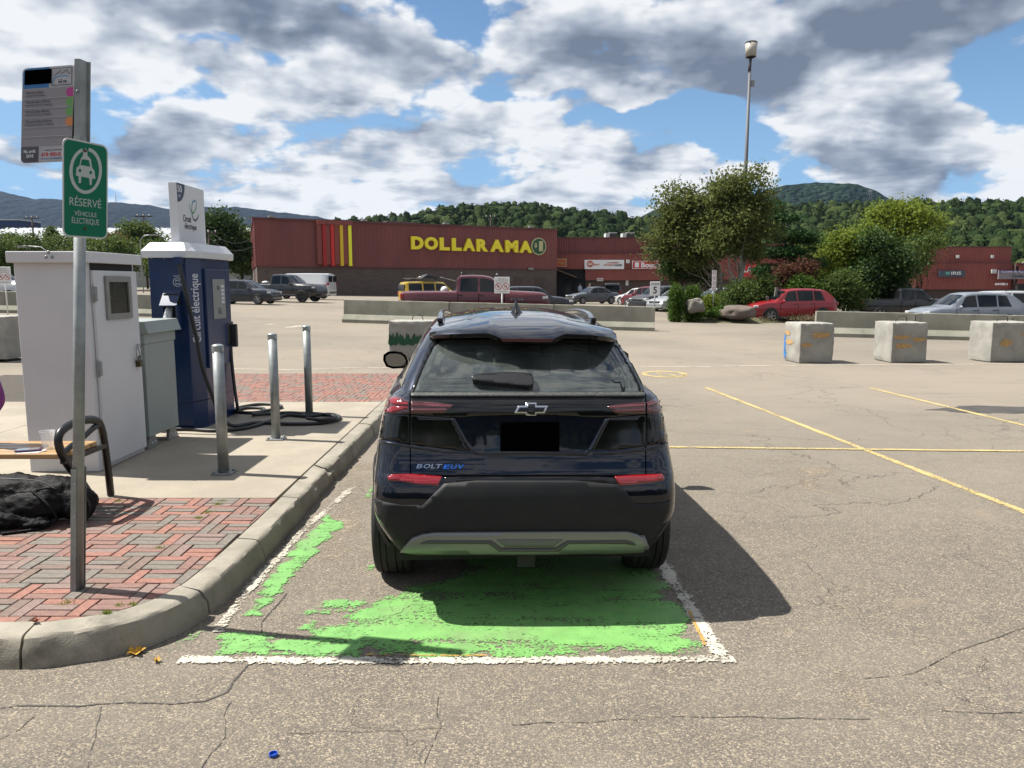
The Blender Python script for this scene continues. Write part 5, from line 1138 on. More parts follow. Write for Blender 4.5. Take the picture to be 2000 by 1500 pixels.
# ================================================================== small signs in the lot
def ring(b, c, r0, r1, fn, n=28):
    V = []
    for i in range(n):
        a = 2 * math.pi * i / n
        for r in (r0, r1): V.append(fn(c[0] + r * math.cos(a), c[1] + r * math.sin(a)))
    b.add(V, [(2 * i, 2 * i + 1, 2 * ((i + 1) % n) + 1, 2 * ((i + 1) % n)) for i in range(n)])
SGR = mat('sign_red', (.42, .02, .02), .5); SBK = mat('sign_black', (.02, .02, .025), .5); SWH = mat('sign_white', (.68, .68, .67), .5)
def parking_sign(u, Y, lab, v0=541, v1=573):
    a, c = P(u - 15, v0, Y), P(u + 15, v1, Y); x = (a.x + c.x) / 2; w = c.x - a.x; h = a.z - c.z; base = gz(x, Y); t = thing('parking_sign', lab, 'sign', (x, Y, base), 0, 'no parking signs behind the barriers'); z = c.z - base
    b = MB(); b.box((0, 0, z + h / 2), (w, .02, h)); pl = b.build('sign_plate', SWH, t, bevel=.008); b = MB(); b.cyl((0, .03, 0), (0, .03, z + h * .9), .028, n=8); b.build('post', SWH, t)
    fn = lambda p, q: (p, -.0125, z + q); b = MB()
    for cx in (-w * .24, w * .24):
        ring(b, (cx, h * .42), w * .19, w * .225, fn); r = w * .2; d_ = .7071; o_ = w * .018
        b.add([fn(cx - r * d_ - o_, h * .42 + r * d_ - o_), fn(cx - r * d_ + o_, h * .42 + r * d_ + o_), fn(cx + r * d_ + o_, h * .42 - r * d_ + o_), fn(cx + r * d_ - o_, h * .42 - r * d_ - o_)], [(0, 1, 2, 3)])
    b.build('prohibition_rings', SGR, t); b = MB()
    for cx, s_ in ((-w * .24, 'P'), (w * .24, 'H')): put_text(s_, (cx - w * .07, -.0115, z + h * .34), (w * .14, 0, 0), (0, 0, h * .17), .0006, SBK, mb=b)
    for s_, q, ww in (('BIENVENUE', .88, .5), ('Le stationnement', .78, .8), ('est interdit aux', .69, .72)): put_text(s_, (-w * ww / 2, -.0115, z + h * q - .02), (w * ww, 0, 0), (0, 0, h * .06), .001, SBK, mb=b)
    put_text('EN TOUT TEMPS', (-w * .3, -.0115, z + h * .08), (w * .6, 0, 0), (0, 0, h * .05), .001, SBK, mb=b); b.build('lettering', SBK, t, fix=False); return t
parking_sign(980.5, 29.9, 'white parking prohibition sign in front of the dark red pickup'); parking_sign(8, 30.8, 'white parking prohibition sign at the far left edge beside the cabinet', 521, 555)
a, c = P(1270, 550, 30.2), P(1289, 577.5, 30.2); x = (a.x + c.x) / 2; base = gz(x, 30.2); t = thing('speed_sign', 'white speed limit sign reading maximum 5 beside the cedars', 'sign', (x, 30.2, base)); w, h, z = c.x - a.x, a.z - c.z, c.z - base
b = MB(); b.box((0, 0, z + h / 2), (w, .02, h)); b.build('sign_plate', SWH, t, bevel=.01); b = MB(); b.cyl((0, .03, 0), (0, .03, z + h * .8), .025, n=8); b.build('post', GALV, t)
b = MB(); put_text('MAXIMUM', (-w * .40, -.0115, z + h * .78), (w * .8, 0, 0), (0, 0, h * .10), .001, SBK, mb=b, bold=.02); put_text('5', (-w * .18, -.0115, z + h * .15), (w * .36, 0, 0), (0, 0, h * .50), .001, SBK, mb=b, bold=.02); b.build('lettering', SBK, t, fix=False)
a, c = P(1391.5, 528, 37.5), P(1398.5, 568, 37.5); x = (a.x + c.x) / 2; base = gz(x, 37.5) + .1; t = thing('route_sign', 'narrow upright sign with stacked symbols in front of the birch trunks', 'sign', (x, 37.5, base)); w, h, z = c.x - a.x, a.z - c.z, c.z - base
b = MB(); b.box((0, 0, z + h / 2), (w, .02, h)); b.build('sign_plate', SWH, t); b = MB(); b.cyl((0, .03, 0), (0, .03, z + h * .8), .03, n=8); b.build('post', GALV, t); b = MB()
for i in range(4): ring(b, (0, z + h * (.13 + .25 * i)), w * .27, w * .38, lambda p, q: (p, -.0125, q), 14)
b.build('symbol_rings', SGR, t)
b0 = base_at(1505, 38.6); t = thing('wooden_frame', 'small grey wooden post frame left of the red crossover', 'frame', b0); b = MB(); k = 38.6 / FPX
b.box((-12 * k, 0, .55), (.12, .12, 1.5), M=Matrix.Rotation(.1, 3, 'Y')); b.box((5 * k, 0, .75), (.12, .12, 1.95), M=Matrix.Rotation(.07, 3, 'Y')); b.build('post', mat('weathered_wood', (.16, .15, .13), .9, var=.2), t); b = MB(); b.box((-3 * k, 0, .9), (.55, .06, .3)); b.box((-3 * k, .02, .45), (.3, .06, .7)); b.build('board', mat('weathered_wood', (.16, .15, .13)), t)
# ================================================================== charging island furniture
CABW = mat('cabinet_paint', (0.54, 0.54, 0.555), 0.45, var=.05, scale=1.5, spec=.3); CABG = mat('cabinet_grey_paint', (0.24, 0.27, 0.26), 0.5, var=.06, scale=2)
WHITEP = mat('white_powder_coat', (0.56, 0.57, 0.59), 0.35); NAVY = mat('station_blue_paint', (0.004, 0.021, 0.080), 0.32, var=.08, scale=2); RUB = mat('black_rubber', (0.016, 0.016, 0.017), 0.55); PLAS = mat('black_plastic', (0.02, 0.02, 0.021), 0.4)
INK = mat('dark_print', (0.06, 0.06, 0.075), .6); PALE = mat('pale_print', (0.50, 0.52, 0.55), .6)
def bx(b, x0, x1, y0, y1, z0, z1): return b.box(((x0 + x1) / 2, (y0 + y1) / 2, (z0 + z1) / 2), (x1 - x0, y1 - y0, z1 - z0))
cab = thing('electrical_cabinet', 'tall white metal cabinet with a windowed door behind the sign pole', 'electrical cabinet', (-3.78, 6.73, KZ))
part(bx(MB(), -4.055, -3.475, 6.33, 7.14, KZ + .004, 1.905), 'body', CABW, cab, bevel=.006)
b = MB(); bx(b, -4.085, -3.42, 6.285, 7.19, 1.895, 1.985); part(b, 'cap', CABW, cab, bevel=.006)
b = MB(); bx(b, -3.474, -3.468, 6.40, 7.10, 1.80, 1.894); part(b, 'shadow_gap', BLK, cab)
dr = part(bx(MB(), -3.472, -3.445, 6.395, 7.125, .20, 1.835), 'door', CABW, cab, bevel=.004)
b = MB(); Y0, Y1 = 6.55, 6.98; z0, z1 = 1.42, 1.79
for a in ((Y0, Y0 + .05, z0, z1), (Y1 - .05, Y1, z0, z1), (Y0 + .05, Y1 - .05, z0, z0 + .05), (Y0 + .05, Y1 - .05, z1 - .05, z1)): bx(b, -3.444, -3.425, *a)
part(b, 'window_frame', GREYM, dr); part(bx(MB(), -3.444, -3.438, Y0 + .05, Y1 - .05, z0 + .05, z1 - .05), 'window_pane', mat('dirty_glass', (.018, .022, .018), .25, var=.5, scale=30), dr)
for z in (.42, 1.02, 1.64): b = MB(); b.cyl((-3.452, 6.39, z - .07), (-3.452, 6.39, z + .07), .008, n=8); bx(b, -3.444, -3.440, 6.39, 6.43, z - .06, z + .06); part(b, 'hinge', GALV, dr)
b = MB()
for du, dz in ((-.0, .028), (-.022, -.01), (.028, -.01)): c = P(94, 497, 6.28); b.sphere((c.x + du, 6.284, c.z + dz - .01), .014, 10, 6, sc=(1, .6, 1))
part(b, 'bolt', GALV, cab)
b = MB(); c = Vector((-3.43, 7.03, 1.0)); b.tube([c + Vector((.012, .05 * math.cos(a), .09 + .085 * math.sin(a))) for a in [i * .5 for i in range(13)]], .004, 6); b.tube([c + Vector((0, 0, .18)), c + Vector((.02, .01, .06)), c + Vector((0, .02, 0))], .005, 6); part(b, 'wire_loop', GALV, dr)
b = MB(); bx(b, -3.44, -3.405, 7.005, 7.055, .97, 1.03); b.tube([(-3.42, 7.015, 1.03), (-3.42, 7.015, 1.055), (-3.42, 7.03, 1.07), (-3.42, 7.045, 1.055), (-3.42, 7.045, 1.03)], .005, 6); part(b, 'padlock', mat('brass_lock', (.07, .055, .03), .4, metal=.7), dr)
tf = thing('transformer_box', 'low grey transformer box squeezed between white cabinet and blue station', 'electrical box', (-3.72, 7.5, KZ))
part(bx(MB(), -4.05, -3.455, 7.215, 7.86, .27, 1.16), 'body', CABG, tf, bevel=.006)
b = MB(); bx(b, -4.06, -3.445, 7.205, 7.87, 1.16, 1.265); part(b, 'upper_band', CABG, tf, bevel=.004)
b = MB(); V = [(-4.10, 7.19, 1.26), (-3.40, 7.19, 1.26), (-3.40, 7.92, 1.26), (-4.10, 7.92, 1.26), (-4.07, 7.19, 1.375), (-3.43, 7.19, 1.375), (-3.43, 7.90, 1.375), (-4.07, 7.90, 1.375)]; b.add(V, [(3, 2, 1, 0), (4, 5, 6, 7), (0, 1, 5, 4), (1, 2, 6, 5), (2, 3, 7, 6), (3, 0, 4, 7)]); part(b, 'lid', CABG, tf, bevel=.004)
for y in (7.30, 7.74):
    b = MB(); b.prism([(y - .10, KZ + .002), (y + .14, KZ + .002), (y + .06, .268), (y - .06, .268)], lambda u, v, t: (t, u, v), -3.50, -3.47); f = part(b, 'foot', GREYM, tf); b = MB()
    for dy in (-.02, .04): b.cyl((-3.4695, y + dy, .205), (-3.462, y + dy, .205), .012, n=10)
    part(b, 'bolt', PALE, f)
for y in (7.30, 7.74): b = MB(); bx(b, -4.0, -3.94, y - .08, y + .08, KZ, .268); part(b, 'foot', GREYM, tf)
# blue fast charger
st = thing('charging_station', 'tall dark blue car charging station with white roof and sign board', 'charging station', (-3.64, 8.75, KZ))
SP = [(-3.83, 8.20), (-3.44, 8.20), (-3.365, 8.42), (-3.365, 9.24), (-3.45, 9.38), (-3.83, 9.38)]
b = MB(); b.prism(SP, lambda u, v, t: (u, v, t), .455, 2.02); part(b, 'body', NAVY, st, bevel=.006)
b = MB(); b.prism([(x + (-3.64 - x) * .02, y + (8.79 - y) * .02) for x, y in SP], lambda u, v, t: (u, v, t), .153, .45); part(b, 'plinth', NAVY, st)
SC2 = [(x + (x + 3.64) * s - (0), y + (y - 8.79) * s) for s in (.20,) for x, y in SP]
def scp(s, sh=0): return [(-3.60 + (x + 3.60) * (1 + s), 8.79 + (y - 8.79) * (1 + s * .45)) for x, y in SP]
n = len(SP); V = [(*p, 1.995) for p in scp(.19)] + [(*p, 2.065) for p in scp(.21)] + [(*p, 2.155) for p in scp(-.08)]
b = MB(); b.add(V, [tuple(reversed(range(n))), tuple(range(2 * n, 3 * n))] + [(k * n + i, k * n + (i + 1) % n, (k + 1) * n + (i + 1) % n, (k + 1) * n + i) for k in (0, 1) for i in range(n)]); part(b, 'roof_cap', WHITEP, st, bevel=.004)
def onx(u, v, X): Y = X * FPX / (u - 1000); 
def ox(u, v, X):
    d = ray(u, v); t = X / d.x; return Vector((X, d.y * t, CH + d.z * t))
XB = -3.545
YB = 8.335
bd = part(bx(MB(), -3.635, XB, YB, 9.06, 2.17, 2.79), 'sign_board', WHITEP, st, bevel=.004)
part(bx(MB(), -3.665, -3.515, YB - .025, YB + .06, 2.156, 2.172), 'foot_plate', WHITEP, bd)
def board_text(s, u0, v0, u1, v1, m, X=XB, name='lettering', par=None, d_=.002, lift=.001, **k):
    a, c = ox(u0, v1, X), ox(u1, v1, X); e = ox(u0, v0, X); X += lift
    return put_text(s, (X, a.y, a.z), (0, c.y - a.y, 0), (0, 0, e.z - a.z), d_, m, name, par or bd, world=True, **k)
a = ox(344.8, 357, XB); pts = [(YB + .002, 2.786)] + [(YB + .002 + .20 * math.sin(q * math.pi / 20), 2.786 - .20 * math.cos(q * math.pi / 20)) for q in range(0, 11)]
b = MB(); b.prism(pts, lambda u, v, t: (t, u, v), XB + .0005, XB + .0015); part(b, 'corner_badge', mat('badge_navy', (.03, .045, .09), .5), bd)
put_text('50', (XB + .0017, YB + .015, 2.69), (0, .11, 0), (0, 0, .075), .001, PALE, 'lettering', bd, world=True, bold=.03); put_text('kW', (XB + .0017, YB + .017, 2.635), (0, .07, 0), (0, 0, .035), .001, PALE, 'lettering', bd, world=True)
def swoosh(pts, w, m, name):
    P_ = [ox(u, v, XB) for u, v in pts]; b = MB(); V = []
    n_ = len(P_)
    for i, p in enumerate(P_):
        t = (P_[min(i + 1, n_ - 1)] - P_[max(i - 1, 0)]).normalized(); q = Vector((0, -t.z, t.y)); ww = w * (.35 + .65 * math.sin(math.pi * min(1, (i + .4) / n_))); V += [p + q * ww + Vector((.0012, 0, 0)), p - q * ww + Vector((.0012, 0, 0))]
    b.add(V, [(2 * i, 2 * i + 1, 2 * i + 3, 2 * i + 2) for i in range(n_ - 1)]); part(b, name, m, bd)
swoosh([(369, 398), (370.5, 405), (373, 412), (376.5, 417), (380, 413), (383, 405), (384, 398)], .010, mat('logo_green', (.06, .26, .08), .5), 'logo_stroke')
swoosh([(384, 400), (383, 394), (379.5, 391.5), (376, 395), (374.5, 402), (374.5, 410)], .010, mat('logo_teal', (.05, .22, .30), .5), 'logo_stroke')
swoosh([(374.5, 408), (375, 420), (378, 429), (382, 431), (386, 426), (387.5, 419)], .012, mat('logo_navy', (.025, .03, .09), .5), 'logo_stroke')
board_text('Circuit', 357.5, 419, 373, 432, INK, shear=.03, bold=.005); board_text('électrique', 361, 434.5, 384, 450, INK, bold=.005)
# text down the chamfer
c0, c1 = Vector((-3.44, 8.20, 0)), Vector((-3.365, 8.42, 0)); dv = (c1 - c0).normalized(); nrm = Vector((dv.y, -dv.x, 0))
o_ = c0 + dv * .215 + nrm * .001; put_text('Circuit électrique', (o_.x, o_.y, 1.09), (0, 0, .74), -dv * .165, .001, PALE, 'lettering', st, world=True, bold=.012)
# service door with info panel
XD = -3.335
sd2 = part(bx(MB(), -3.365, XD, 8.455, 9.17, .80, 1.885), 'service_door', mat('station_door_paint', (0.008, 0.026, 0.085), .35), st, bevel=.006)
ip = part(bx(MB(), XD, XD + .006, 8.63, 8.99, 1.33, 1.775), 'info_panel', mat('info_panel_face', (.20, .22, .21), .5), sd2, bevel=.002)
b = MB()
for i in range(5): bx(b, XD + .006, XD + .009, 8.87, 8.96, 1.68 - i * .045, 1.71 - i * .045)
part(b, 'instruction_label', PALE, ip); b = MB(); bx(b, XD + .006, XD + .009, 8.76, 8.81, 1.655, 1.70)
for dy in (0, .055): b.prism([(8.77 + dy, 1.46), (8.79 + dy, 1.42), (8.80 + dy, 1.38), (8.775 + dy, 1.38), (8.765 + dy, 1.42)], lambda u, v, t: (t, u, v), XD + .006, XD + .009)
part(b, 'control_print', INK, ip)
b = MB(); bx(b, -3.365, -3.325, 9.02, 9.20, 1.02, 1.28); bx(b, -3.33, -3.26, 9.10, 9.16, .98, 1.25); part(b, 'spare_holster', PLAS, st, bevel=.01)
# hooded connector holster on the front face
hx0, hx1 = -3.68, -3.50
b = MB(); V = [(hx0, 8.20, 1.65), (hx1, 8.20, 1.65), (hx1, 8.08, 1.50), (hx0, 8.08, 1.50), (hx0, 8.20, 1.42), (hx1, 8.20, 1.42), (hx1, 8.08, 1.46), (hx0, 8.08, 1.46)]
b.add([(hx0, 8.201, 1.66), (hx1, 8.201, 1.66), (hx1, 8.06, 1.50), (hx0, 8.06, 1.50), (hx0 + .012, 8.201, 1.64), (hx1 - .012, 8.201, 1.64), (hx1 - .012, 8.07, 1.485), (hx0 + .012, 8.07, 1.485)], [(0, 1, 2, 3), (7, 6, 5, 4), (3, 2, 6, 7), (0, 3, 7, 4), (1, 5, 6, 2)])
bx(b, hx1 - .012, hx1, 8.06, 8.201, 1.24, 1.505); bx(b, hx0, hx0 + .012, 8.12, 8.201, 1.24, 1.505); part(b, 'holster_hood', NAVY, st); b = MB(); bx(b, hx0 + .012, hx1 - .012, 8.15, 8.198, 1.24, 1.62); part(b, 'holster_recess', BLK, st)
b = MB(); b.tube([(-3.60, 8.14, 1.47), (-3.605, 8.11, 1.42), (-3.61, 8.08, 1.34), (-3.60, 8.07, 1.27), (-3.585, 8.06, 1.20), (-3.585, 8.05, 1.13)], [.032, .042, .05, .046, .034, .018], 12); part(b, 'wrapped_plug', mat('plastic_wrap', (.40, .41, .42), .2, var=.3, scale=40, bump=2, bscale=35), st)
b = MB(); c = P(346, 551, 8.19); ring(b, (c.x, c.z), .043, .048, lambda p, q: (p, 8.1985, q)); ring(b, (c.x, c.z), .018, .022, lambda p, q: (p, 8.1985, q), 16)
for q in (-.022, .022): bx(b, c.x - .038, c.x + .038, 8.198, 8.199, c.z + q - .002, c.z + q + .002)
bx(b, c.x - .04, c.x + .04, 8.198, 8.199, c.z + .062, c.z + .067); part(b, 'round_emblem', PALE, st)
for x in (-3.79, -3.66, -3.50): b = MB(); b.cyl((x, 8.2, 1.985), (x, 8.193, 1.985), .008, n=8); part(b, 'bolt', GALV, st)
# cables: one hangs off the roof bracket, both lie in loops on the slab
b = MB(); bx(b, -3.52, -3.45, 8.10, 8.198, 1.93, 2.0); part(b, 'cable_bracket', NAVY, st)
def gl(u, v, dz=.02): p = G(u, v, KZ + dz); return (p.x, p.y, p.z)
def smooth_path(pts, k=6):
    P_ = [Vector(p) for p in pts]; out = []
    for i in range(len(P_) - 1):
        p0, p1, p2, p3 = P_[max(i - 1, 0)], P_[i], P_[i + 1], P_[min(i + 2, len(P_) - 1)]
        for j in range(k): t = j / k; out.append(.5 * ((2 * p1) + (p2 - p0) * t + (2 * p0 - 5 * p1 + 4 * p2 - p3) * t * t + (3 * p1 - p0 - 3 * p2 + p3) * t ** 3))
    out.append(P_[-1]); return out
b = MB(); b.tube(smooth_path([(-3.48, 8.13, 1.97), (-3.45, 8.12, 1.80), (-3.41, 8.16, 1.5), (-3.365, 8.20, 1.15), (-3.33, 8.22, .85), (-3.27, 8.28, .55), (-3.20, 8.30, .34), (-3.05, 8.22, .20), gl(500, 826), gl(560, 828), gl(620, 827), gl(655, 821), gl(663, 814), gl(640, 809), gl(600, 813), gl(560, 811), gl(528, 822), gl(480, 836), gl(420, 841), gl(365, 838), (-3.72, 8.12, .175), (-3.80, 8.10, .20), (-3.76, 8.06, .5), (-3.62, 8.05, 1.0), (-3.585, 8.05, 1.14)]), .021, 10); part(b, 'charging_cable', RUB, st)
b = MB(); b.tube(smooth_path([(-3.34, 9.1, 1.0), (-3.30, 9.06, .55), (-3.25, 9.0, .25), gl(462, 797), gl(500, 790), gl(535, 790), gl(550, 795), gl(520, 802), gl(490, 806), gl(460, 803), gl(480, 797), gl(510, 797), gl(516, 802), gl(495, 810, .03), gl(560, 806), gl(620, 808), gl(650, 812, .04), gl(655, 817, .06), gl(625, 820, .06), gl(600, 817, .05)]), .019, 10); part(b, 'charging_cable', RUB, st)
# bollards
bo = thing('steel_bollard', 'front galvanised bollard, closest to the white cabinet', 'bollard', (-2.412, 6.29, KZ), 0, 'galvanised bollards along the kerb')
hB = 1.085; b = MB(); b.cyl((0, 0, .01), (0, 0, hB - .03), .0445, n=24); b.build('post', GALV, bo, fix=False)
b = MB(); b.cyl((0, 0, hB - .06), (0, 0, hB - .015), .0475, .0475, n=24, cap=False); b.sphere((0, 0, hB - .016), .0475, 24, 8, sc=(1, 1, .38)); b.build('post_cap', mat('bright_zinc', (.34, .37, .37), .35, metal=.6), bo, fix=False)
b = MB(); b.box((0, 0, .008), (.17, .15, .012)); b.build('base_plate', GALV, bo, bevel=.002)
for x, y in ((-.065, -.055), (.065, -.055), (-.065, .055), (.065, .055)): b = MB(); b.cyl((x, y, .014), (x, y, .03), .011, n=6); b.build('bolt', GALV, bo)
c2 = copy_tree(bo); c2.location = (-2.403, 7.71, KZ); c2['label'] = 'middle galvanised bollard, its foot beside the cable loops'
c3 = copy_tree(bo); c3.location = (-2.435, 9.12, KZ); c3['label'] = 'farthest galvanised bollard, in front of the distant brick paving'
# ---- sign post
sp0 = Vector((-2.263, 3.839, KZ)); sp1 = Vector((-2.022, 3.775, 2.765))
post = thing('sign_post', 'leaning steel post carrying a bus stop panel and a green reserved sign', 'sign post', sp0)
ax = lambda t: sp0.lerp(sp1, t); dirp = (sp1 - sp0).normalized()
def channel(b, a, c, w, d_, th):
    """U channel, open to the back"""
    pr = [(-w / 2 - .012, 0), (-w / 2 - .012, -th), (-w / 2, -th), (-w / 2 + .006, -d_), (w / 2 - .006, -d_), (w / 2, -th), (w / 2 + .012, -th), (w / 2 + .012, 0), (w / 2 - .004, 0), (w / 2 - .012, -d_ + th), (-w / 2 + .012, -d_ + th), (-w / 2 + .004, 0)]
    a, c = Vector(a), Vector(c); n = len(pr); V = [a + Vector((x, y, 0)) for x, y in pr] + [c + Vector((x, y, 0)) for x, y in pr]
    return b.add(V, [(i, (i + 1) % n, n + (i + 1) % n, n + i) for i in range(n)] + [(0, 1, 2, 11), (2, 3, 10, 11), (3, 4, 9, 10), (4, 5, 8, 9), (5, 6, 7, 8)][:0])
tz = lambda z: (z - KZ) / (sp1.z - KZ)
b = MB(); b.cyl(ax(tz(.16)), ax(tz(2.42)), .0270, n=20); part(b, 'pole_tube', GALV, post, fix=False)
b = MB(); channel(b, ax(tz(.13)) + Vector((-.008, .03, 0)), ax(tz(.80)) + Vector((-.008, .03, 0)), .040, .062, .006); part(b, 'ground_channel', GALV, post)
b = MB(); channel(b, ax(tz(2.05)) + Vector((0, .03, 0)), sp1 + Vector((0, .03, 0)), .038, .06, .006); part(b, 'upper_channel', GALV, post)
b = MB()
for z in (.32, .55, .72, 2.62): p = ax(tz(z)); b.sphere((p.x + .002, p.y - .033, p.z), .006, 8, 5)
part(b, 'bolt', GALV, post)
def rrect(w, h, r, n=6): 
    out = []
    for cx, cy, a0 in ((w - r, r, -90), (w - r, h - r, 0), (r, h - r, 90), (r, r, 180)):
        for i in range(n + 1): a = R(a0 + 90 * i / n); out.append((cx + r * math.cos(a), cy + r * math.sin(a)))
    return out
class Plate:
    def __init__(s, tl, tr, h, up_=(.085, -.02, 1)): s.o = Vector(tl) - Vector(up_) * h; s.r = Vector(tr) - Vector(tl); s.r.z = 0; s.w = s.r.length; s.r.normalize(); s.u = Vector(up_).normalized(); s.n = s.r.cross(s.u).normalized(); s.h = h
    def p(s, x, y, d_=0): return s.o + s.r * x + s.u * y + s.n * d_
    def poly(s, pts, d0, d1, m, name, par, frac=True):
        b = MB(); b.prism([(x * s.w, y * s.h) if frac else (x, y) for x, y in pts], lambda x, y, t: s.p(x, y, t), d0, d1); return part(b, name, m, par)
    def text(s, t, x0, y0, x1, y1, m, par, d_=.003, **k): return put_text(t, s.p(x0 * s.w, y0 * s.h, d_), s.r * ((x1 - x0) * s.w), s.u * ((y1 - y0) * s.h), .0006, m, 'lettering', par, world=True, **k)
tl = P(122, 266, 3.60); tr = P(211, 284, 3.84); tl.z = tr.z = (tl.z + tr.z) / 2; bl = P(122, 461, 3.60).z; br = P(208, 468, 3.84).z
g = Plate(tl, tr, tl.z - (bl + br) / 2)
gs = g.poly(rrect(g.w, g.h, .035), -.002, 0, mat('sign_edge_white', (.44, .45, .45), .4), 'reserved_sign', post, frac=False)
e = .008; g.poly([(x + e, y + e) for x, y in rrect(g.w - 2 * e, g.h - 2 * e, .028)], .0003, .001, mat('sign_green', (.001, .125, .070), .55, spec=.2), 'green_face', gs, frac=False)
SW = mat('sign_symbol_white', (.36, .40, .39), .5)
def cv(x, y): # crop coordinates of the sign's picture to fractions
    fx = (x - 457) / 330.0; top = 628 + 75 * fx; bot = 1348 + 28 * fx; return (fx, (bot - y) / (bot - top))
outer_, inner_ = [], []
for i in range(41):
    a = R(104 + i * 8.4); outer_.append(cv(620 + 119 * math.cos(a), 875 - 166 * math.sin(a) * 1.0)); inner_.append(cv(620 + 96 * math.cos(a), 875 - 142 * math.sin(a)))
b = MB(); V = [g.p(x * g.w, y * g.h, .0022) for x, y in outer_ + inner_]; n = 41; b.add(V, [(i, i + 1, n + i + 1, n + i) for i in range(n - 1)]); part(b, 'ring_symbol', SW, gs)
for pts in ([(548, 908), (552, 850), (572, 838), (585, 782), (600, 768), (640, 775), (655, 795), (665, 855), (682, 875), (690, 935), (664, 932), (662, 978), (648, 978), (644, 928), (586, 915), (584, 962), (568, 962), (566, 912)],): g.poly([cv(*q) for q in pts], .0012, .002, SW, 'car_symbol', gs)
GF = MATS['sign_green']
g.poly([cv(*q) for q in ((580, 832), (590, 795), (604, 792), (640, 800), (650, 842), (648, 846))], .0021, .0026, GF, 'windscreen_symbol', gs)
for cx, cy in ((576, 872), (654, 888)): g.poly([cv(cx + 10 * math.cos(a), cy + 13 * math.sin(a)) for a in [i * .7 for i in range(9)]], .0021, .0026, GF, 'lamp_symbol', gs)
g.poly([cv(*q) for q in ((596, 770), (604, 722), (616, 715), (628, 728), (632, 775))], .0012, .002, SW, 'plug_symbol', gs)
def gtext(s_, x0, y0, x1, y1, **k): a = cv(x0, y1); c = cv(x1, y0); aa = cv(x0, (y0 + y1) / 2); g.text(s_, a[0], cv((x0 + x1) / 2, y1)[1], c[0], cv((x0 + x1) / 2, y0)[1], SW, gs, **k)
gtext('RÉSERVÉ', 503, 1062, 735, 1134, d_=.0015); gtext('VÉHICULE', 537, 1162, 701, 1204, d_=.0015); gtext('ÉLECTRIQUE', 519, 1208, 719, 1268, d_=.0015)
for q in ((612, 732), (613, 1292)): f = cv(*q); c = g.p(f[0] * g.w, f[1] * g.h, .004); b = MB(); b.sphere(c, .007, 10, 6); part(b, 'bolt', mat('rusty_bolt', (.10, .05, .025), .7, metal=.4), gs)
# bus stop panel
tl = P(43.5, 127, 3.86); tr = P(147, 131, 3.79); tl.z = tr.z = (tl.z + tr.z) / 2; k_ = Plate(tl, tr, tl.z - P(90, 316, 3.82).z, (.115, -.02, 1))
PG = mat('panel_grey', (.165, .155, .17), .5); PW = mat('panel_white', (.30, .295, .32), .5)
def fb(x, y): return ((x - 160) / 385.0, (812 - y) / 707.0)
def frect(x0, y0, x1, y1): return [fb(x0, y1), fb(x1, y1), fb(x1, y0), fb(x0, y0)]
bs_ = k_.poly(rrect(k_.w, k_.h, .022), -.004, 0, PW, 'bus_stop_panel', post, frac=False)
b = MB(); b.cyl(k_.p(k_.w, 0, -.004), k_.p(k_.w, k_.h, -.004), .007, n=8); part(b, 'panel_hinge', BLK, bs_)
k_.poly(frect(163, 262, 540, 690), .0002, .0008, PG, 'route_area', bs_)
k_.poly([fb(168, 257), fb(358, 257), fb(358, 107), fb(205, 107), fb(178, 118), fb(168, 140)], .0002, .0008, mat('panel_blue', (.005, .10, .28), .5), 'blue_header', bs_); k_.poly(frect(178, 120, 376, 228), .0009, .0013, mat('flat_black', (.001, .001, .001), .9, spec=0), 'black_patch', bs_)
for y in (333, 404, 475, 546, 617): k_.poly(frect(163, y - 1.5, 540, y + 1.5), .0009, .0012, PW, 'row_line', bs_)
b = MB()
for x0, y0, x1, y1 in ((380, 120, 524, 124), (380, 242, 524, 247), (377, 124, 381, 243), (522, 124, 526, 243)): b.prism([(x * k_.w, y * k_.h) for x, y in frect(x0, y0, x1, y1)], lambda x, y, t: k_.p(x, y, t), .0002, .001)
for cx, w_, h_ in ((440, 13, 19), (475, 12, 13)):
    b.prism([(x * k_.w, y * k_.h) for x, y in frect(cx - w_, 232 - h_ * 1.6, cx + w_, 228)], lambda x, y, t: k_.p(x, y, t), .0002, .001)
part(b, 'pictogram', INK, bs_)
b = MB(); b.prism([(x * k_.w, y * k_.h) for x, y in frect(431, 205, 449, 215)], lambda x, y, t: k_.p(x, y, t), .0011, .0014); part(b, 'pictogram_window', PW, bs_)
def pline(pts, w, m, name):
    b = MB(); Q = [Vector((fb(x, y)[0] * k_.w, fb(x, y)[1] * k_.h)) for x, y in pts]; V = []
    for i, p in enumerate(Q):
        t = (Q[min(i + 1, len(Q) - 1)] - Q[max(i - 1, 0)]).normalized(); o__ = Vector((-t.y, t.x)) * w; V += [k_.p(*(p + o__), .001), k_.p(*(p - o__), .001)]
    b.add(V, [(2 * i, 2 * i + 1, 2 * i + 3, 2 * i + 2) for i in range(len(Q) - 1)]); part(b, name, m, bs_)
pline([(398, 176), (442, 138), (450, 165), (488, 135), (500, 160), (516, 172)], .0016, INK, 'mountain_line'); pline([(388, 235), (386, 212), (400, 190), (430, 180), (480, 180), (500, 186)], .0022, mat('panel_light_blue', (.03, .16, .32), .5), 'river_line')
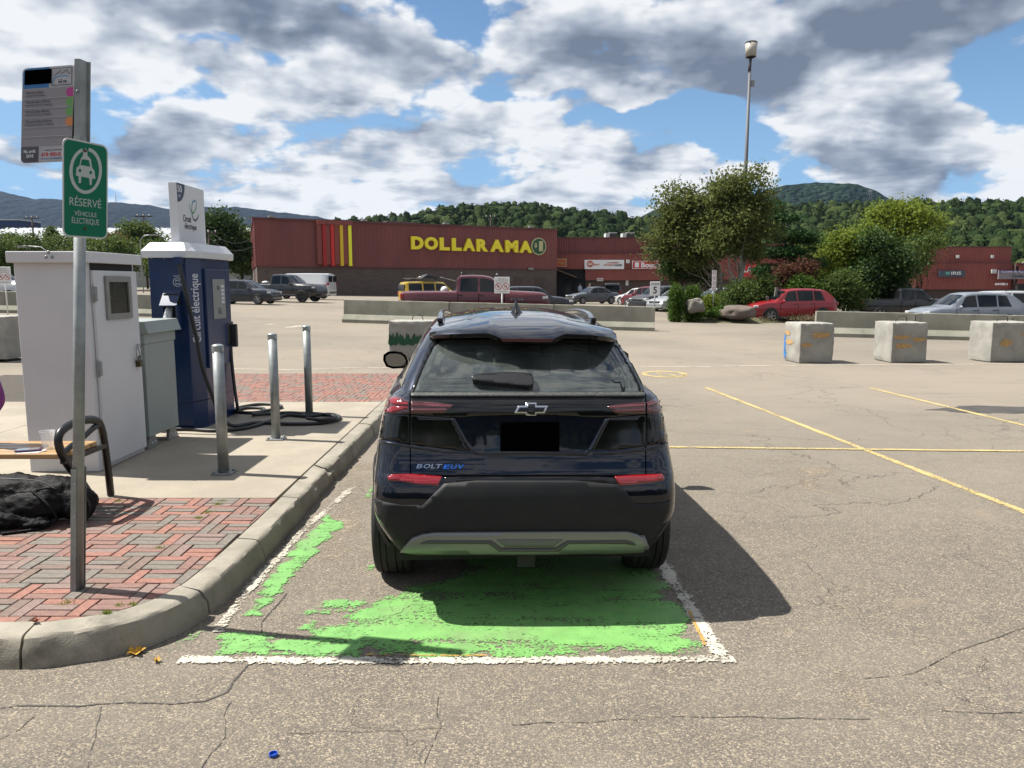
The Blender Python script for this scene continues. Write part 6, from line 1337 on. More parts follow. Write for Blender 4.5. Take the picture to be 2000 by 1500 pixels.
for y, s_, c, w_ in ((300, 'Circuit urbain', ('magenta', (.30, .01, .15)), 320), (370, 'Circuit Inter-Fleuve', ('tab_green', (.08, .22, .05)), 373), (442, 'Circuit Inter-Monts', ('tab_green', (.08, .22, .05)), 367), (516, 'Circuit Petite-Rivière', ('tab_orange', (.40, .14, .03)), 386)):
    pts = [fb(540, y + 33)] + [fb(515 - 27 * math.sin(a), y + 33 * math.cos(a)) for a in [i * math.pi / 10 for i in range(11)]] + [fb(540, y - 33)]
    k_.poly(pts, .0009, .0016, mat(c[0], c[1], .5), 'colour_tab', bs_)
    f0, f1 = fb(188, y - 4), fb(w_, y - 26); k_.text(s_, f0[0], f0[1], f1[0], f1[1], INK, bs_, d_=.001, bold=.01); f0, f1 = fb(188, y + 14), fb(w_ + 15, y + 6); k_.text('Baie-Saint-Paul La Malbaie', f0[0], f0[1], f1[0], f1[1], INK, bs_, d_=.001)
k_.poly([fb(163, 690), fb(293, 690), fb(293, 808), fb(190, 808), fb(172, 800), fb(163, 780)][::-1], .0009, .0014, mat('panel_dark', (.035, .035, .045), .5), 'stop_number_box', bs_)
for s_, a in (('No. arrêt', (184, 738, 272, 712)), ('2018', (202, 773, 256, 748))): f0, f1 = fb(*a[:2]), fb(*a[2:]); k_.text(s_, f0[0], f0[1], f1[0], f1[1], PALE, bs_, d_=.0016, bold=.01)
f0, f1 = fb(314, 768), fb(458, 738); k_.text('418 400-8', f0[0], f0[1], f1[0], f1[1], mat('print_red', (.33, .02, .05), .5), bs_, d_=.001, bold=.02); f0, f1 = fb(345, 727), fb(470, 716); k_.text('Horaires et information', f0[0], f0[1], f1[0], f1[1], INK, bs_, d_=.001); f0, f1 = fb(312, 790), fb(470, 778); k_.text('www.mobilite', f0[0], f0[1], f1[0], f1[1], MATS['panel_blue'], bs_, d_=.001)

# ---- bench, cup, phone, bag
bn = thing('park_bench', 'bench with yellow wooden seat slats and black curved metal armrest', 'bench', (-3.9, 5.25, KZ)); OAK = mat('varnished_slat', (.44, .27, .11), .4, col2=(.33, .19, .075), scale=3, stretch=(.6, 9, 9), coat=.3)
for y in (5.075, 5.165, 5.255, 5.345, 5.435): part(bx(MB(), -5.3, -3.005, y - .038, y + .038, .562, .598), 'seat_slat', OAK, bn, bevel=.006)
IRON = mat('black_cast_metal', (.010, .010, .011), .35)
def flat_tube(b, pts, w, t):
    b2 = MB(); b2.tube(smooth_path([(0, y, z) for y, z in pts], 5), w, 8); return [(v[0] * t, v[1], v[2]) for v in b2.v], b2
for xo in (-3.0, -5.28):
    b = MB()
    for pts, w in (([(5.38, .16), (5.24, .34), (5.08, .52), (5.0, .66), (5.02, .74), (5.14, .775), (5.34, .775), (5.50, .73), (5.555, .60), (5.58, .40), (5.60, .16)], .030), ([(5.03, .60), (5.12, .625), (5.26, .655), (5.42, .70), (5.5, .71)], .022)):
        V, b2 = flat_tube(b, pts, w, .85); b.add([(v[0] + xo, v[1], v[2]) for v in V], b2.f[:-2], 0, True)
    bx(b, xo - .02, xo + .02, 5.03, 5.56, .53, .56); part(b, 'arm_frame', IRON, bn, fix=False)
def cupm():
    k = NB('clear_plastic'); k.b.inputs['Base Color'].default_value = (.75, .76, .78, 1); k.b.inputs['Roughness'].default_value = .15; tr = k.N.new('ShaderNodeBsdfTransparent'); mx = k.N.new('ShaderNodeMixShader'); mx.inputs[0].default_value = .78
    k.L.new(k.b.outputs[0], mx.inputs[1]); k.L.new(tr.outputs[0], mx.inputs[2]); k.L.new(mx.outputs[0], k.N['Material Output'].inputs[0]); return k.m
cup = thing('plastic_cup', 'empty clear plastic cup standing on the bench seat', 'cup', (-3.195, 5.20, .6))
b = MB(); n = 24; V = []
for r, z in ((.030, .0), (.034, .004), (.047, .118), (.0505, .120), (.0505, .124), (.046, .122), (.033, .006)):
    V += [(r * math.cos(2 * math.pi * i / n), r * math.sin(2 * math.pi * i / n), z) for i in range(n)]
b.add(V, [(k * n + i, k * n + (i + 1) % n, (k + 1) * n + (i + 1) % n, (k + 1) * n + i) for k in range(6) for i in range(n)] + [tuple(range(n))], 0, True); b.build('cup_wall', cupm(), cup, fix=False)
ph = thing('phone', 'phone in a purple case lying on a napkin on the bench', 'phone', (-3.28, 5.12, .5995), R(20)); b = MB(); b.box((0, 0, .0095), (.155, .078, .010)); b.build('phone_case', mat('purple_case', (.05, .012, .06), .4), ph, bevel=.003); b = MB(); b.box((-.004, 0, .0152), (.135, .068, .001)); b.build('screen', mat('phone_screen', (.18, .18, .17), .06), ph)
b = MB(); b.add([(-3.33, 5.04, .600), (-3.19, 5.06, .6005), (-3.17, 5.13, .6025), (-3.19, 5.17, .601), (-3.30, 5.14, .6003)], [(0, 1, 2, 3, 4)]); o = b.build('paper_napkin', mat('paper_white', (.5, .5, .5), .9)); setp(o, 'crumpled white napkin under the purple phone', 'napkin')
def blob_obj(name, parts_, m, voxel=.018, amp=.012, fr=9, parent=None, seed=0):
    bm = bmesh.new()
    for c, r in parts_:
        M = Matrix.Translation(c) @ Matrix.Diagonal((*r, 1)); bmesh.ops.create_icosphere(bm, subdivisions=3, radius=1, matrix=M)
    me = bpy.data.meshes.new(name); bm.to_mesh(me); bm.free(); o = bpy.data.objects.new(name, me); COL.objects.link(o); md = o.modifiers.new('r', 'REMESH'); md.mode = 'VOXEL'; md.voxel_size = voxel
    dg = bpy.context.evaluated_depsgraph_get(); me2 = bpy.data.meshes.new_from_object(o.evaluated_get(dg)); bpy.data.objects.remove(o)
    bm = bmesh.new(); bm.from_mesh(me2); bmesh.ops.smooth_vert(bm, verts=bm.verts, factor=.5); bm.normal_update()
    for v in bm.verts:
        q = v.co; f = noise.noise(Vector((q.x * fr * .6, q.y * fr, q.z * fr * 1.3 + seed))); w = abs(noise.noise(Vector((q.x * fr * 1.3 + q.z * 4, q.y * fr * 1.1, q.z * fr + 7 + seed))))
        v.co = q + v.normal * (amp * f + amp * (1.2 * w - .5))
    for f in bm.faces: f.smooth = True
    bm.to_mesh(me2); bm.free(); return link_mesh(name, me2, m, parent)
NYL = mat('black_nylon', (.005, .005, .0055), .6, spec=.15, bump=.6, bscale=90)
bag = thing('backpack', 'black backpack and jacket heaped on the brick paving beneath the bench', 'backpack', (-3.22, 4.85, KZ))
q = blob_obj('bag_body', [((-.12, .16, .17), (.34, .15, .15)), ((.16, .15, .165), (.22, .14, .15)), ((.33, .13, .13), (.12, .12, .125)), ((-.42, .12, .18), (.20, .17, .17)), ((-.30, .18, .24), (.16, .10, .09)), ((.05, .05, .12), (.22, .09, .11))], NYL, parent=bag, voxel=.014, amp=.013, fr=16)
q = blob_obj('jacket', [((-.46, -.06, .14), (.16, .13, .13)), ((-.30, -.10, .10), (.20, .10, .09)), ((-.10, -.06, .065), (.18, .08, .06)), ((-.44, -.22, .055), (.12, .07, .055)), ((-.26, -.19, .035), (.14, .06, .035)), ((.10, -.03, .045), (.14, .06, .045)), ((-.58, .02, .14), (.10, .13, .13))], mat('black_jacket', (.007, .007, .0075), .7, bump=.8, bscale=60, spec=.12), voxel=.011, amp=.026, fr=19, seed=4, parent=bag)
b = MB(); b.tube(smooth_path([(.10, .02, .24), (.22, -.02, .16), (.26, -.01, .06), (.18, -.06, .015), (.0, -.16, .012)]), .010, 6); b.tube(smooth_path([(.38, .10, .22), (.45, .06, .12), (.42, .02, .02)]), .010, 6); b.build('strap', NYL, bag)
b = MB(); b.tube(smooth_path([(-.30, .06, .31), (-.10, .04, .318), (.12, .05, .30), (.25, .03, .25)]), .004, 6); b.build('zipper', mat('zip_grey', (.02, .02, .02), .5), bag)
b = MB(); b.tube(smooth_path([(-.52, -.18, .06), (-.46, -.27, .02), (-.34, -.31, .012), (-.15, -.27, .012)]), .012, 6); b.build('strap', NYL, bag)
# leaf litter and bottle cap
def leaf(u, v, z, s, col, lab, rz):
    p = G(u, v, z); pts = []
    for i in range(30): a = 2 * math.pi * i / 30; r = s * (.55 + .45 * abs(math.cos(2.5 * a))) * (1 + .15 * math.sin(9 * a)); pts.append((r * math.cos(a), r * math.sin(a)))
    b = MB(); V = [(x, y, .004 + .012 * abs(math.sin(x * 60)) + .01 * (x * x + y * y) / (s * s)) for x, y in pts] + [(0, 0, .003)]; b.add(V, [(i, (i + 1) % 30, 30) for i in range(30)]); b.tube([(0, 0, .004), (-s * 1.0, -s * .3, .01)], .0015, 4); o = b.build('fallen_leaf', col); o.location = p; o.rotation_euler = (.05, .05, rz); setp(o, lab, 'leaf'); return o
YLF = mat('yellow_leaf', (.42, .23, .02), .7, var=.3, scale=60)
leaf(266, 1277, 0, .040, YLF, 'orange maple leaf on the asphalt against the curved kerb', .4); leaf(306, 1294, 0, .018, YLF, 'tiny orange leaf scrap just beside the maple leaf', 1.4); leaf(69, 1217, KZ, .020, mat('red_leaf', (.20, .05, .03), .7), 'small red leaf lying on the kerb joint', 2)
p = G(534, 1477, 0); cp = thing('bottle_cap', 'blue plastic bottle cap lying open side up on the asphalt', 'bottle cap', p); b = MB(); n = 28; V = []
for r, z in ((.0, .002), (.0145, .002), (.0155, .004), (.0155, .013), (.0135, .013), (.0130, .004), (.0, .0035)): V += [(r * (1 + .03 * (i % 2)) * math.cos(2 * math.pi * i / n), r * (1 + .03 * (i % 2)) * math.sin(2 * math.pi * i / n), z) for i in range(n)]
b.add(V, [(k * n + i, k * n + (i + 1) % n, (k + 1) * n + (i + 1) % n, (k + 1) * n + i) for k in range(6) for i in range(n)]); b.build('cap_shell', mat('blue_plastic', (.008, .06, .36), .35), cp, fix=False); b = MB(); ring(b, (0, 0), .006, .008, lambda x, y: (x, y, .0042), 16); b.build('inner_ring', MATS['blue_plastic'], cp)

# ================================================================== people
def skin_body(name, joints, edges, m, parent, sub=1):
    """joints: [(x, y, z, r)], first joint is the pelvis; one continuous skinned surface"""
    me = bpy.data.meshes.new(name); me.from_pydata([j[:3] for j in joints], edges, []); o = bpy.data.objects.new(name, me); COL.objects.link(o)
    o.modifiers.new('s', 'SKIN'); sk = me.skin_vertices[0].data
    for i, j in enumerate(joints): sk[i].radius = (j[3], j[3] * (j[4] if len(j) > 4 else 1)); sk[i].use_root = (i == 0)
    sb = o.modifiers.new('u', 'SUBSURF'); sb.levels = sub; sb.render_levels = sub
    dg = bpy.context.evaluated_depsgraph_get(); me2 = bpy.data.meshes.new_from_object(o.evaluated_get(dg)); bpy.data.objects.remove(o)
    for p in me2.polygons: p.use_smooth = True
    me2.materials.clear(); return me2
SKIN = mat('skin', (.36, .20, .14), .55)
def person(label, loc, rz, joints, edges, mats_, pick, hands=None, hair=None, scale=1.0, group=None):
    t = thing('person', label, 'person', loc, rz, group); me = skin_body('body', joints, edges, None, t, 2)
    for m in mats_: me.materials.append(m)
    for p in me.polygons: p.material_index = pick(p.center)
    o = bpy.data.objects.new('body', me); COL.objects.link(o); o.parent = t
    if hair: b = MB(); b.sphere(hair[0], hair[1], 16, 10, sc=(1, 1.05, 1.05)); b.build('hair', mat(hair[2][0], hair[2][1], .7), t)
    t.scale = (scale,) * 3; return t
E4 = [(0, 1), (1, 2), (2, 3), (3, 4), (4, 5)]
def standing(label, loc, rz, top, legs, hairc):
    J = [(0, 0, .95, .15, .75), (0, 0, 1.15, .145, .75), (0, 0, 1.38, .17, .65), (0, 0, 1.50, .06), (0, -.01, 1.62, .085, 1.1), (0, -.01, 1.73, .075),
         (-.19, 0, 1.42, .06), (-.25, .02, 1.15, .045), (-.24, -.08, .90, .033), (-.24, -.12, .80, .035), (.19, 0, 1.42, .06), (.25, .02, 1.15, .045), (.24, -.08, .90, .033), (.24, -.12, .80, .035),
         (-.10, 0, .88, .095), (-.11, -.03, .50, .062), (-.12, .08, .10, .042), (-.12, -.06, .045, .04), (.10, 0, .88, .095), (.11, -.05, .50, .062), (.12, -.02, .10, .042), (.12, -.16, .045, .04)]
    E = E4 + [(2, 6), (6, 7), (7, 8), (8, 9), (2, 10), (10, 11), (11, 12), (12, 13), (0, 14), (14, 15), (15, 16), (16, 17), (0, 18), (18, 19), (19, 20), (20, 21)]
    return person(label, loc, rz, J, E, [mat(*top), mat(*legs), SKIN], lambda c: 2 if c.z > 1.50 or (abs(c.x) > .17 and c.z < .93 and c.z > .7) else (0 if c.z > .92 else 1), hair=((0, .03, 1.70), .10, hairc), group='people at the store entrance')
p = P(1152, 560, 92); standing('person in a khaki jacket standing left of the black vehicle by the entrance', (p.x, 92, gz(p.x, 92)), R(200), ('khaki_jacket', (.13, .11, .07), .8), ('dark_trousers', (.03, .03, .04), .8), ('grey_hair', (.15, .13, .11)))
p = P(1133, 560, 95); standing('person in a pale blue shirt at the dark store entrance', (p.x, 95, gz(p.x, 95)), R(20), ('pale_blue_shirt', (.28, .34, .42), .8), ('blue_trousers', (.03, .05, .12), .8), ('dark_hair', (.02, .015, .01)))
# seated person at the frame's edge
J = [(0, 0, .56, .15, .8), (0, .02, .78, .135, .75), (0, .03, 1.02, .165, .62), (0, .01, 1.14, .055), (0, -.02, 1.26, .08, 1.15), (0, -.02, 1.36, .07),
     (-.19, .03, 1.05, .06), (-.26, .04, .82, .048), (-.16, -.16, .70, .036), (-.10, -.24, .69, .030), (.19, .03, 1.05, .06), (.235, .05, .84, .05), (.17, -.15, .70, .036), (.11, -.24, .69, .030),
     (-.10, -.08, .53, .095), (-.12, -.42, .55, .066), (-.12, -.44, .16, .045), (-.12, -.58, .045, .04), (.10, -.08, .53, .095), (.13, -.42, .55, .066), (.14, -.40, .16, .045), (.14, -.54, .045, .04)]
E = E4 + [(2, 6), (6, 7), (7, 8), (8, 9), (2, 10), (10, 11), (11, 12), (12, 13), (0, 14), (14, 15), (15, 16), (16, 17), (0, 18), (18, 19), (19, 20), (20, 21)]
for sx, w in ((-1, 9), (1, 13)):
    bx_, by, bz2 = J[w][:3]
    for f, (dx, dy, dz, L_) in enumerate(((-.03 * sx, -.05, -.01, .05), (-.012 * sx, -.06, -.012, .055), (.008 * sx, -.06, -.014, .052), (.026 * sx, -.052, -.016, .042), (-.045 * sx, -.015, .0, .035))):
        i = len(J); J += [(bx_ + dx * .5, by + dy * .5, bz2 + dz * .5, .0105), (bx_ + dx, by + dy, bz2 + dz, .0095), (bx_ + dx * 1.05, by + dy - L_ * .6, bz2 + dz - L_ * .45, .0085)]; E += [(w, i), (i, i + 1), (i + 1, i + 2)]
person('person in a purple top and black trousers sitting at the bench end', (-3.865, 5.33, KZ - .10), R(4), J, E, [mat('purple_fleece', (.19, .035, .17), .85, var=.2, scale=12), mat('black_trousers', (.02, .02, .022), .8), SKIN], lambda c: 2 if c.z > 1.13 or (c.y < -.20 and .62 < c.z < .74) else (0 if c.z > .60 or (abs(c.x) > .2 and c.z > .62) else 1), hair=((0, .02, 1.34), .105, ('brown_hair', (.05, .03, .02))))
# ================================================================== the parked crossover, seen from behind
CY, CX, CYAW = 3.80, .080, R(2.7)
car = thing('parked_car', 'dark navy electric crossover parked on the green bay, seen from behind', 'car', (CX, CY, 0), CYAW)
CM = Matrix.Translation((CX, CY, 0)) @ Matrix.Rotation(CYAW, 4, 'Z')
def carpaint():
    k = NB('navy_car_paint'); b = k.b; fl = k.voro(k.pos, 2600); k.L.new(k.mix(k.math('MULTIPLY', k.sep(fl.outputs['Color'])[0], .5), (0.0028, 0.0042, 0.010), (0.010, 0.0145, 0.030)), b.inputs['Base Color'])
    b.inputs['Metallic'].default_value = .85; b.inputs['Roughness'].default_value = .34; b.inputs['Coat Weight'].default_value = 1.0; b.inputs['Coat Roughness'].default_value = .025; b.inputs['Coat IOR'].default_value = 1.5; b.inputs['Specular IOR Level'].default_value = .4; return k.m
def dusty():
    m = tinted('rear_glass', (.66, .76, .70), .08); nt = m.node_tree; N, L = nt.nodes, nt.links; out = N['Material Output']; old = out.inputs[0].links[0].from_socket
    g = N.new('ShaderNodeNewGeometry'); n = N.new('ShaderNodeTexNoise'); n.inputs['Scale'].default_value = 3.5; n.inputs['Detail'].default_value = 8; n.inputs['Roughness'].default_value = .7; L.new(g.outputs['Position'], n.inputs['Vector'])
    r = N.new('ShaderNodeMapRange'); L.new(n.outputs['Fac'], r.inputs[0]); r.inputs[1].default_value = .35; r.inputs[2].default_value = .7; r.inputs[3].default_value = .04; r.inputs[4].default_value = .17
    d = N.new('ShaderNodeBsdfDiffuse'); d.inputs[0].default_value = (.40, .46, .43, 1); mx = N.new('ShaderNodeMixShader'); L.new(r.outputs[0], mx.inputs[0]); L.new(old, mx.inputs[1]); L.new(d.outputs[0], mx.inputs[2]); L.new(mx.outputs[0], out.inputs[0]); return m
PAINT = carpaint(); PBLK = mat('gloss_black', (.004, .004, .004), .10, coat=.15, spec=.45)
def cladm():
    k = NB('bumper_plastic'); n = k.noise(k.pos, 5, 6, .65); k.L.new(k.mix(k.sm(n, .45, .75), (.012, .013, .0145), (.020, .020, .0195)), k.b.inputs['Base Color']); k.b.inputs['Roughness'].default_value = .6; k.b.inputs['Specular IOR Level'].default_value = .28; k.bump(k.noise(k.pos, 900, 2), .15, .0005); return k.m
CLADP = cladm(); RGLASS = dusty(); SIDEG = tinted('tinted_glass', (.16, .18, .17), .04); FABR = mat('seat_fabric', (.012, .012, .013), .9); CHR = mat('satin_chrome', (.50, .51, .53), .16, metal=1.0); SKID = mat('silver_skid', (.20, .205, .20), .42, metal=.55)
LK = np.array([(.20, .46, .72, 3.95), (.25, .28, .79, 4.12), (.31, .10, .825, 4.22), (.345, .045, .85, 4.27), (.40, .015, .872, 4.29), (.50, .0, .885, 4.31), (.62, .0, .890, 4.31), (.72, .02, .886, 4.30), (.76, .05, .884, 4.28), (.84, .085, .874, 4.24), (.93, .105, .860, 4.18), (1.02, .12, .842, 3.98),
               (1.08, .128, .822, 3.72), (1.12, .145, .800, 3.45), (1.145, .185, .765, 3.25), (1.165, .225, .728, 3.12), (1.20, .26, .705, 3.02), (1.28, .36, .672, 2.86), (1.36, .46, .632, 2.70), (1.43, .55, .590, 2.54), (1.465, .60, .560, 2.44)])
LK[:, 2] *= np.interp(LK[:, 0], [0, 1.10, 1.2], [.965, .965, 1.0])
def crv(z):
    t = np.interp(z, LK[:, 0], np.arange(len(LK))); i = int(min(len(LK) - 2, math.floor(t))); f = t - i
    def cr(c):
        p0, p1, p2, p3 = LK[max(i - 1, 0), c], LK[i, c], LK[i + 1, c], LK[min(i + 2, len(LK) - 1), c]; m1 = (p2 - p0) / 2; m2 = (p3 - p1) / 2
        if (p1 - p0) * (p2 - p1) <= 0: m1 = 0
        if (p2 - p1) * (p3 - p2) <= 0: m2 = 0
        return (2 * f ** 3 - 3 * f * f + 1) * p1 + (f ** 3 - 2 * f * f + f) * m1 + (-2 * f ** 3 + 3 * f * f) * p2 + (f ** 3 - f * f) * m2
    return cr(1), cr(2), cr(3)
def outline(sr, w, sf, bow=.055, rc=.17, ry=.42, tuck=0):
    """half plan outline from rear centre to front centre"""
    out = []; wr = w * (.935 - tuck); x1 = wr - rc
    for i in range(11): x = x1 * i / 10; out.append((x, sr + bow * (x / w) ** 2.2))
    yb = out[-1][1]
    for i in range(1, 11): a = math.pi / 2 * i / 10; out.append((x1 + rc * math.sin(a) ** .9, yb + (ry - .07) * (1 - math.cos(a)) ** 1.35 * .55 + .0))
    ys = out[-1][1]; fr = .75; ye = sf - fr
    for i in range(1, 25): t = i / 24; y = ys + (ye - ys) * t; out.append((w * (.935 - tuck + (.065 + tuck) * min(1, (y - ys) / .75) ** .6 * (1) - .02 * max(0, t - .8) * 5 * .5), y))
    xl = out[-1][0]
    for i in range(1, 11): a = math.pi / 2 * i / 10; out.append((xl * (.45 + .55 * math.cos(a)), ye + (fr - .08) * math.sin(a)))
    for i in range(1, 6): out.append((xl * .45 * (1 - i / 5), sf - .08 + .08 * math.sin(math.pi / 2 * i / 5)))
    return out
def roofz(x, s):
    z = 1.548 - .047 * ((s - 1.62) / 1.02) ** 2 - .062 * (abs(x) / .56) ** 2.3
    z += .010 * sstep(.32, .28, abs(x)) * sstep(.62, .8, s) * sstep(2.3, 2.0, s)  # raised middle panel
    return z
rows = []; zl = []
for z in sorted(set(list(np.linspace(.20, 1.465, 62)) + [.345, .76, 1.12, 1.145, 1.165])):
    sr, w, sf = crv(z); o = outline(sr, w, sf, bow=.055 + .05 * sstep(1.15, 1.4, z), tuck=.09 * sstep(.56, .31, z)); rows.append([(x, y, z) for x, y in o]); zl.append(z)
nlev = len(rows); top = rows[-1]; cyr = 1.55
for q in (.03, .07, .12, .2, .3, .42, .56, .72, .88, 1.0):
    r = []
    for x, y, z in top:
        xx, yy = x * (1 - q), cyr + (y - cyr) * (1 - q * .999); zz = roofz(xx, yy); r.append((xx, yy, z + (zz - z) * min(1, q / .07) ** .6))
    rows.append(r)
NP = len(rows[0]); V, idx = [], {}
def wells(x, s, z):
    for cs in (.75, 3.43):
        d_ = math.hypot(s - cs, z - .335)
        if d_ < .375 and x > .5: return x - (x - .60) * sstep(.375, .355, d_)
    return x
for j, r in enumerate(rows):
    for sgn in (1, -1):
        for i, (x, s, z) in enumerate(r):
            if sgn == -1 and (i == 0 or i == NP - 1): idx[(j, i, -1)] = idx[(j, i, 1)]; continue
            x2 = wells(x, s, z) if z < .75 else x; idx[(j, i, sgn)] = len(V); V.append((sgn * x2, s, z))
F, FC = [], []
for j in range(len(rows) - 1):
    for i in range(NP - 1):
        for sgn in (1, -1):
            q = [idx[(j, i, sgn)], idx[(j, i + 1, sgn)], idx[(j + 1, i + 1, sgn)], idx[(j + 1, i, sgn)]]
            if sgn < 0: q = q[::-1]
            q = [a for k, a in enumerate(q) if a != q[k - 1]]
            if len(set(q)) < 3: continue
            c = Vector([sum(V[a][t] for a in q) / len(q) for t in range(3)]); x, s, z = abs(c.x), c.y, c.z
            kind = 'body'
            welld = min(math.hypot(s - cs, z - .335) for cs in (.75, 3.43))
            if welld < .36 and x > .5 and z < .72: kind = 'well'
            elif welld < .43 and x > .78 and z < .78: kind = 'clad'
            elif z < .40: kind = 'clad'
            if 1.175 < z < 1.435 and j < nlev - 1:
                if 21 <= i <= 42 and s > .95 and not (1.62 < s < 1.70 or 2.5 < s < 2.56): kind = 'side'
                if i >= 46: kind = 'wind'
            F.append(tuple(q)); FC.append(kind)
# base body for ray casting, in world coordinates
VW = [CM @ Vector(v) for v in V]; BV = BVHTree.FromPolygons(VW, F)
CAMP = Vector((0, 0, CH))
def cast(u, v):
    d = ray(u, v).normalized(); h = BV.ray_cast(CAMP, d)
    if h[0] is None:
        p = CAMP + d * 4.0; h = BV.find_nearest(p); return h[0], h[1]
    return h[0], h[1]
def scast(u, v, r=7):
    h, n0 = cast(u, v); n0 = -n0 if n0.dot(h - CAMP) > 0 else n0; tot = n0.copy()
    for du, dv in ((r, 0), (-r, 0), (0, r), (0, -r)):
        h2, n2 = cast(u + du, v + dv); n2 = -n2 if n2.dot(h2 - CAMP) > 0 else n2
        if n2.dot(n0) > .5: tot += n2
    return h, tot.normalized()
def inpoly2(p, poly):
    c = False; n = len(poly); j = n - 1
    for i in range(n):
        if (poly[i][1] > p[1]) != (poly[j][1] > p[1]) and p[0] < (poly[j][0] - poly[i][0]) * (p[1] - poly[i][1]) / (poly[j][1] - poly[i][1]) + poly[i][0]: c = not c
        j = i
    return c
def patch_geo(poly, off, thick=.006, step=7.0):
    """a panel laid over the body: outline in photo pixels, depth from the body itself"""
    bd = []
    for i in range(len(poly)):
        a, c = Vector(poly[i]), Vector(poly[(i + 1) % len(poly)]); k = max(1, int((c - a).length / step)); bd += [a.lerp(c, j / k) for j in range(k)]
    xs_ = [p.x for p in bd]; ys_ = [p.y for p in bd]; pts = list(bd); y = min(ys_) + step / 2
    while y < max(ys_):
        x = min(xs_) + step / 2
        while x < max(xs_):
            if inpoly2((x, y), [(p.x, p.y) for p in bd]) and min((Vector((x, y)) - p).length for p in bd) > step * .45: pts.append(Vector((x, y)))
            x += step
        y += step
    n = len(bd); out = geometry.delaunay_2d_cdt(pts, [(i, (i + 1) % n) for i in range(n)], [], 1, .01)
    vs, fs, ov = out[0], out[2], out[3]; P3 = []
    bidx = {}
    for i, p in enumerate(vs):
        h, nn = scast(p.x, p.y)
        P3.append((h, nn))
        for o__ in ov[i]:
            if o__ < n: bidx[o__] = i
    top_ = [h + nn * off for h, nn in P3]; low = [h + nn * (off - thick) for h, nn in P3]; N_ = len(vs)
    faces = [tuple(f) for f in fs]; ring_ = [bidx[i] for i in range(n) if i in bidx]
    side = [(ring_[i], ring_[(i + 1) % len(ring_)], N_ + ring_[(i + 1) % len(ring_)], N_ + ring_[i]) for i in range(len(ring_))]
    return top_ + low, faces, side
def panel(name, polys, off, m, par=None, thick=.006, step=7.0, smooth=True, label=None, relax=0):
    b = MB()
    for poly in (polys if isinstance(polys[0][0], (tuple, list)) else [polys]):
        V_, f1, f2 = patch_geo(poly, off, thick, step); k = len(b.v); b.v += [tuple(v) for v in V_]
        for f in f1: b.f.append(tuple(k + i for i in f)); b.mi.append(0); b.sm.append(smooth)
        for f in f2: b.f.append(tuple(k + i for i in f)); b.mi.append(0); b.sm.append(False)
    o = part(b, name, m, par or car, fix=False)
    me = o.data; bm = bmesh.new(); bm.from_mesh(me)
    # top faces look at the camera side
    bmesh.ops.recalc_face_normals(bm, faces=bm.faces)
    if relax:
        top_v = [v for v in bm.verts if all(f.smooth for f in v.link_faces)]
        for _ in range(relax): bmesh.ops.smooth_vert(bm, verts=top_v, factor=.5)
    bm.to_mesh(me); bm.free()
    if label: o['label'] = label
    return o
def mir(poly, c): return [(2 * c - x, y) for x, y in poly][::-1]
GLASSP = [(806, 767), (818, 735), (828, 706), (842, 672), (856, 664), (900, 660), (1030, 661), (1150, 663), (1196, 667), (1207, 676), (1224, 706), (1238, 735), (1253, 768)]
def inglass(c):
    w = CM @ c; d = w - CAMP; dy = d.dot(Vector((0, math.cos(PITCH), -math.sin(PITCH)))); uy = d.dot(Vector((0, math.sin(PITCH), math.cos(PITCH)))); u = 1000 + FPX * d.x / dy; v = 750 - FPX * uy / dy
    g2 = [(1030 + (x - 1030) * .955, 715 + (y - 715) * .90) for x, y in GLASSP]; return inpoly2((u, v), g2)
groups = {'body': [], 'clad': [], 'well': [], 'side': [], 'wind': []}
for f, kd in zip(F, FC):
    c = Vector([sum(V[a][t] for a in f) / len(f) for t in range(3)])
    if kd == 'body' and c.y < .9 and c.z > 1.15 and c.z < 1.46 and inglass(c): continue
    groups[kd].append(f)
def sub(name, fs, m, par, off=0, sm_=35):
    used = sorted({a for f in fs for a in f}); mp_ = {a: i for i, a in enumerate(used)}; me = bpy.data.meshes.new(name); me.from_pydata([V[a] for a in used], [], [tuple(mp_[a] for a in f) for f in fs])
    bm = bmesh.new(); bm.from_mesh(me); bm.normal_update()
    if off:
        for v in bm.verts: v.co += v.normal * off
    for f in bm.faces: f.smooth = True
    for e in bm.edges:
        if len(e.link_faces) == 2 and e.calc_face_angle(0) > R(sm_): e.smooth = False
    bm.to_mesh(me); bm.free(); return link_mesh(name, me, m, par)
body = sub('body', groups['body'], PAINT, car); sub('lower_cladding', groups['clad'], CLADP, car); sub('wheel_well', groups['well'], BLK, car); sub('side_window', groups['side'], SIDEG, car, .0); sub('windscreen', groups['wind'], tinted('windscreen_glass', (.78, .88, .80), .0), car)
sub('interior_lining', [f for f in groups['body']], FABR, car, -.03)
b = MB(); b.box((0, 2.15, .27), (1.40, 3.7, .10)); b.build('underbody', BLK, car)
b = MB(); b.box((0, .60, .34), (1.1, .5, .16)); b.cyl((-.62, .75, .33), (.62, .75, .33), .05, n=10); b.build('rear_axle', mat('rusty_steel', (.03, .025, .022), .8), car)
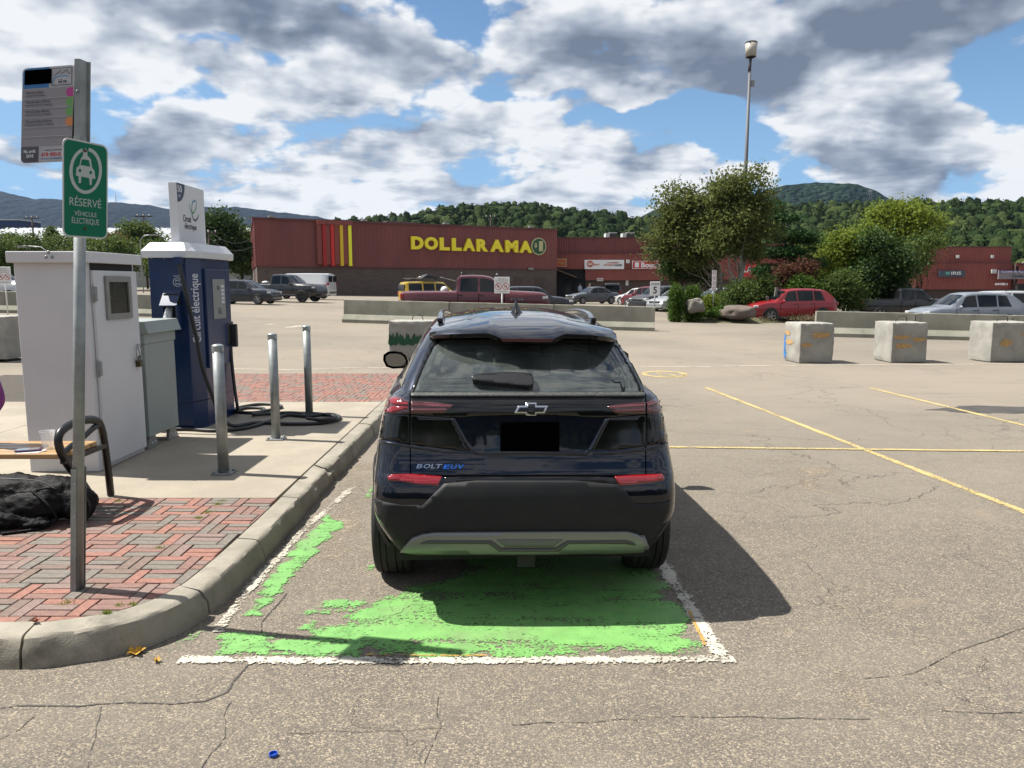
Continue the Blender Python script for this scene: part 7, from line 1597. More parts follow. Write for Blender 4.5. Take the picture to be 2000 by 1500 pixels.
# interior
b = MB(); b.box((0, 1.42, .82), (1.25, .16, .62), M=Matrix.Rotation(-.2, 3, 'X')); b.build('rear_seat', FABR, car, bevel=.03)
for x in (-.38, 0, .38): b = MB(); b.box((x, 1.36, 1.19), (.26, .10, .16)); b.build('headrest', FABR, car, bevel=.03, seg=3)
for x in (-.37, .37):
    b = MB(); b.box((x, 2.30, .85), (.50, .14, .66), M=Matrix.Rotation(-.15, 3, 'X')); b.build('front_seat', FABR, car, bevel=.05, seg=3); b = MB(); b.box((x, 2.22, 1.27), (.27, .10, .20)); b.build('headrest', FABR, car, bevel=.04, seg=3)
b = MB(); b.box((0, 3.0, .95), (1.35, .5, .22)); b.build('dashboard', FABR, car, bevel=.05); b = MB(); b.box((0, 2.62, 1.38), (.22, .03, .06)); b.build('inner_mirror', PBLK, car); b = MB(); b.box((0, .90, .98), (1.2, .9, .03)); b.build('parcel_shelf', mat('parcel_shelf', (.025, .028, .027), .8), car)
# --- rear panels
panel('rear_window', GLASSP, .004, RGLASS, thick=.002, step=9, relax=25)
panel('window_border', [[(800, 770), (814, 735), (826, 702), (838, 668), (852, 658), (900, 654), (1150, 656), (1198, 661), (1212, 672), (1230, 704), (1246, 735), (1260, 770), (1252, 767), (1238, 737), (1222, 707), (1205, 679), (1190, 672), (1150, 669), (900, 667), (862, 669), (848, 677), (832, 709), (820, 737), (808, 767)]], .006, PBLK, step=6)
panel('upper_trim_panel', [(803, 780), (1257, 780), (1262, 809), (1187, 816), (1100, 812), (960, 812), (878, 816), (801, 809)], .004, PBLK)
panel('gloss_side_panel', [(803, 810), (884, 817), (919, 882), (868, 877), (802, 868)], .005, PBLK); panel('gloss_side_panel', [(1183, 817), (1260, 810), (1261, 872), (1200, 879), (1150, 879)], .005, PBLK)
panel('gloss_corner_panel', [(750, 809), (799, 809), (799, 867), (772, 862), (741, 858)], .004, PBLK); panel('gloss_corner_panel', [(1264, 810), (1301, 811), (1307, 858), (1290, 865), (1264, 871)], .004, PBLK)
LR = mat('tail_lens_dark', (.055, .008, .010), .08, coat=1.0); LB = mat('tail_lens_bright', (.19, .004, .007), .10, coat=1.0); LG = mat('tail_lens_bar', (.10, .022, .025), .12, coat=1)
l1 = panel('tail_light', [(803, 785), (850, 787), (887, 792), (866, 807), (803, 808)], .008, LR, step=5); panel('light_bar', [(804, 789), (884, 793), (880, 796), (804, 795)], .0095, LG, l1, .003, 4); panel('light_bar', [(804, 799), (875, 799), (868, 804), (804, 804)], .0095, LG, l1, .003, 4)
l2 = panel('tail_light', [(757, 789), (763, 777), (775, 774), (799, 785), (799, 808), (754, 807)], .007, LR, step=5); panel('lit_lobe', [(762, 782), (767, 777), (777, 778), (784, 787), (798, 788), (798, 792), (776, 792), (765, 789)], .010, LB, l2, .004, 4); panel('lit_lobe', [(757, 802), (768, 794), (798, 795), (798, 799), (785, 801), (778, 805), (758, 806)], .010, LB, l2, .004, 4)
l3 = panel('tail_light', [(1184, 794), (1212, 790), (1260, 786), (1260, 808), (1202, 807)], .008, LR, step=5); panel('light_bar', [(1189, 795), (1259, 790), (1259, 795), (1193, 798)], .0095, LG, l3, .003, 4); panel('light_bar', [(1198, 801), (1259, 799), (1259, 803), (1203, 804)], .0095, LG, l3, .003, 4)
l4 = panel('tail_light', [(1263, 786), (1285, 777), (1294, 778), (1301, 807), (1263, 808)], .007, LR, step=5); panel('lit_lobe', [(1265, 790), (1282, 784), (1291, 781), (1293, 786), (1280, 792), (1265, 794)], .010, LG, l4, .004, 4); panel('lit_lobe', [(1265, 798), (1294, 793), (1298, 804), (1265, 804)], .010, LG, l4, .004, 4)
panel('reflector', [(757, 931), (766, 927), (800, 926), (864, 931), (856, 949), (818, 946), (785, 941), (760, 939)], .006, LB, step=5); panel('reflector', [(1199, 931), (1240, 928), (1292, 926), (1297, 932), (1296, 938), (1276, 942), (1230, 947), (1211, 949)], .006, LB, step=5)
CLP = [(733, 973), (752, 980), (786, 986), (826, 986), (846, 966), (868, 945), (930, 939), (1120, 939), (1206, 946), (1222, 960), (1240, 983), (1272, 984), (1296, 981), (1307, 977), (1303, 1000), (1290, 1030), (1276, 1054), (1262, 1070), (1200, 1073), (800, 1073), (786, 1070), (770, 1054), (754, 1030), (740, 1000)]
panel('bumper_cladding', CLP, .007, CLADP, step=9, thick=.012)
panel('tailgate_gap_shade', [(868, 931), (900, 927), (1150, 927), (1200, 931), (1206, 946), (1120, 939.5), (930, 939.5), (868, 945)], .003, PBLK, step=6)  # black strip for the shaded gap under the tailgate, put into the colour
sk = panel('skid_plate', [(784, 1073), (793, 1061), (806, 1048), (826, 1041), (850, 1038), (1000, 1037), (1225, 1036), (1244, 1041), (1258, 1051), (1270, 1070), (1262, 1072), (1200, 1075), (1000, 1077), (860, 1076), (800, 1074)], .022, SKID, step=7, thick=.02)
panel('skid_recess', [(970, 1050), (1098, 1050), (1080, 1062), (986, 1062)], .026, mat('recess_grey', (.11, .115, .11), .5), sk, .004, 5); panel('skid_shade_line', [(822, 1057), (836, 1052), (960, 1052), (980, 1065), (1084, 1065), (1106, 1052), (1222, 1051), (1236, 1055), (1240, 1060), (1220, 1056), (1110, 1057), (1090, 1070), (974, 1070), (954, 1057), (838, 1057)], .027, mat('skid_shadow_line', (.06, .062, .06), .5), sk, .004, 4)  # line below the recess is shade put into the colour
# tailgate: seam lines, plate recess, ledge
SEAM = mat('panel_gap', (.002, .002, .002), .9, spec=0)
panel('gate_seam', [[(800.2, 771), (802, 771), (802.4, 926), (800.6, 926)], [(1260.4, 771), (1262, 771), (1262, 926), (1260.4, 926)], [(762, 925), (868, 928), (1204, 928), (1296, 925), (1296, 927), (1204, 931), (868, 931), (762, 927.5)]], .0042, SEAM, step=6, thick=.003)
panel('window_ledge', [(803, 769), (1258, 769), (1259, 776), (803, 776)], .010, mat('dusty_ledge', (.05, .052, .048), .5, var=.6, scale=80), step=6, thick=.012)
panel('plate_recess_edge', [[(880, 817), (888, 817), (912, 860), (927, 879), (935, 884), (1140, 884), (1150, 877), (1182, 818), (1189, 818), (1160, 878), (1146, 889), (930, 889), (914, 876)]], .013, PAINT, step=5, thick=.013)
panel('lower_gate_ledge', [[(741, 860), (772, 865), (803, 870), (870, 879), (912, 884), (912, 887), (866, 884), (803, 876), (772, 870), (742, 865)], [(1158, 884), (1200, 882), (1262, 875), (1290, 869), (1307, 862), (1307, 866), (1290, 874), (1262, 881), (1200, 888), (1158, 888)]], .010, PAINT, step=5, thick=.01)
panel('licence_plate', [(977, 824), (1092, 824), (1092, 881.5), (977, 881.5)], .016, mat('flat_black', (.001, .001, .001)), step=9, thick=.012)
bow = [(1004, 807), (1011.5, 793.5), (1027, 793.5), (1027, 788), (1047.5, 788), (1047.5, 793.5), (1070, 793.5), (1063.5, 807), (1047, 807), (1047, 811.5), (1026.5, 811.5), (1026.5, 807)]
em = panel('emblem', bow, .014, CHR, step=3, thick=.010); panel('emblem_inlay', [(1009.5, 804.3), (1014.2, 796.3), (1030, 796.3), (1030, 790.8), (1044.7, 790.8), (1044.7, 796.3), (1064.6, 796.3), (1060.6, 804.3), (1044.2, 804.3), (1044.2, 808.8), (1029.4, 808.8), (1029.4, 804.3)], .0158, PBLK, em, .002, 3)
def body_text(s, u0, v0, u1, v1, off, m, name, **k):
    V_, F_, a_ = text_geo(s, k.get('bold', 0)); b = MB(); out = []
    for v in V_:
        u = u0 + (u1 - u0) * (v[0] + k.get('shear', 0) * (v[1] - .5)); w = v1 + (v0 - v1) * v[1]; h, nn = cast(u, w)
        if nn.dot(h - CAMP) > 0: nn = -nn
        out.append(h + nn * (off + .003 * v[2]))
    b.add(out, F_); part(b, name, m, car, fix=False)
for ch, a, c in (('B', 815, 826), ('O', 828, 841), ('L', 843, 851), ('T', 851, 863)): body_text(ch, a, 907, c, 915.5, .006, CHR, 'badge_letter', bold=.02, shear=.25)
BLUEM = mat('badge_blue', (.02, .12, .50), .25, metal=.5)
for ch, a, c in (('E', 867, 879), ('U', 881, 892), ('V', 894, 906)): body_text(ch, a, 908, c, 916.5, .006, BLUEM, 'badge_letter', bold=.02, shear=.25)
# wiper
wp_ = panel('rear_wiper', [(921, 742), (940, 738.5), (985, 735.5), (1020, 736), (1038, 739), (1041.5, 745), (1041, 757), (1034, 762), (990, 758), (924, 750)], .035, mat('wiper_black', (.012, .012, .013), .32), step=5, thick=.03)
# spoiler: a blade continuing the roof over the glass, with a dropped centre
def rp(u, v, Y): return P(u, v, Y)
sx = [(838, 657, 4.37), (850, 652.5, 4.30), (875, 650.5, 4.24), (910, 649.5, 4.20), (952, 649, 4.19), (965, 653, 4.18), (978, 658.5, 4.17), (1030, 660, 4.17), (1082, 659.5, 4.17), (1094, 654, 4.18), (1104, 650, 4.19), (1150, 652, 4.20), (1180, 655, 4.24), (1196, 658, 4.30), (1205, 662, 4.38)]
b = MB(); V2 = []; ins = []
for k, (u, v, Y) in enumerate(sx):
    r = rp(u, v, Y); f = min(abs(k), abs(len(sx) - 1 - k)); dr_ = .010 if 5 < k < 9 else 0
    iv = CM.inverted() @ r
    xx = iv.x * .985; mid_ = CM @ Vector((xx, .56, max(roofz(xx, .74) + .001 - dr_ * 1.3, 0))); fr_ = CM @ Vector((xx * .99, .86, roofz(xx * .99, .86) + .0015))
    e = .030 if 0 < k < len(sx) - 1 else .006; lo = r + Vector((0, .012, -e)); un = CM @ Vector((xx, .62, 1.43 - .05 * (abs(xx) / .55) ** 2))
    V2.append([fr_, mid_.lerp(fr_, .45), r.lerp(mid_, .72), r.lerp(mid_, .3) + Vector((0, 0, .004)), r + Vector((0, .008, .0)), r + Vector((0, 0, -.006)), lo, lo.lerp(un, .5), un])
m_ = len(V2[0]); b.add([p for r in V2 for p in r], [(k * m_ + q, (k + 1) * m_ + q, (k + 1) * m_ + q + 1, k * m_ + q + 1) for k in range(len(V2) - 1) for q in range(m_ - 1)], 0, True)
b.mi = [(1 if (i % (m_ - 1)) >= 5 else 0) for i in range(len(b.f))]
o = part(b, 'roof_spoiler', [PAINT, PBLK], car, autosm=38)
b = MB(); V = [rp(977, 661.5, 4.158), rp(1083, 662, 4.158), rp(1078, 668, 4.162), rp(982, 667.5, 4.162)]; b.add(V + [p + Vector((0, .012, 0)) for p in V], [(0, 1, 2, 3), (7, 6, 5, 4), (0, 4, 5, 1), (1, 5, 6, 2), (2, 6, 7, 3), (3, 7, 4, 0)]); part(b, 'high_brake_light', mat('dark_red_lens', (.05, .008, .012), .2), o)
# seam between tailgate and roof
b = MB(); n = 30; Vs = []
for i in range(n + 1):
    x = -.50 + 1.0 * i / n; s = .885 + .02 * (x / .5) ** 2; Vs += [(x, s, roofz(x, s) + .003), (x, s + .010, roofz(x, s + .01) + .003)]
b.add(Vs, [(2 * i, 2 * i + 2, 2 * i + 3, 2 * i + 1) for i in range(n)]); b.build('roof_seam', SEAM, car)
# fin antenna
b = MB(); V = []
for (s, z, w) in ((0, 0, .012), (.03, .02, .034), (.06, .050, .026), (.075, .078, .010), (.10, .076, .008), (.16, .045, .022), (.22, .012, .020), (.25, 0, .006)):
    zz = roofz(0, 1.05 + s) - .004; V += [(-w * 1.25, 1.05 + s, zz), (-w, 1.05 + s, zz + z * .45), (-w * .25, 1.05 + s, zz + z + .012), (w * .25, 1.05 + s, zz + z + .012), (w, 1.05 + s, zz + z * .45), (w * 1.25, 1.05 + s, zz)]
b.add(V, [(k * 6 + q, k * 6 + q + 1, (k + 1) * 6 + q + 1, (k + 1) * 6 + q) for k in range(7) for q in range(5)] + [(0, 1, 2, 3, 4, 5), tuple(42 + i for i in (5, 4, 3, 2, 1, 0))], 0, True); b.build('fin_antenna', PBLK, car, autosm=50)
# roof rails
for sg in (-1, 1):
    b = MB(); pth = []; rs = []
    for i in range(26):
        t = i / 25; s = 1.02 + 1.75 * t; x = sg * (.478 + .018 * math.sin(math.pi * t)); h = .030 * min(1, (t / .10)) ** .7 * min(1, ((1 - t) / .08)) ** .7; pth.append((x, s, roofz(x, s) + h)); rs.append(.017 if 0 < i < 25 else .010)
    b.tube(pth, rs, 10); b.build('roof_rail', CHR, car, fix=False)
    b = MB(); b.box((sg * .478, 1.06, roofz(.478, 1.06) + .010), (.034, .14, .03)); b.box((sg * .48, 2.72, roofz(.51, 2.72) + .01), (.03, .14, .03)); b.build('rail_foot', PBLK, car, bevel=.008)
# mirrors
for sg in (-1, 1):
    mi_ = MB(); V = []; pr = [(0, .0), (.02, .045), (.055, .075), (.11, .085), (.17, .08), (.205, .055), (.21, .01), (.185, -.045), (.13, -.062), (.05, -.058), (.01, -.03)]
    for dy, s in ((0, 1.0), (.03, 1.0), (.09, .82), (.13, .45)):
        V += [(sg * (.82 + .10 + (x - .10) * s), 2.62 + dy, 1.085 + z * s) for x, z in pr]
    n = len(pr); mi_.add(V, [(k * n + i, k * n + (i + 1) % n, (k + 1) * n + (i + 1) % n, (k + 1) * n + i) for k in range(3) for i in range(n)] + [tuple(range(3 * n, 4 * n))], 0, True); mi_.box((sg * .82, 2.66, 1.04), (.10, .05, .04)); h = mi_.build('side_mirror', PBLK, car)
    b = MB(); b.add([(sg * (.92 + (x - .10) * .80), 2.617, 1.088 + z * .74) for x, z in pr], [tuple(range(n))]); b.build('mirror_glass', mat('mirror_glass', (.22, .23, .235), .04, metal=1.0), h)
# wheels
TIRE = mat('tyre_rubber', (.014, .0135, .013), .75, var=.3, scale=20); RIM = mat('dark_alloy', (.06, .06, .065), .3, metal=.8)
def wheel(name, c, sg, rad=.333, wd=.215, rimr=.225, par=None, rimm=None, spokes=5, tread=True):
    w = bpy.data.objects.new(name, None); COL.objects.link(w); w.parent = par; w.location = c; b = MB(); n = 56; pr = [(-.5, .70), (-.52, .86), (-.485, .955), (-.43, .985)]
    xs_ = [-.40, -.385, -.30, -.29, -.27, -.26, -.14, -.13, -.11, -.10, .10, .11, .13, .14, .26, .27, .29, .30, .385, .40]; deep = [0, 0, 0, 1, 1, 0, 0, 1, 1, 0, 0, 1, 1, 0, 0, 1, 1, 0, 0, 0]
    pr += [(x, 1.0 - (.026 if d_ and tread else 0) - .012 * (x * 2) ** 2) for x, d_ in zip(xs_, deep)] + [(.43, .985), (.485, .955), (.52, .86), (.5, .70)]
    V = []
    for i in range(n):
        a = 2 * math.pi * i / n
        for x, r in pr:
            rr = rad * r
            if tread and abs(x) > .3 and i % 2: rr -= .004
            V.append((x * wd, rr * math.cos(a), rr * math.sin(a)))
    m_ = len(pr); b.add(V, [(i * m_ + q, i * m_ + q + 1, ((i + 1) % n) * m_ + q + 1, ((i + 1) % n) * m_ + q) for i in range(n) for q in range(m_ - 1)], 0, False); b.build('tyre', TIRE, w, autosm=30)
    b = MB(); b.cyl((sg * wd * .25, 0, 0), (sg * wd * .40, 0, 0), rimr * .25, n=16); 
    for k in range(spokes):
        a = 2 * math.pi * k / spokes; d_ = Vector((0, math.cos(a), math.sin(a))); q = Vector((0, -math.sin(a), math.cos(a)))
        for s_ in (-1, 1):
            p0 = Vector((sg * wd * .40, 0, 0)) + q * .012 * s_; p1 = Vector((sg * wd * .44, 0, 0)) + d_ * rimr * .98 + q * .035 * s_; b.cyl(p0, p1, .016, .013, n=6)
    N_ = 40; V = []
    for i in range(N_):
        a = 2 * math.pi * i / N_
        for x, r in ((.48, rimr * 1.05), (.46, rimr), (.2, rimr * .94), (-.4, rimr * .92)): V.append((sg * wd * x, r * math.cos(a), r * math.sin(a)))
    b.add(V, [(i * 4 + q, i * 4 + q + 1, ((i + 1) % N_) * 4 + q + 1, ((i + 1) % N_) * 4 + q) for i in range(N_) for q in range(3)], 0, True); b.cyl((sg * wd * -.05, 0, 0), (sg * wd * .0, 0, 0), rimr * .9, n=24); b.build('rim', rimm or RIM, w); return w
for sg in (-1, 1):
    for s in (.75, 3.43): wheel('wheel', (sg * .747, s, .333), sg, par=car)
for sg in (-1, 1):
    for s in (.75, 3.43):
        b = MB(); rg = []
        for i in range(29):
            a = R(-8 + 196 * i / 28); yy, zz = s + .375 * math.cos(a), .335 + .375 * math.sin(a); zq = min(max(zz, .21), 1.4); _, w_, _ = crv(zq); back = sstep(.75, .2, yy) * .055
            for r_, o_ in ((.345, -.05), (.350, .004), (.385, .008), (.405, -.02)): rg.append((sg * (w_ * (1.0 - back) + o_), s + r_ * math.cos(a), .335 + r_ * math.sin(a)))
        b.add(rg, [(4 * i + j, 4 * i + j + 1, 4 * i + j + 5, 4 * i + j + 4) for i in range(28) for j in range(3)], 0, True); b.build('arch_trim', CLADP, car)
# tow hitch and underside clutter
b = MB(); b.box((0, .20, .285), (.085, .16, .075)); b.box((0, .115, .285), (.095, .012, .088)); b.build('hitch_receiver', mat('matte_black_steel', (.012, .012, .012), .7), car, bevel=.004); b = MB(); b.box((.0, .26, .335), (.26, .10, .03)); b.cyl((-.45, .32, .335), (.45, .32, .335), .028, n=8); b.build('hitch_crossbar', MATS['matte_black_steel'], car)
# ================================================================== other vehicles
PROF = dict(
    suv=([(0, .48, .52), (.008, .56, .60), (.02, .60, .67), (.05, .61, .76), (.085, .615, .855), (.13, .615, .94), (.18, .615, .972), (.28, .61, .995), (.42, .605, 1.0), (.52, .60, .99), (.58, .60, .965), (.65, .598, .84), (.735, .595, .655), (.76, .59, .645), (.85, .575, .62), (.93, .53, .575), (.97, .48, .52), (.99, .42, .45), (1, .36, .38)],
         [(.155, .285, .205, .285), (.30, .475, .30, .485), (.49, .675, .50, .585)], (.59, .735), (.02, .13), (.19, .80)),
    boxy=([(0, .50, .56), (.006, .58, .90), (.02, .60, .97), (.06, .61, .99), (.25, .61, 1.0), (.42, .605, 1.0), (.54, .60, .99), (.60, .60, .965), (.66, .60, .80), (.70, .60, .665), (.74, .60, .655), (.85, .585, .635), (.94, .55, .60), (.975, .50, .55), (1, .38, .42)],
          [(.05, .25, .06, .25), (.275, .44, .275, .44), (.46, .65, .46, .60)], (.605, .70), (.008, .02), (.19, .81)),
    sedan=([(0, .46, .50), (.008, .54, .60), (.03, .58, .66), (.13, .61, .685), (.17, .61, .70), (.24, .615, .86), (.31, .615, .965), (.40, .61, 1.0), (.48, .605, .995), (.55, .60, .96), (.63, .595, .82), (.71, .59, .665), (.74, .585, .65), (.85, .56, .60), (.93, .50, .545), (.97, .44, .48), (1, .34, .38)],
           [(.20, .29, .29, .30), (.30, .455, .31, .465), (.47, .665, .475, .555)], (.555, .71), (.17, .31), (.19, .80)),
    pickup=([(0, .50, .54), (.006, .60, .64), (.02, .62, .655), (.36, .625, .66), (.372, .625, .68), (.378, .625, .92), (.395, .625, .985), (.48, .62, 1.0), (.56, .62, .985), (.605, .62, .95), (.66, .62, .81), (.715, .615, .675), (.74, .61, .665), (.85, .60, .65), (.94, .585, .63), (.965, .56, .60), (.985, .50, .54), (1, .40, .44)],
            [(.395, .515, .405, .515), (.53, .665, .53, .61)], (.605, .715), (.372, .39), (.19, .81)),
    van=([(0, .50, .58), (.006, .56, .90), (.02, .58, .97), (.06, .60, .99), (.4, .60, 1.0), (.68, .60, .99), (.74, .60, .96), (.80, .58, .80), (.865, .56, .62), (.90, .55, .60), (.95, .51, .545), (.98, .45, .48), (1, .36, .40)],
         [(.66, .78, .66, .72)], (.75, .865), (.006, .02), (.22, .82)))
VGL = mat('vehicle_glass', (.006, .008, .010), .06, spec=.32); DKPL = mat('dark_trim_plastic', (.02, .02, .021), .6); HL = mat('headlamp_lens', (.45, .46, .47), .1, coat=.6); TL = mat('tail_lamp_red', (.26, .012, .012), .15, coat=.6); ALLOY = mat('silver_alloy', (.40, .40, .41), .3, metal=.8); DALLOY = mat('black_alloy', (.03, .03, .03), .4, metal=.5)
def vehicle(name, label, cat, kind, pos, rz, L_, Wd, H, paint_, rim=None, clad=False, handles=True, rails=False, group=None, wr=.345, z0=None, parts=()):
    st_, wins, ws, rw, axl = PROF[kind]; t = thing(name, label, cat, (pos[0], pos[1], pos[2] if len(pos) > 2 else gz(pos[0], pos[1]) + .0), rz, group); hw = Wd / 2; zb = (z0 or .17 * H / 1.65 * 1.1)
    S_ = np.array([s for s, _, _ in st_]); BE = np.array([b_ for _, b_, _ in st_]) * H; TP = np.array([t_ for _, _, t_ in st_]) * H
    def section(s):
        be, tp = np.interp(s, S_, BE), np.interp(s, S_, TP); e = min(1, (s / .05)) ** .5 if s < .05 else (min(1, (1 - s) / .11) ** .42 if s > .89 else 1); w = hw * (.80 + .20 * e); gh = tp - be
        low = zb + .10 * (1 - e) + (.06 if s in (0, 1) else 0); wt = w * (1 - .24 * min(1, gh / (.36 * H))) if gh > .08 * H else w * (.93 - gh / H); ed = min(.05, gh * .35); low = min(low, be - .1)
        return [(w * .70, low), (w * .93, low + .02), (w * .985, low + .12), (w, (low + be) / 2), (w * .99, be - .09), (w * .955, be), (wt, tp - ed), (wt * .90, tp - ed * .25), (wt * .5, tp + .012), (0, tp + .018)]
    def X(s): return (s - .5) * L_
    V, F = [], []; n = 10; ss = sorted(set(list(S_) + list(np.linspace(.13, .88, 12))))
    for s in ss:
        q = section(s); V += [(X(s), y, z) for y, z in q] + [(X(s), -y, z) for y, z in reversed(q[:-1])]
    m = 2 * n - 1
    for k in range(len(ss) - 1):
        for q in range(m): F.append((k * m + q, (k + 1) * m + q, (k + 1) * m + (q + 1) % m, k * m + (q + 1) % m))
    F += [tuple(reversed(range(m))), tuple((len(ss) - 1) * m + q for q in range(m))]; b = MB(); b.add(V, F, 0, True); body_ = b.build('body', paint_, t, autosm=28)
    def side(s, tt, sg, off=.006):
        q = section(s); a, c = q[5], q[6]; y = a[0] + (c[0] - a[0]) * tt; z = a[1] + (c[1] - a[1]) * tt; return (X(s), sg * (y + off), z + off * .3)
    for sg in (-1, 1):
        for s0, s1, s2, s3 in wins:
            b = MB(); nu = 4; V = []
            for i in range(nu + 1):
                f = i / nu
                for tt in (.10, .5, .90): lo, hi = s0 + (s1 - s0) * f, s2 + (s3 - s2) * f; V.append(side(lo + (hi - lo) * tt, tt, sg))
            b.add(V, [(3 * i + j, 3 * i + 3 + j, 3 * i + 4 + j, 3 * i + 1 + j) for i in range(nu) for j in range(2)], 0, True); b.build('side_window', VGL, t)
        # door gaps and handles
        for s in ([.29, .48, .69] if kind != 'pickup' else [.382, .52, .69]) if kind != 'van' else [.64, .80]:
            b = MB(); V = []
            for q in (1, 2, 3, 4, 5):
                for ds in (0, .004): y, z = section(s + ds)[q]; V.append((X(s + ds), sg * (y + .004), z))
            b.add(V, [(2 * i, 2 * i + 1, 2 * i + 3, 2 * i + 2) for i in range(4)]); b.build('door_gap', SEAM, t)
        if handles:
            for s in ((.325, .515) if kind != 'pickup' else (.40, .54)) if kind != 'van' else (.67,):
                b = MB(); y, z = section(s)[4]; b.box((X(s), sg * (y + .012), z - .0), (.18, .03, .03)); b.build('door_handle', DKPL, t)
        s = .655 if kind not in ('van',) else .79; y, z = section(s)[5]; b = MB(); b.sphere((X(s) + .05, sg * (hw * 1.03 + .07), z + .06), .1, 12, 8, sc=(.65, 1.1, .78)); b.box((X(s) + .05, sg * (hw * .98), z + .01), (.06, .16, .04)); b.build('side_mirror', DKPL if kind == 'van' else paint_, t)
        b = MB(); y, z = section(.955)[3]; b.box((X(.955), sg * hw * .76, .56 * H * (.86 if kind != 'pickup' else .93)), (.24, .34, .11), rz=-sg * .35); b.build('headlight', HL, t, bevel=.03)
        b = MB(); b.box((X(.017), sg * hw * .80, (.58 if kind != 'van' else .62) * H * .96), (.16, .26, .22 if kind in ('pickup', 'van', 'boxy') else .14), rz=sg * .3); b.build('tail_light', TL, t, bevel=.03)
        for a in axl:
            b = MB(); xx = X(a); pts = [(wr * 1.17 * math.cos(i * math.pi / 12) + xx, wr + wr * 1.17 * math.sin(i * math.pi / 12)) for i in range(-1, 14)]
            b.prism(pts, lambda u, v, d_: (u, sg * d_, v), hw - .22, hw + .004); b.build('wheel_arch', DKPL, t)
    def glass(s0, s1, name_):
        b = MB(); V = []
        for i in range(4):
            s = s0 + (s1 - s0) * (.06 + .88 * i / 3); q = section(s)
            for fy in (-.96, -.6, 0, .6, .96):
                wt = q[6][0]; zz = np.interp(abs(fy) * wt, [0, q[8][0], q[7][0], q[6][0]], [q[9][1], q[8][1], q[7][1], q[6][1]]); V.append((X(s) + (.008 if s0 > .5 else -.008), fy * wt, zz + .008))
        b.add(V, [(5 * i + j, 5 * i + j + 1, 5 * i + j + 6, 5 * i + j + 5) for i in range(3) for j in range(4)], 0, True); b.build(name_, VGL, t)
    glass(*ws, 'windscreen')
    if rw[1] - rw[0] > .04: glass(*rw, 'rear_window')
    elif kind in ('van', 'boxy'):
        b = MB()
        for yy in ((-.24, .24) if kind == 'van' else (0,)): b.box((X(0) - .0, yy * Wd, .78 * H), (.06, (.36 if kind == 'van' else .72) * Wd, .24 * H))
        b.build('rear_window', VGL, t, bevel=.02)
    else: b = MB(); b.box((X(.378) + .02, 0, .80 * H), (.05, hw * 1.3, .2 * H)); b.build('rear_window', VGL, t)
    b = MB(); b.box((X(.985), 0, .40 * H), (.12, hw * 1.05, .16 * H)); b.build('grille', mat('grille_black', (.012, .012, .012), .3), t, bevel=.03); b = MB(); b.box((X(.985) - .01, 0, .20 * H), (.16, hw * 1.55, .07 * H)); b.build('front_bumper_trim', DKPL, t, bevel=.03)
    b = MB(); b.box((X(.012), 0, .25 * H), (.16, hw * 1.6, .10 * H)); b.build('rear_bumper', DKPL if kind in ('suv', 'boxy', 'sedan') else CHR, t, bevel=.03)
    if clad:
        b = MB()
        for sg in (-1, 1): b.box((0, sg * (hw * .965), zb + .07), (L_ * .60, .08, .14))
        b.build('sill_cladding', DKPL, t, bevel=.02)
    if rails:
        for sg in (-1, 1): b = MB(); b.tube([(X(.18), sg * hw * .66, H * .97), (X(.22), sg * hw * .67, H + .035), (X(.5), sg * hw * .67, H + .04), (X(.56), sg * hw * .66, H * .98)], .018, 8); b.build('roof_rail', DKPL, t)
    for sg in (-1, 1):
        for a in axl: wheel('wheel', (X(a), sg * (hw - .075), wr), sg, wr, .22, wr * .68, t, rim or ALLOY, 5, False).rotation_euler = (0, 0, math.pi / 2 if False else 0)
    for w in [c for c in t.children if c.name.startswith('wheel') and c.type == 'EMPTY']:
        sg = 1 if w.location.y > 0 else -1; w.rotation_euler = (0, 0, math.pi / 2)
    return t, X, section
# the wheel builder spins about x; vehicles here drive along x, so each wheel is turned by a quarter
def cp(name, c, **k): return mat(name, c, .38, metal=.2, coat=.6, **k)
def at(u, Y): return ((u - 1000) / FPX * Y, Y)
vehicle('parked_crossover', 'dark navy crossover nosing out from behind the blue station', 'car', 'suv', at(482, 49.5), R(-9), 4.35, 1.78, 1.54, cp('midnight_paint', (.006, .009, .018)), clad=True, wr=.33)
t, X, sec = vehicle('parked_pickup', 'dark grey pickup with black wheels in front of the white van', 'pickup truck', 'pickup', at(562, 56), R(-14), 5.75, 2.02, 1.98, cp('graphite_paint', (.012, .0125, .014)), rim=DALLOY, clad=True, wr=.42, z0=.42)
b = MB(); b.tube([(X(.30), -.55, 1.2), (X(.30), -.55, 2.15)], .03, 6); b.box((X(.30), -.55, 2.17), (.35, .12, .06)); b.build('bed_mast', DKPL, t); b = MB(); b.sphere((X(.27), -.5, 1.40), .2, 10, 6, sc=(1.6, .8, .5)); b.build('bed_load', WHT, t)
VW_ = cp('white_van_paint', (.46, .47, .48))
t, X, sec = vehicle('delivery_van', 'white panel van with a red stripe, parked tail towards the right', 'van', 'van', at(592, 65), R(172), 5.5, 2.02, 2.12, VW_, wr=.36)
for sg in (-1, 1): b = MB(); b.box((X(.22), sg * 1.012, 1.12), (2.1, .012, .16)); b.build('red_stripe', mat('stripe_red', (.36, .04, .03), .5), t); b = MB(); b.box((X(.24), sg * 1.016, 1.14), (.7, .012, .07)); b.build('stripe_lettering', WHT, t)
YEP = cp('yellow_paint_coat', (.42, .27, .008))
t, X, sec = vehicle('roof_rack_car', 'yellow boxy four wheel drive with a cluttered roof rack behind the red pickup', 'car', 'boxy', (at(850, 50)[0], 50), R(24), 4.4, 1.85, 1.66, YEP, wr=.37)
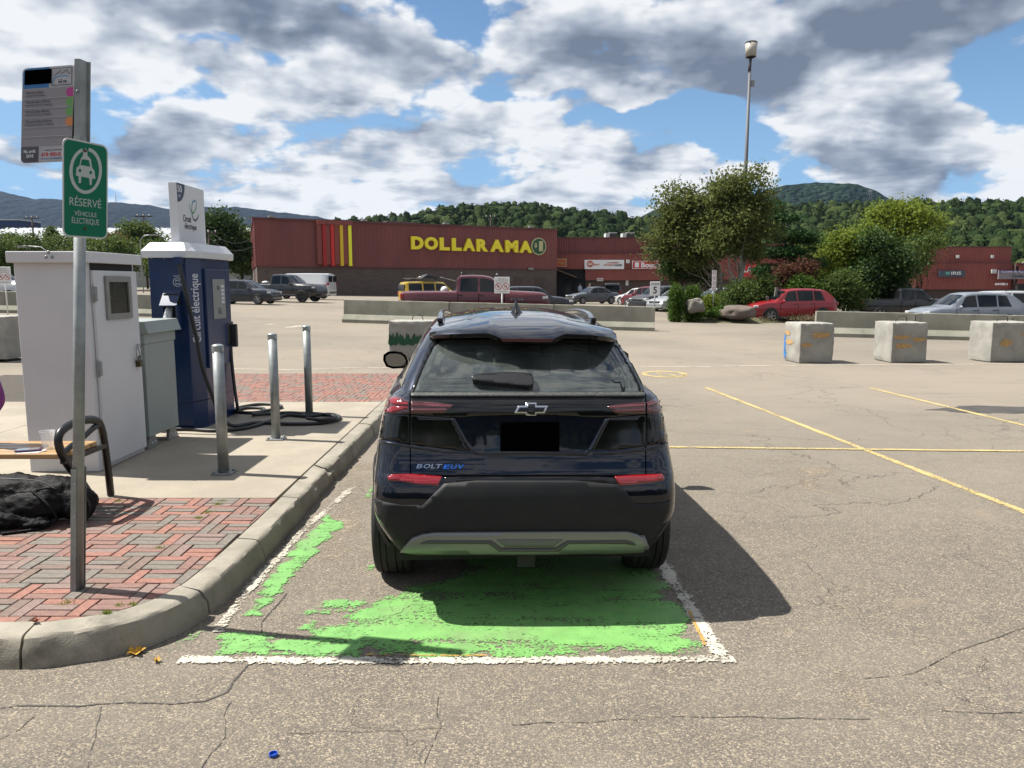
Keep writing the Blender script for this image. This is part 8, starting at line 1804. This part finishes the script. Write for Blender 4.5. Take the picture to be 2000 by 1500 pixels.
b = MB(); b.tube([(X(.06), -.6, 1.70), (X(.06), -.6, 1.86), (X(.62), -.6, 1.86), (X(.62), -.6, 1.70)], .025, 6); b.tube([(X(.06), .6, 1.70), (X(.06), .6, 1.86), (X(.62), .6, 1.86), (X(.62), .6, 1.70)], .025, 6)
for s in (.1, .3, .5): b.cyl((X(s), -.6, 1.82), (X(s), .6, 1.82), .02, n=6)
b.build('roof_rack', DKPL, t); b = MB(); b.add([(X(.26), -.5, 1.88), (X(.52), -.5, 1.88), (X(.50), -.5, 1.98), (X(.36), -.5, 2.12), (X(.26), .4, 1.88), (X(.52), .4, 1.88), (X(.50), .4, 1.98), (X(.36), .4, 2.12)], [(0, 1, 2, 3), (7, 6, 5, 4), (0, 4, 5, 1), (1, 5, 6, 2), (2, 6, 7, 3), (3, 7, 4, 0)]); b.build('rack_box', DKPL, t, bevel=.03)
b = MB(); b.tube([(X(.20), -.5, 1.9), (X(.36), -.5, 2.14)], .025, 6); b.tube([(X(.55), -.5, 1.95), (X(.80), -.5, 1.70)], .02, 6); b.build('rack_pole', CHR, t)
vehicle('parked_car', 'dark car roof glimpsed between the yellow vehicle and the red cab', 'car', 'suv', at(915, 46), R(178), 4.3, 1.8, 1.62, cp('slate_paint', (.018, .022, .030)))
MRN = cp('maroon_paint', (.075, .006, .012))
t, X, sec = vehicle('parked_pickup', 'long dark red crew cab pickup behind the concrete barriers', 'pickup truck', 'pickup', (at(931, 33)[0], 33, gz(-1.5, 33) + .0), R(0), 6.25, 2.05, 1.98, MRN, wr=.41, z0=.40)
put_text('RAM 1500', (X(.735), -1.035, .93), (.52, 0, 0), (0, 0, .085), .006, CHR, 'badge_lettering', t, bold=.03)
b = MB(); b.sphere((X(.28), .2, 1.34), .17, 12, 8); b.build('bed_load', WHT, t)
b = MB(); b.sphere((X(.64), -.2, 2.0), .05, 8, 6); b.cyl((X(.40), 0, 1.97), (X(.40), 0, 2.10), .012, n=6); b.build('roof_antenna', CHR, t)
vehicle('parked_car', 'dark hatchback whose roof shows above the red pickup bonnet', 'car', 'suv', at(1040, 42), R(4), 4.3, 1.8, 1.52, cp('black_blue_paint', (.008, .010, .014)))
vehicle('driving_sedan', 'grey sedan facing left in front of the store entrance', 'car', 'sedan', at(1156, 68), R(180 + 22), 4.55, 1.78, 1.50, cp('steel_grey_paint', (.050, .056, .066)), wr=.32)
vehicle('parked_suv', 'black sport utility vehicle seen from behind near the entrance', 'car', 'boxy', at(1192, 80), R(86), 4.8, 1.95, 1.85, cp('black_paint', (.006, .006, .008)), rails=True)
vehicle('parked_car', 'white hatchback at the end of the row left of the speed sign', 'car', 'sedan', at(1246, 66), R(128), 4.3, 1.75, 1.48, cp('white_car_paint', (.46, .46, .46)))
vehicle('parked_car', 'dark red car wedged beside the white hatchback', 'car', 'suv', at(1264, 61), R(128), 4.4, 1.8, 1.62, cp('wine_paint', (.10, .008, .014)))
vehicle('parked_suv', 'charcoal sport utility vehicle directly behind the speed sign', 'car', 'suv', at(1288, 54), R(215), 4.5, 1.85, 1.68, cp('charcoal_paint', (.014, .015, .018)), wr=.36)
vehicle('parked_car', 'silver car half hidden by the left cedar column', 'car', 'sedan', at(1322, 52), R(215), 4.5, 1.8, 1.5, cp('silver_paint', (.26, .27, .28)))
vehicle('parked_car', 'pale car seen through the gap right of the cedar columns', 'car', 'suv', at(1398, 58), R(190), 4.4, 1.8, 1.62, cp('pale_silver_paint', (.30, .32, .34)))
vehicle('parked_suv', 'grey vehicle behind the wooden frame and spreading shrub', 'car', 'suv', at(1475, 55), R(185), 4.7, 1.85, 1.72, cp('mid_grey_paint', (.06, .065, .07)))
t, X, sec = vehicle('parked_crossover', 'bright red crossover facing left beside the boulders', 'car', 'suv', at(1535, 39), R(180 + 10), 4.55, 1.84, 1.68, cp('soul_red_paint', (.24, .006, .012)), clad=True, wr=.355)
b = MB(); b.tube([(X(.985) + .03, -.5, .62), (X(.985) + .07, -.42, .50), (X(.985) + .09, 0, .47), (X(.985) + .07, .42, .50), (X(.985) + .03, .5, .62)], .022, 6); b.build('grille_trim', CHR, t)
vehicle('parked_pickup', 'black pickup with crew cab below the optician shop', 'pickup truck', 'pickup', at(1764, 44.5), R(-3), 5.7, 2.0, 1.86, cp('black_truck_paint', (.008, .008, .009)), wr=.39, z0=.36)
t, X, sec = vehicle('parked_crossover', 'silver grey crossover facing left behind the right barriers', 'car', 'suv', at(1880, 33.5), R(180), 4.4, 1.82, 1.67, cp('silver_blue_paint', (.16, .18, .21)), wr=.35)
vehicle('parked_suv', 'white sport utility vehicle at the right edge behind the silver one', 'car', 'boxy', at(1992, 43), R(0), 4.7, 1.9, 1.80, cp('bright_white_paint', (.46, .46, .46)), rails=True)
vehicle('parked_car', 'red car whose roof peeps over the silver crossover', 'car', 'suv', at(1893, 50), R(180), 4.4, 1.8, 1.70, cp('scarlet_paint', (.26, .01, .015)))
vehicle('parked_pickup', 'white pickup with dark wheels behind the sign at the far left', 'pickup truck', 'pickup', at(-25, 36.5), R(0), 5.8, 2.0, 1.9, VW_, rim=DALLOY, wr=.40, z0=.38)
print('SCENE objects', len(bpy.data.objects))
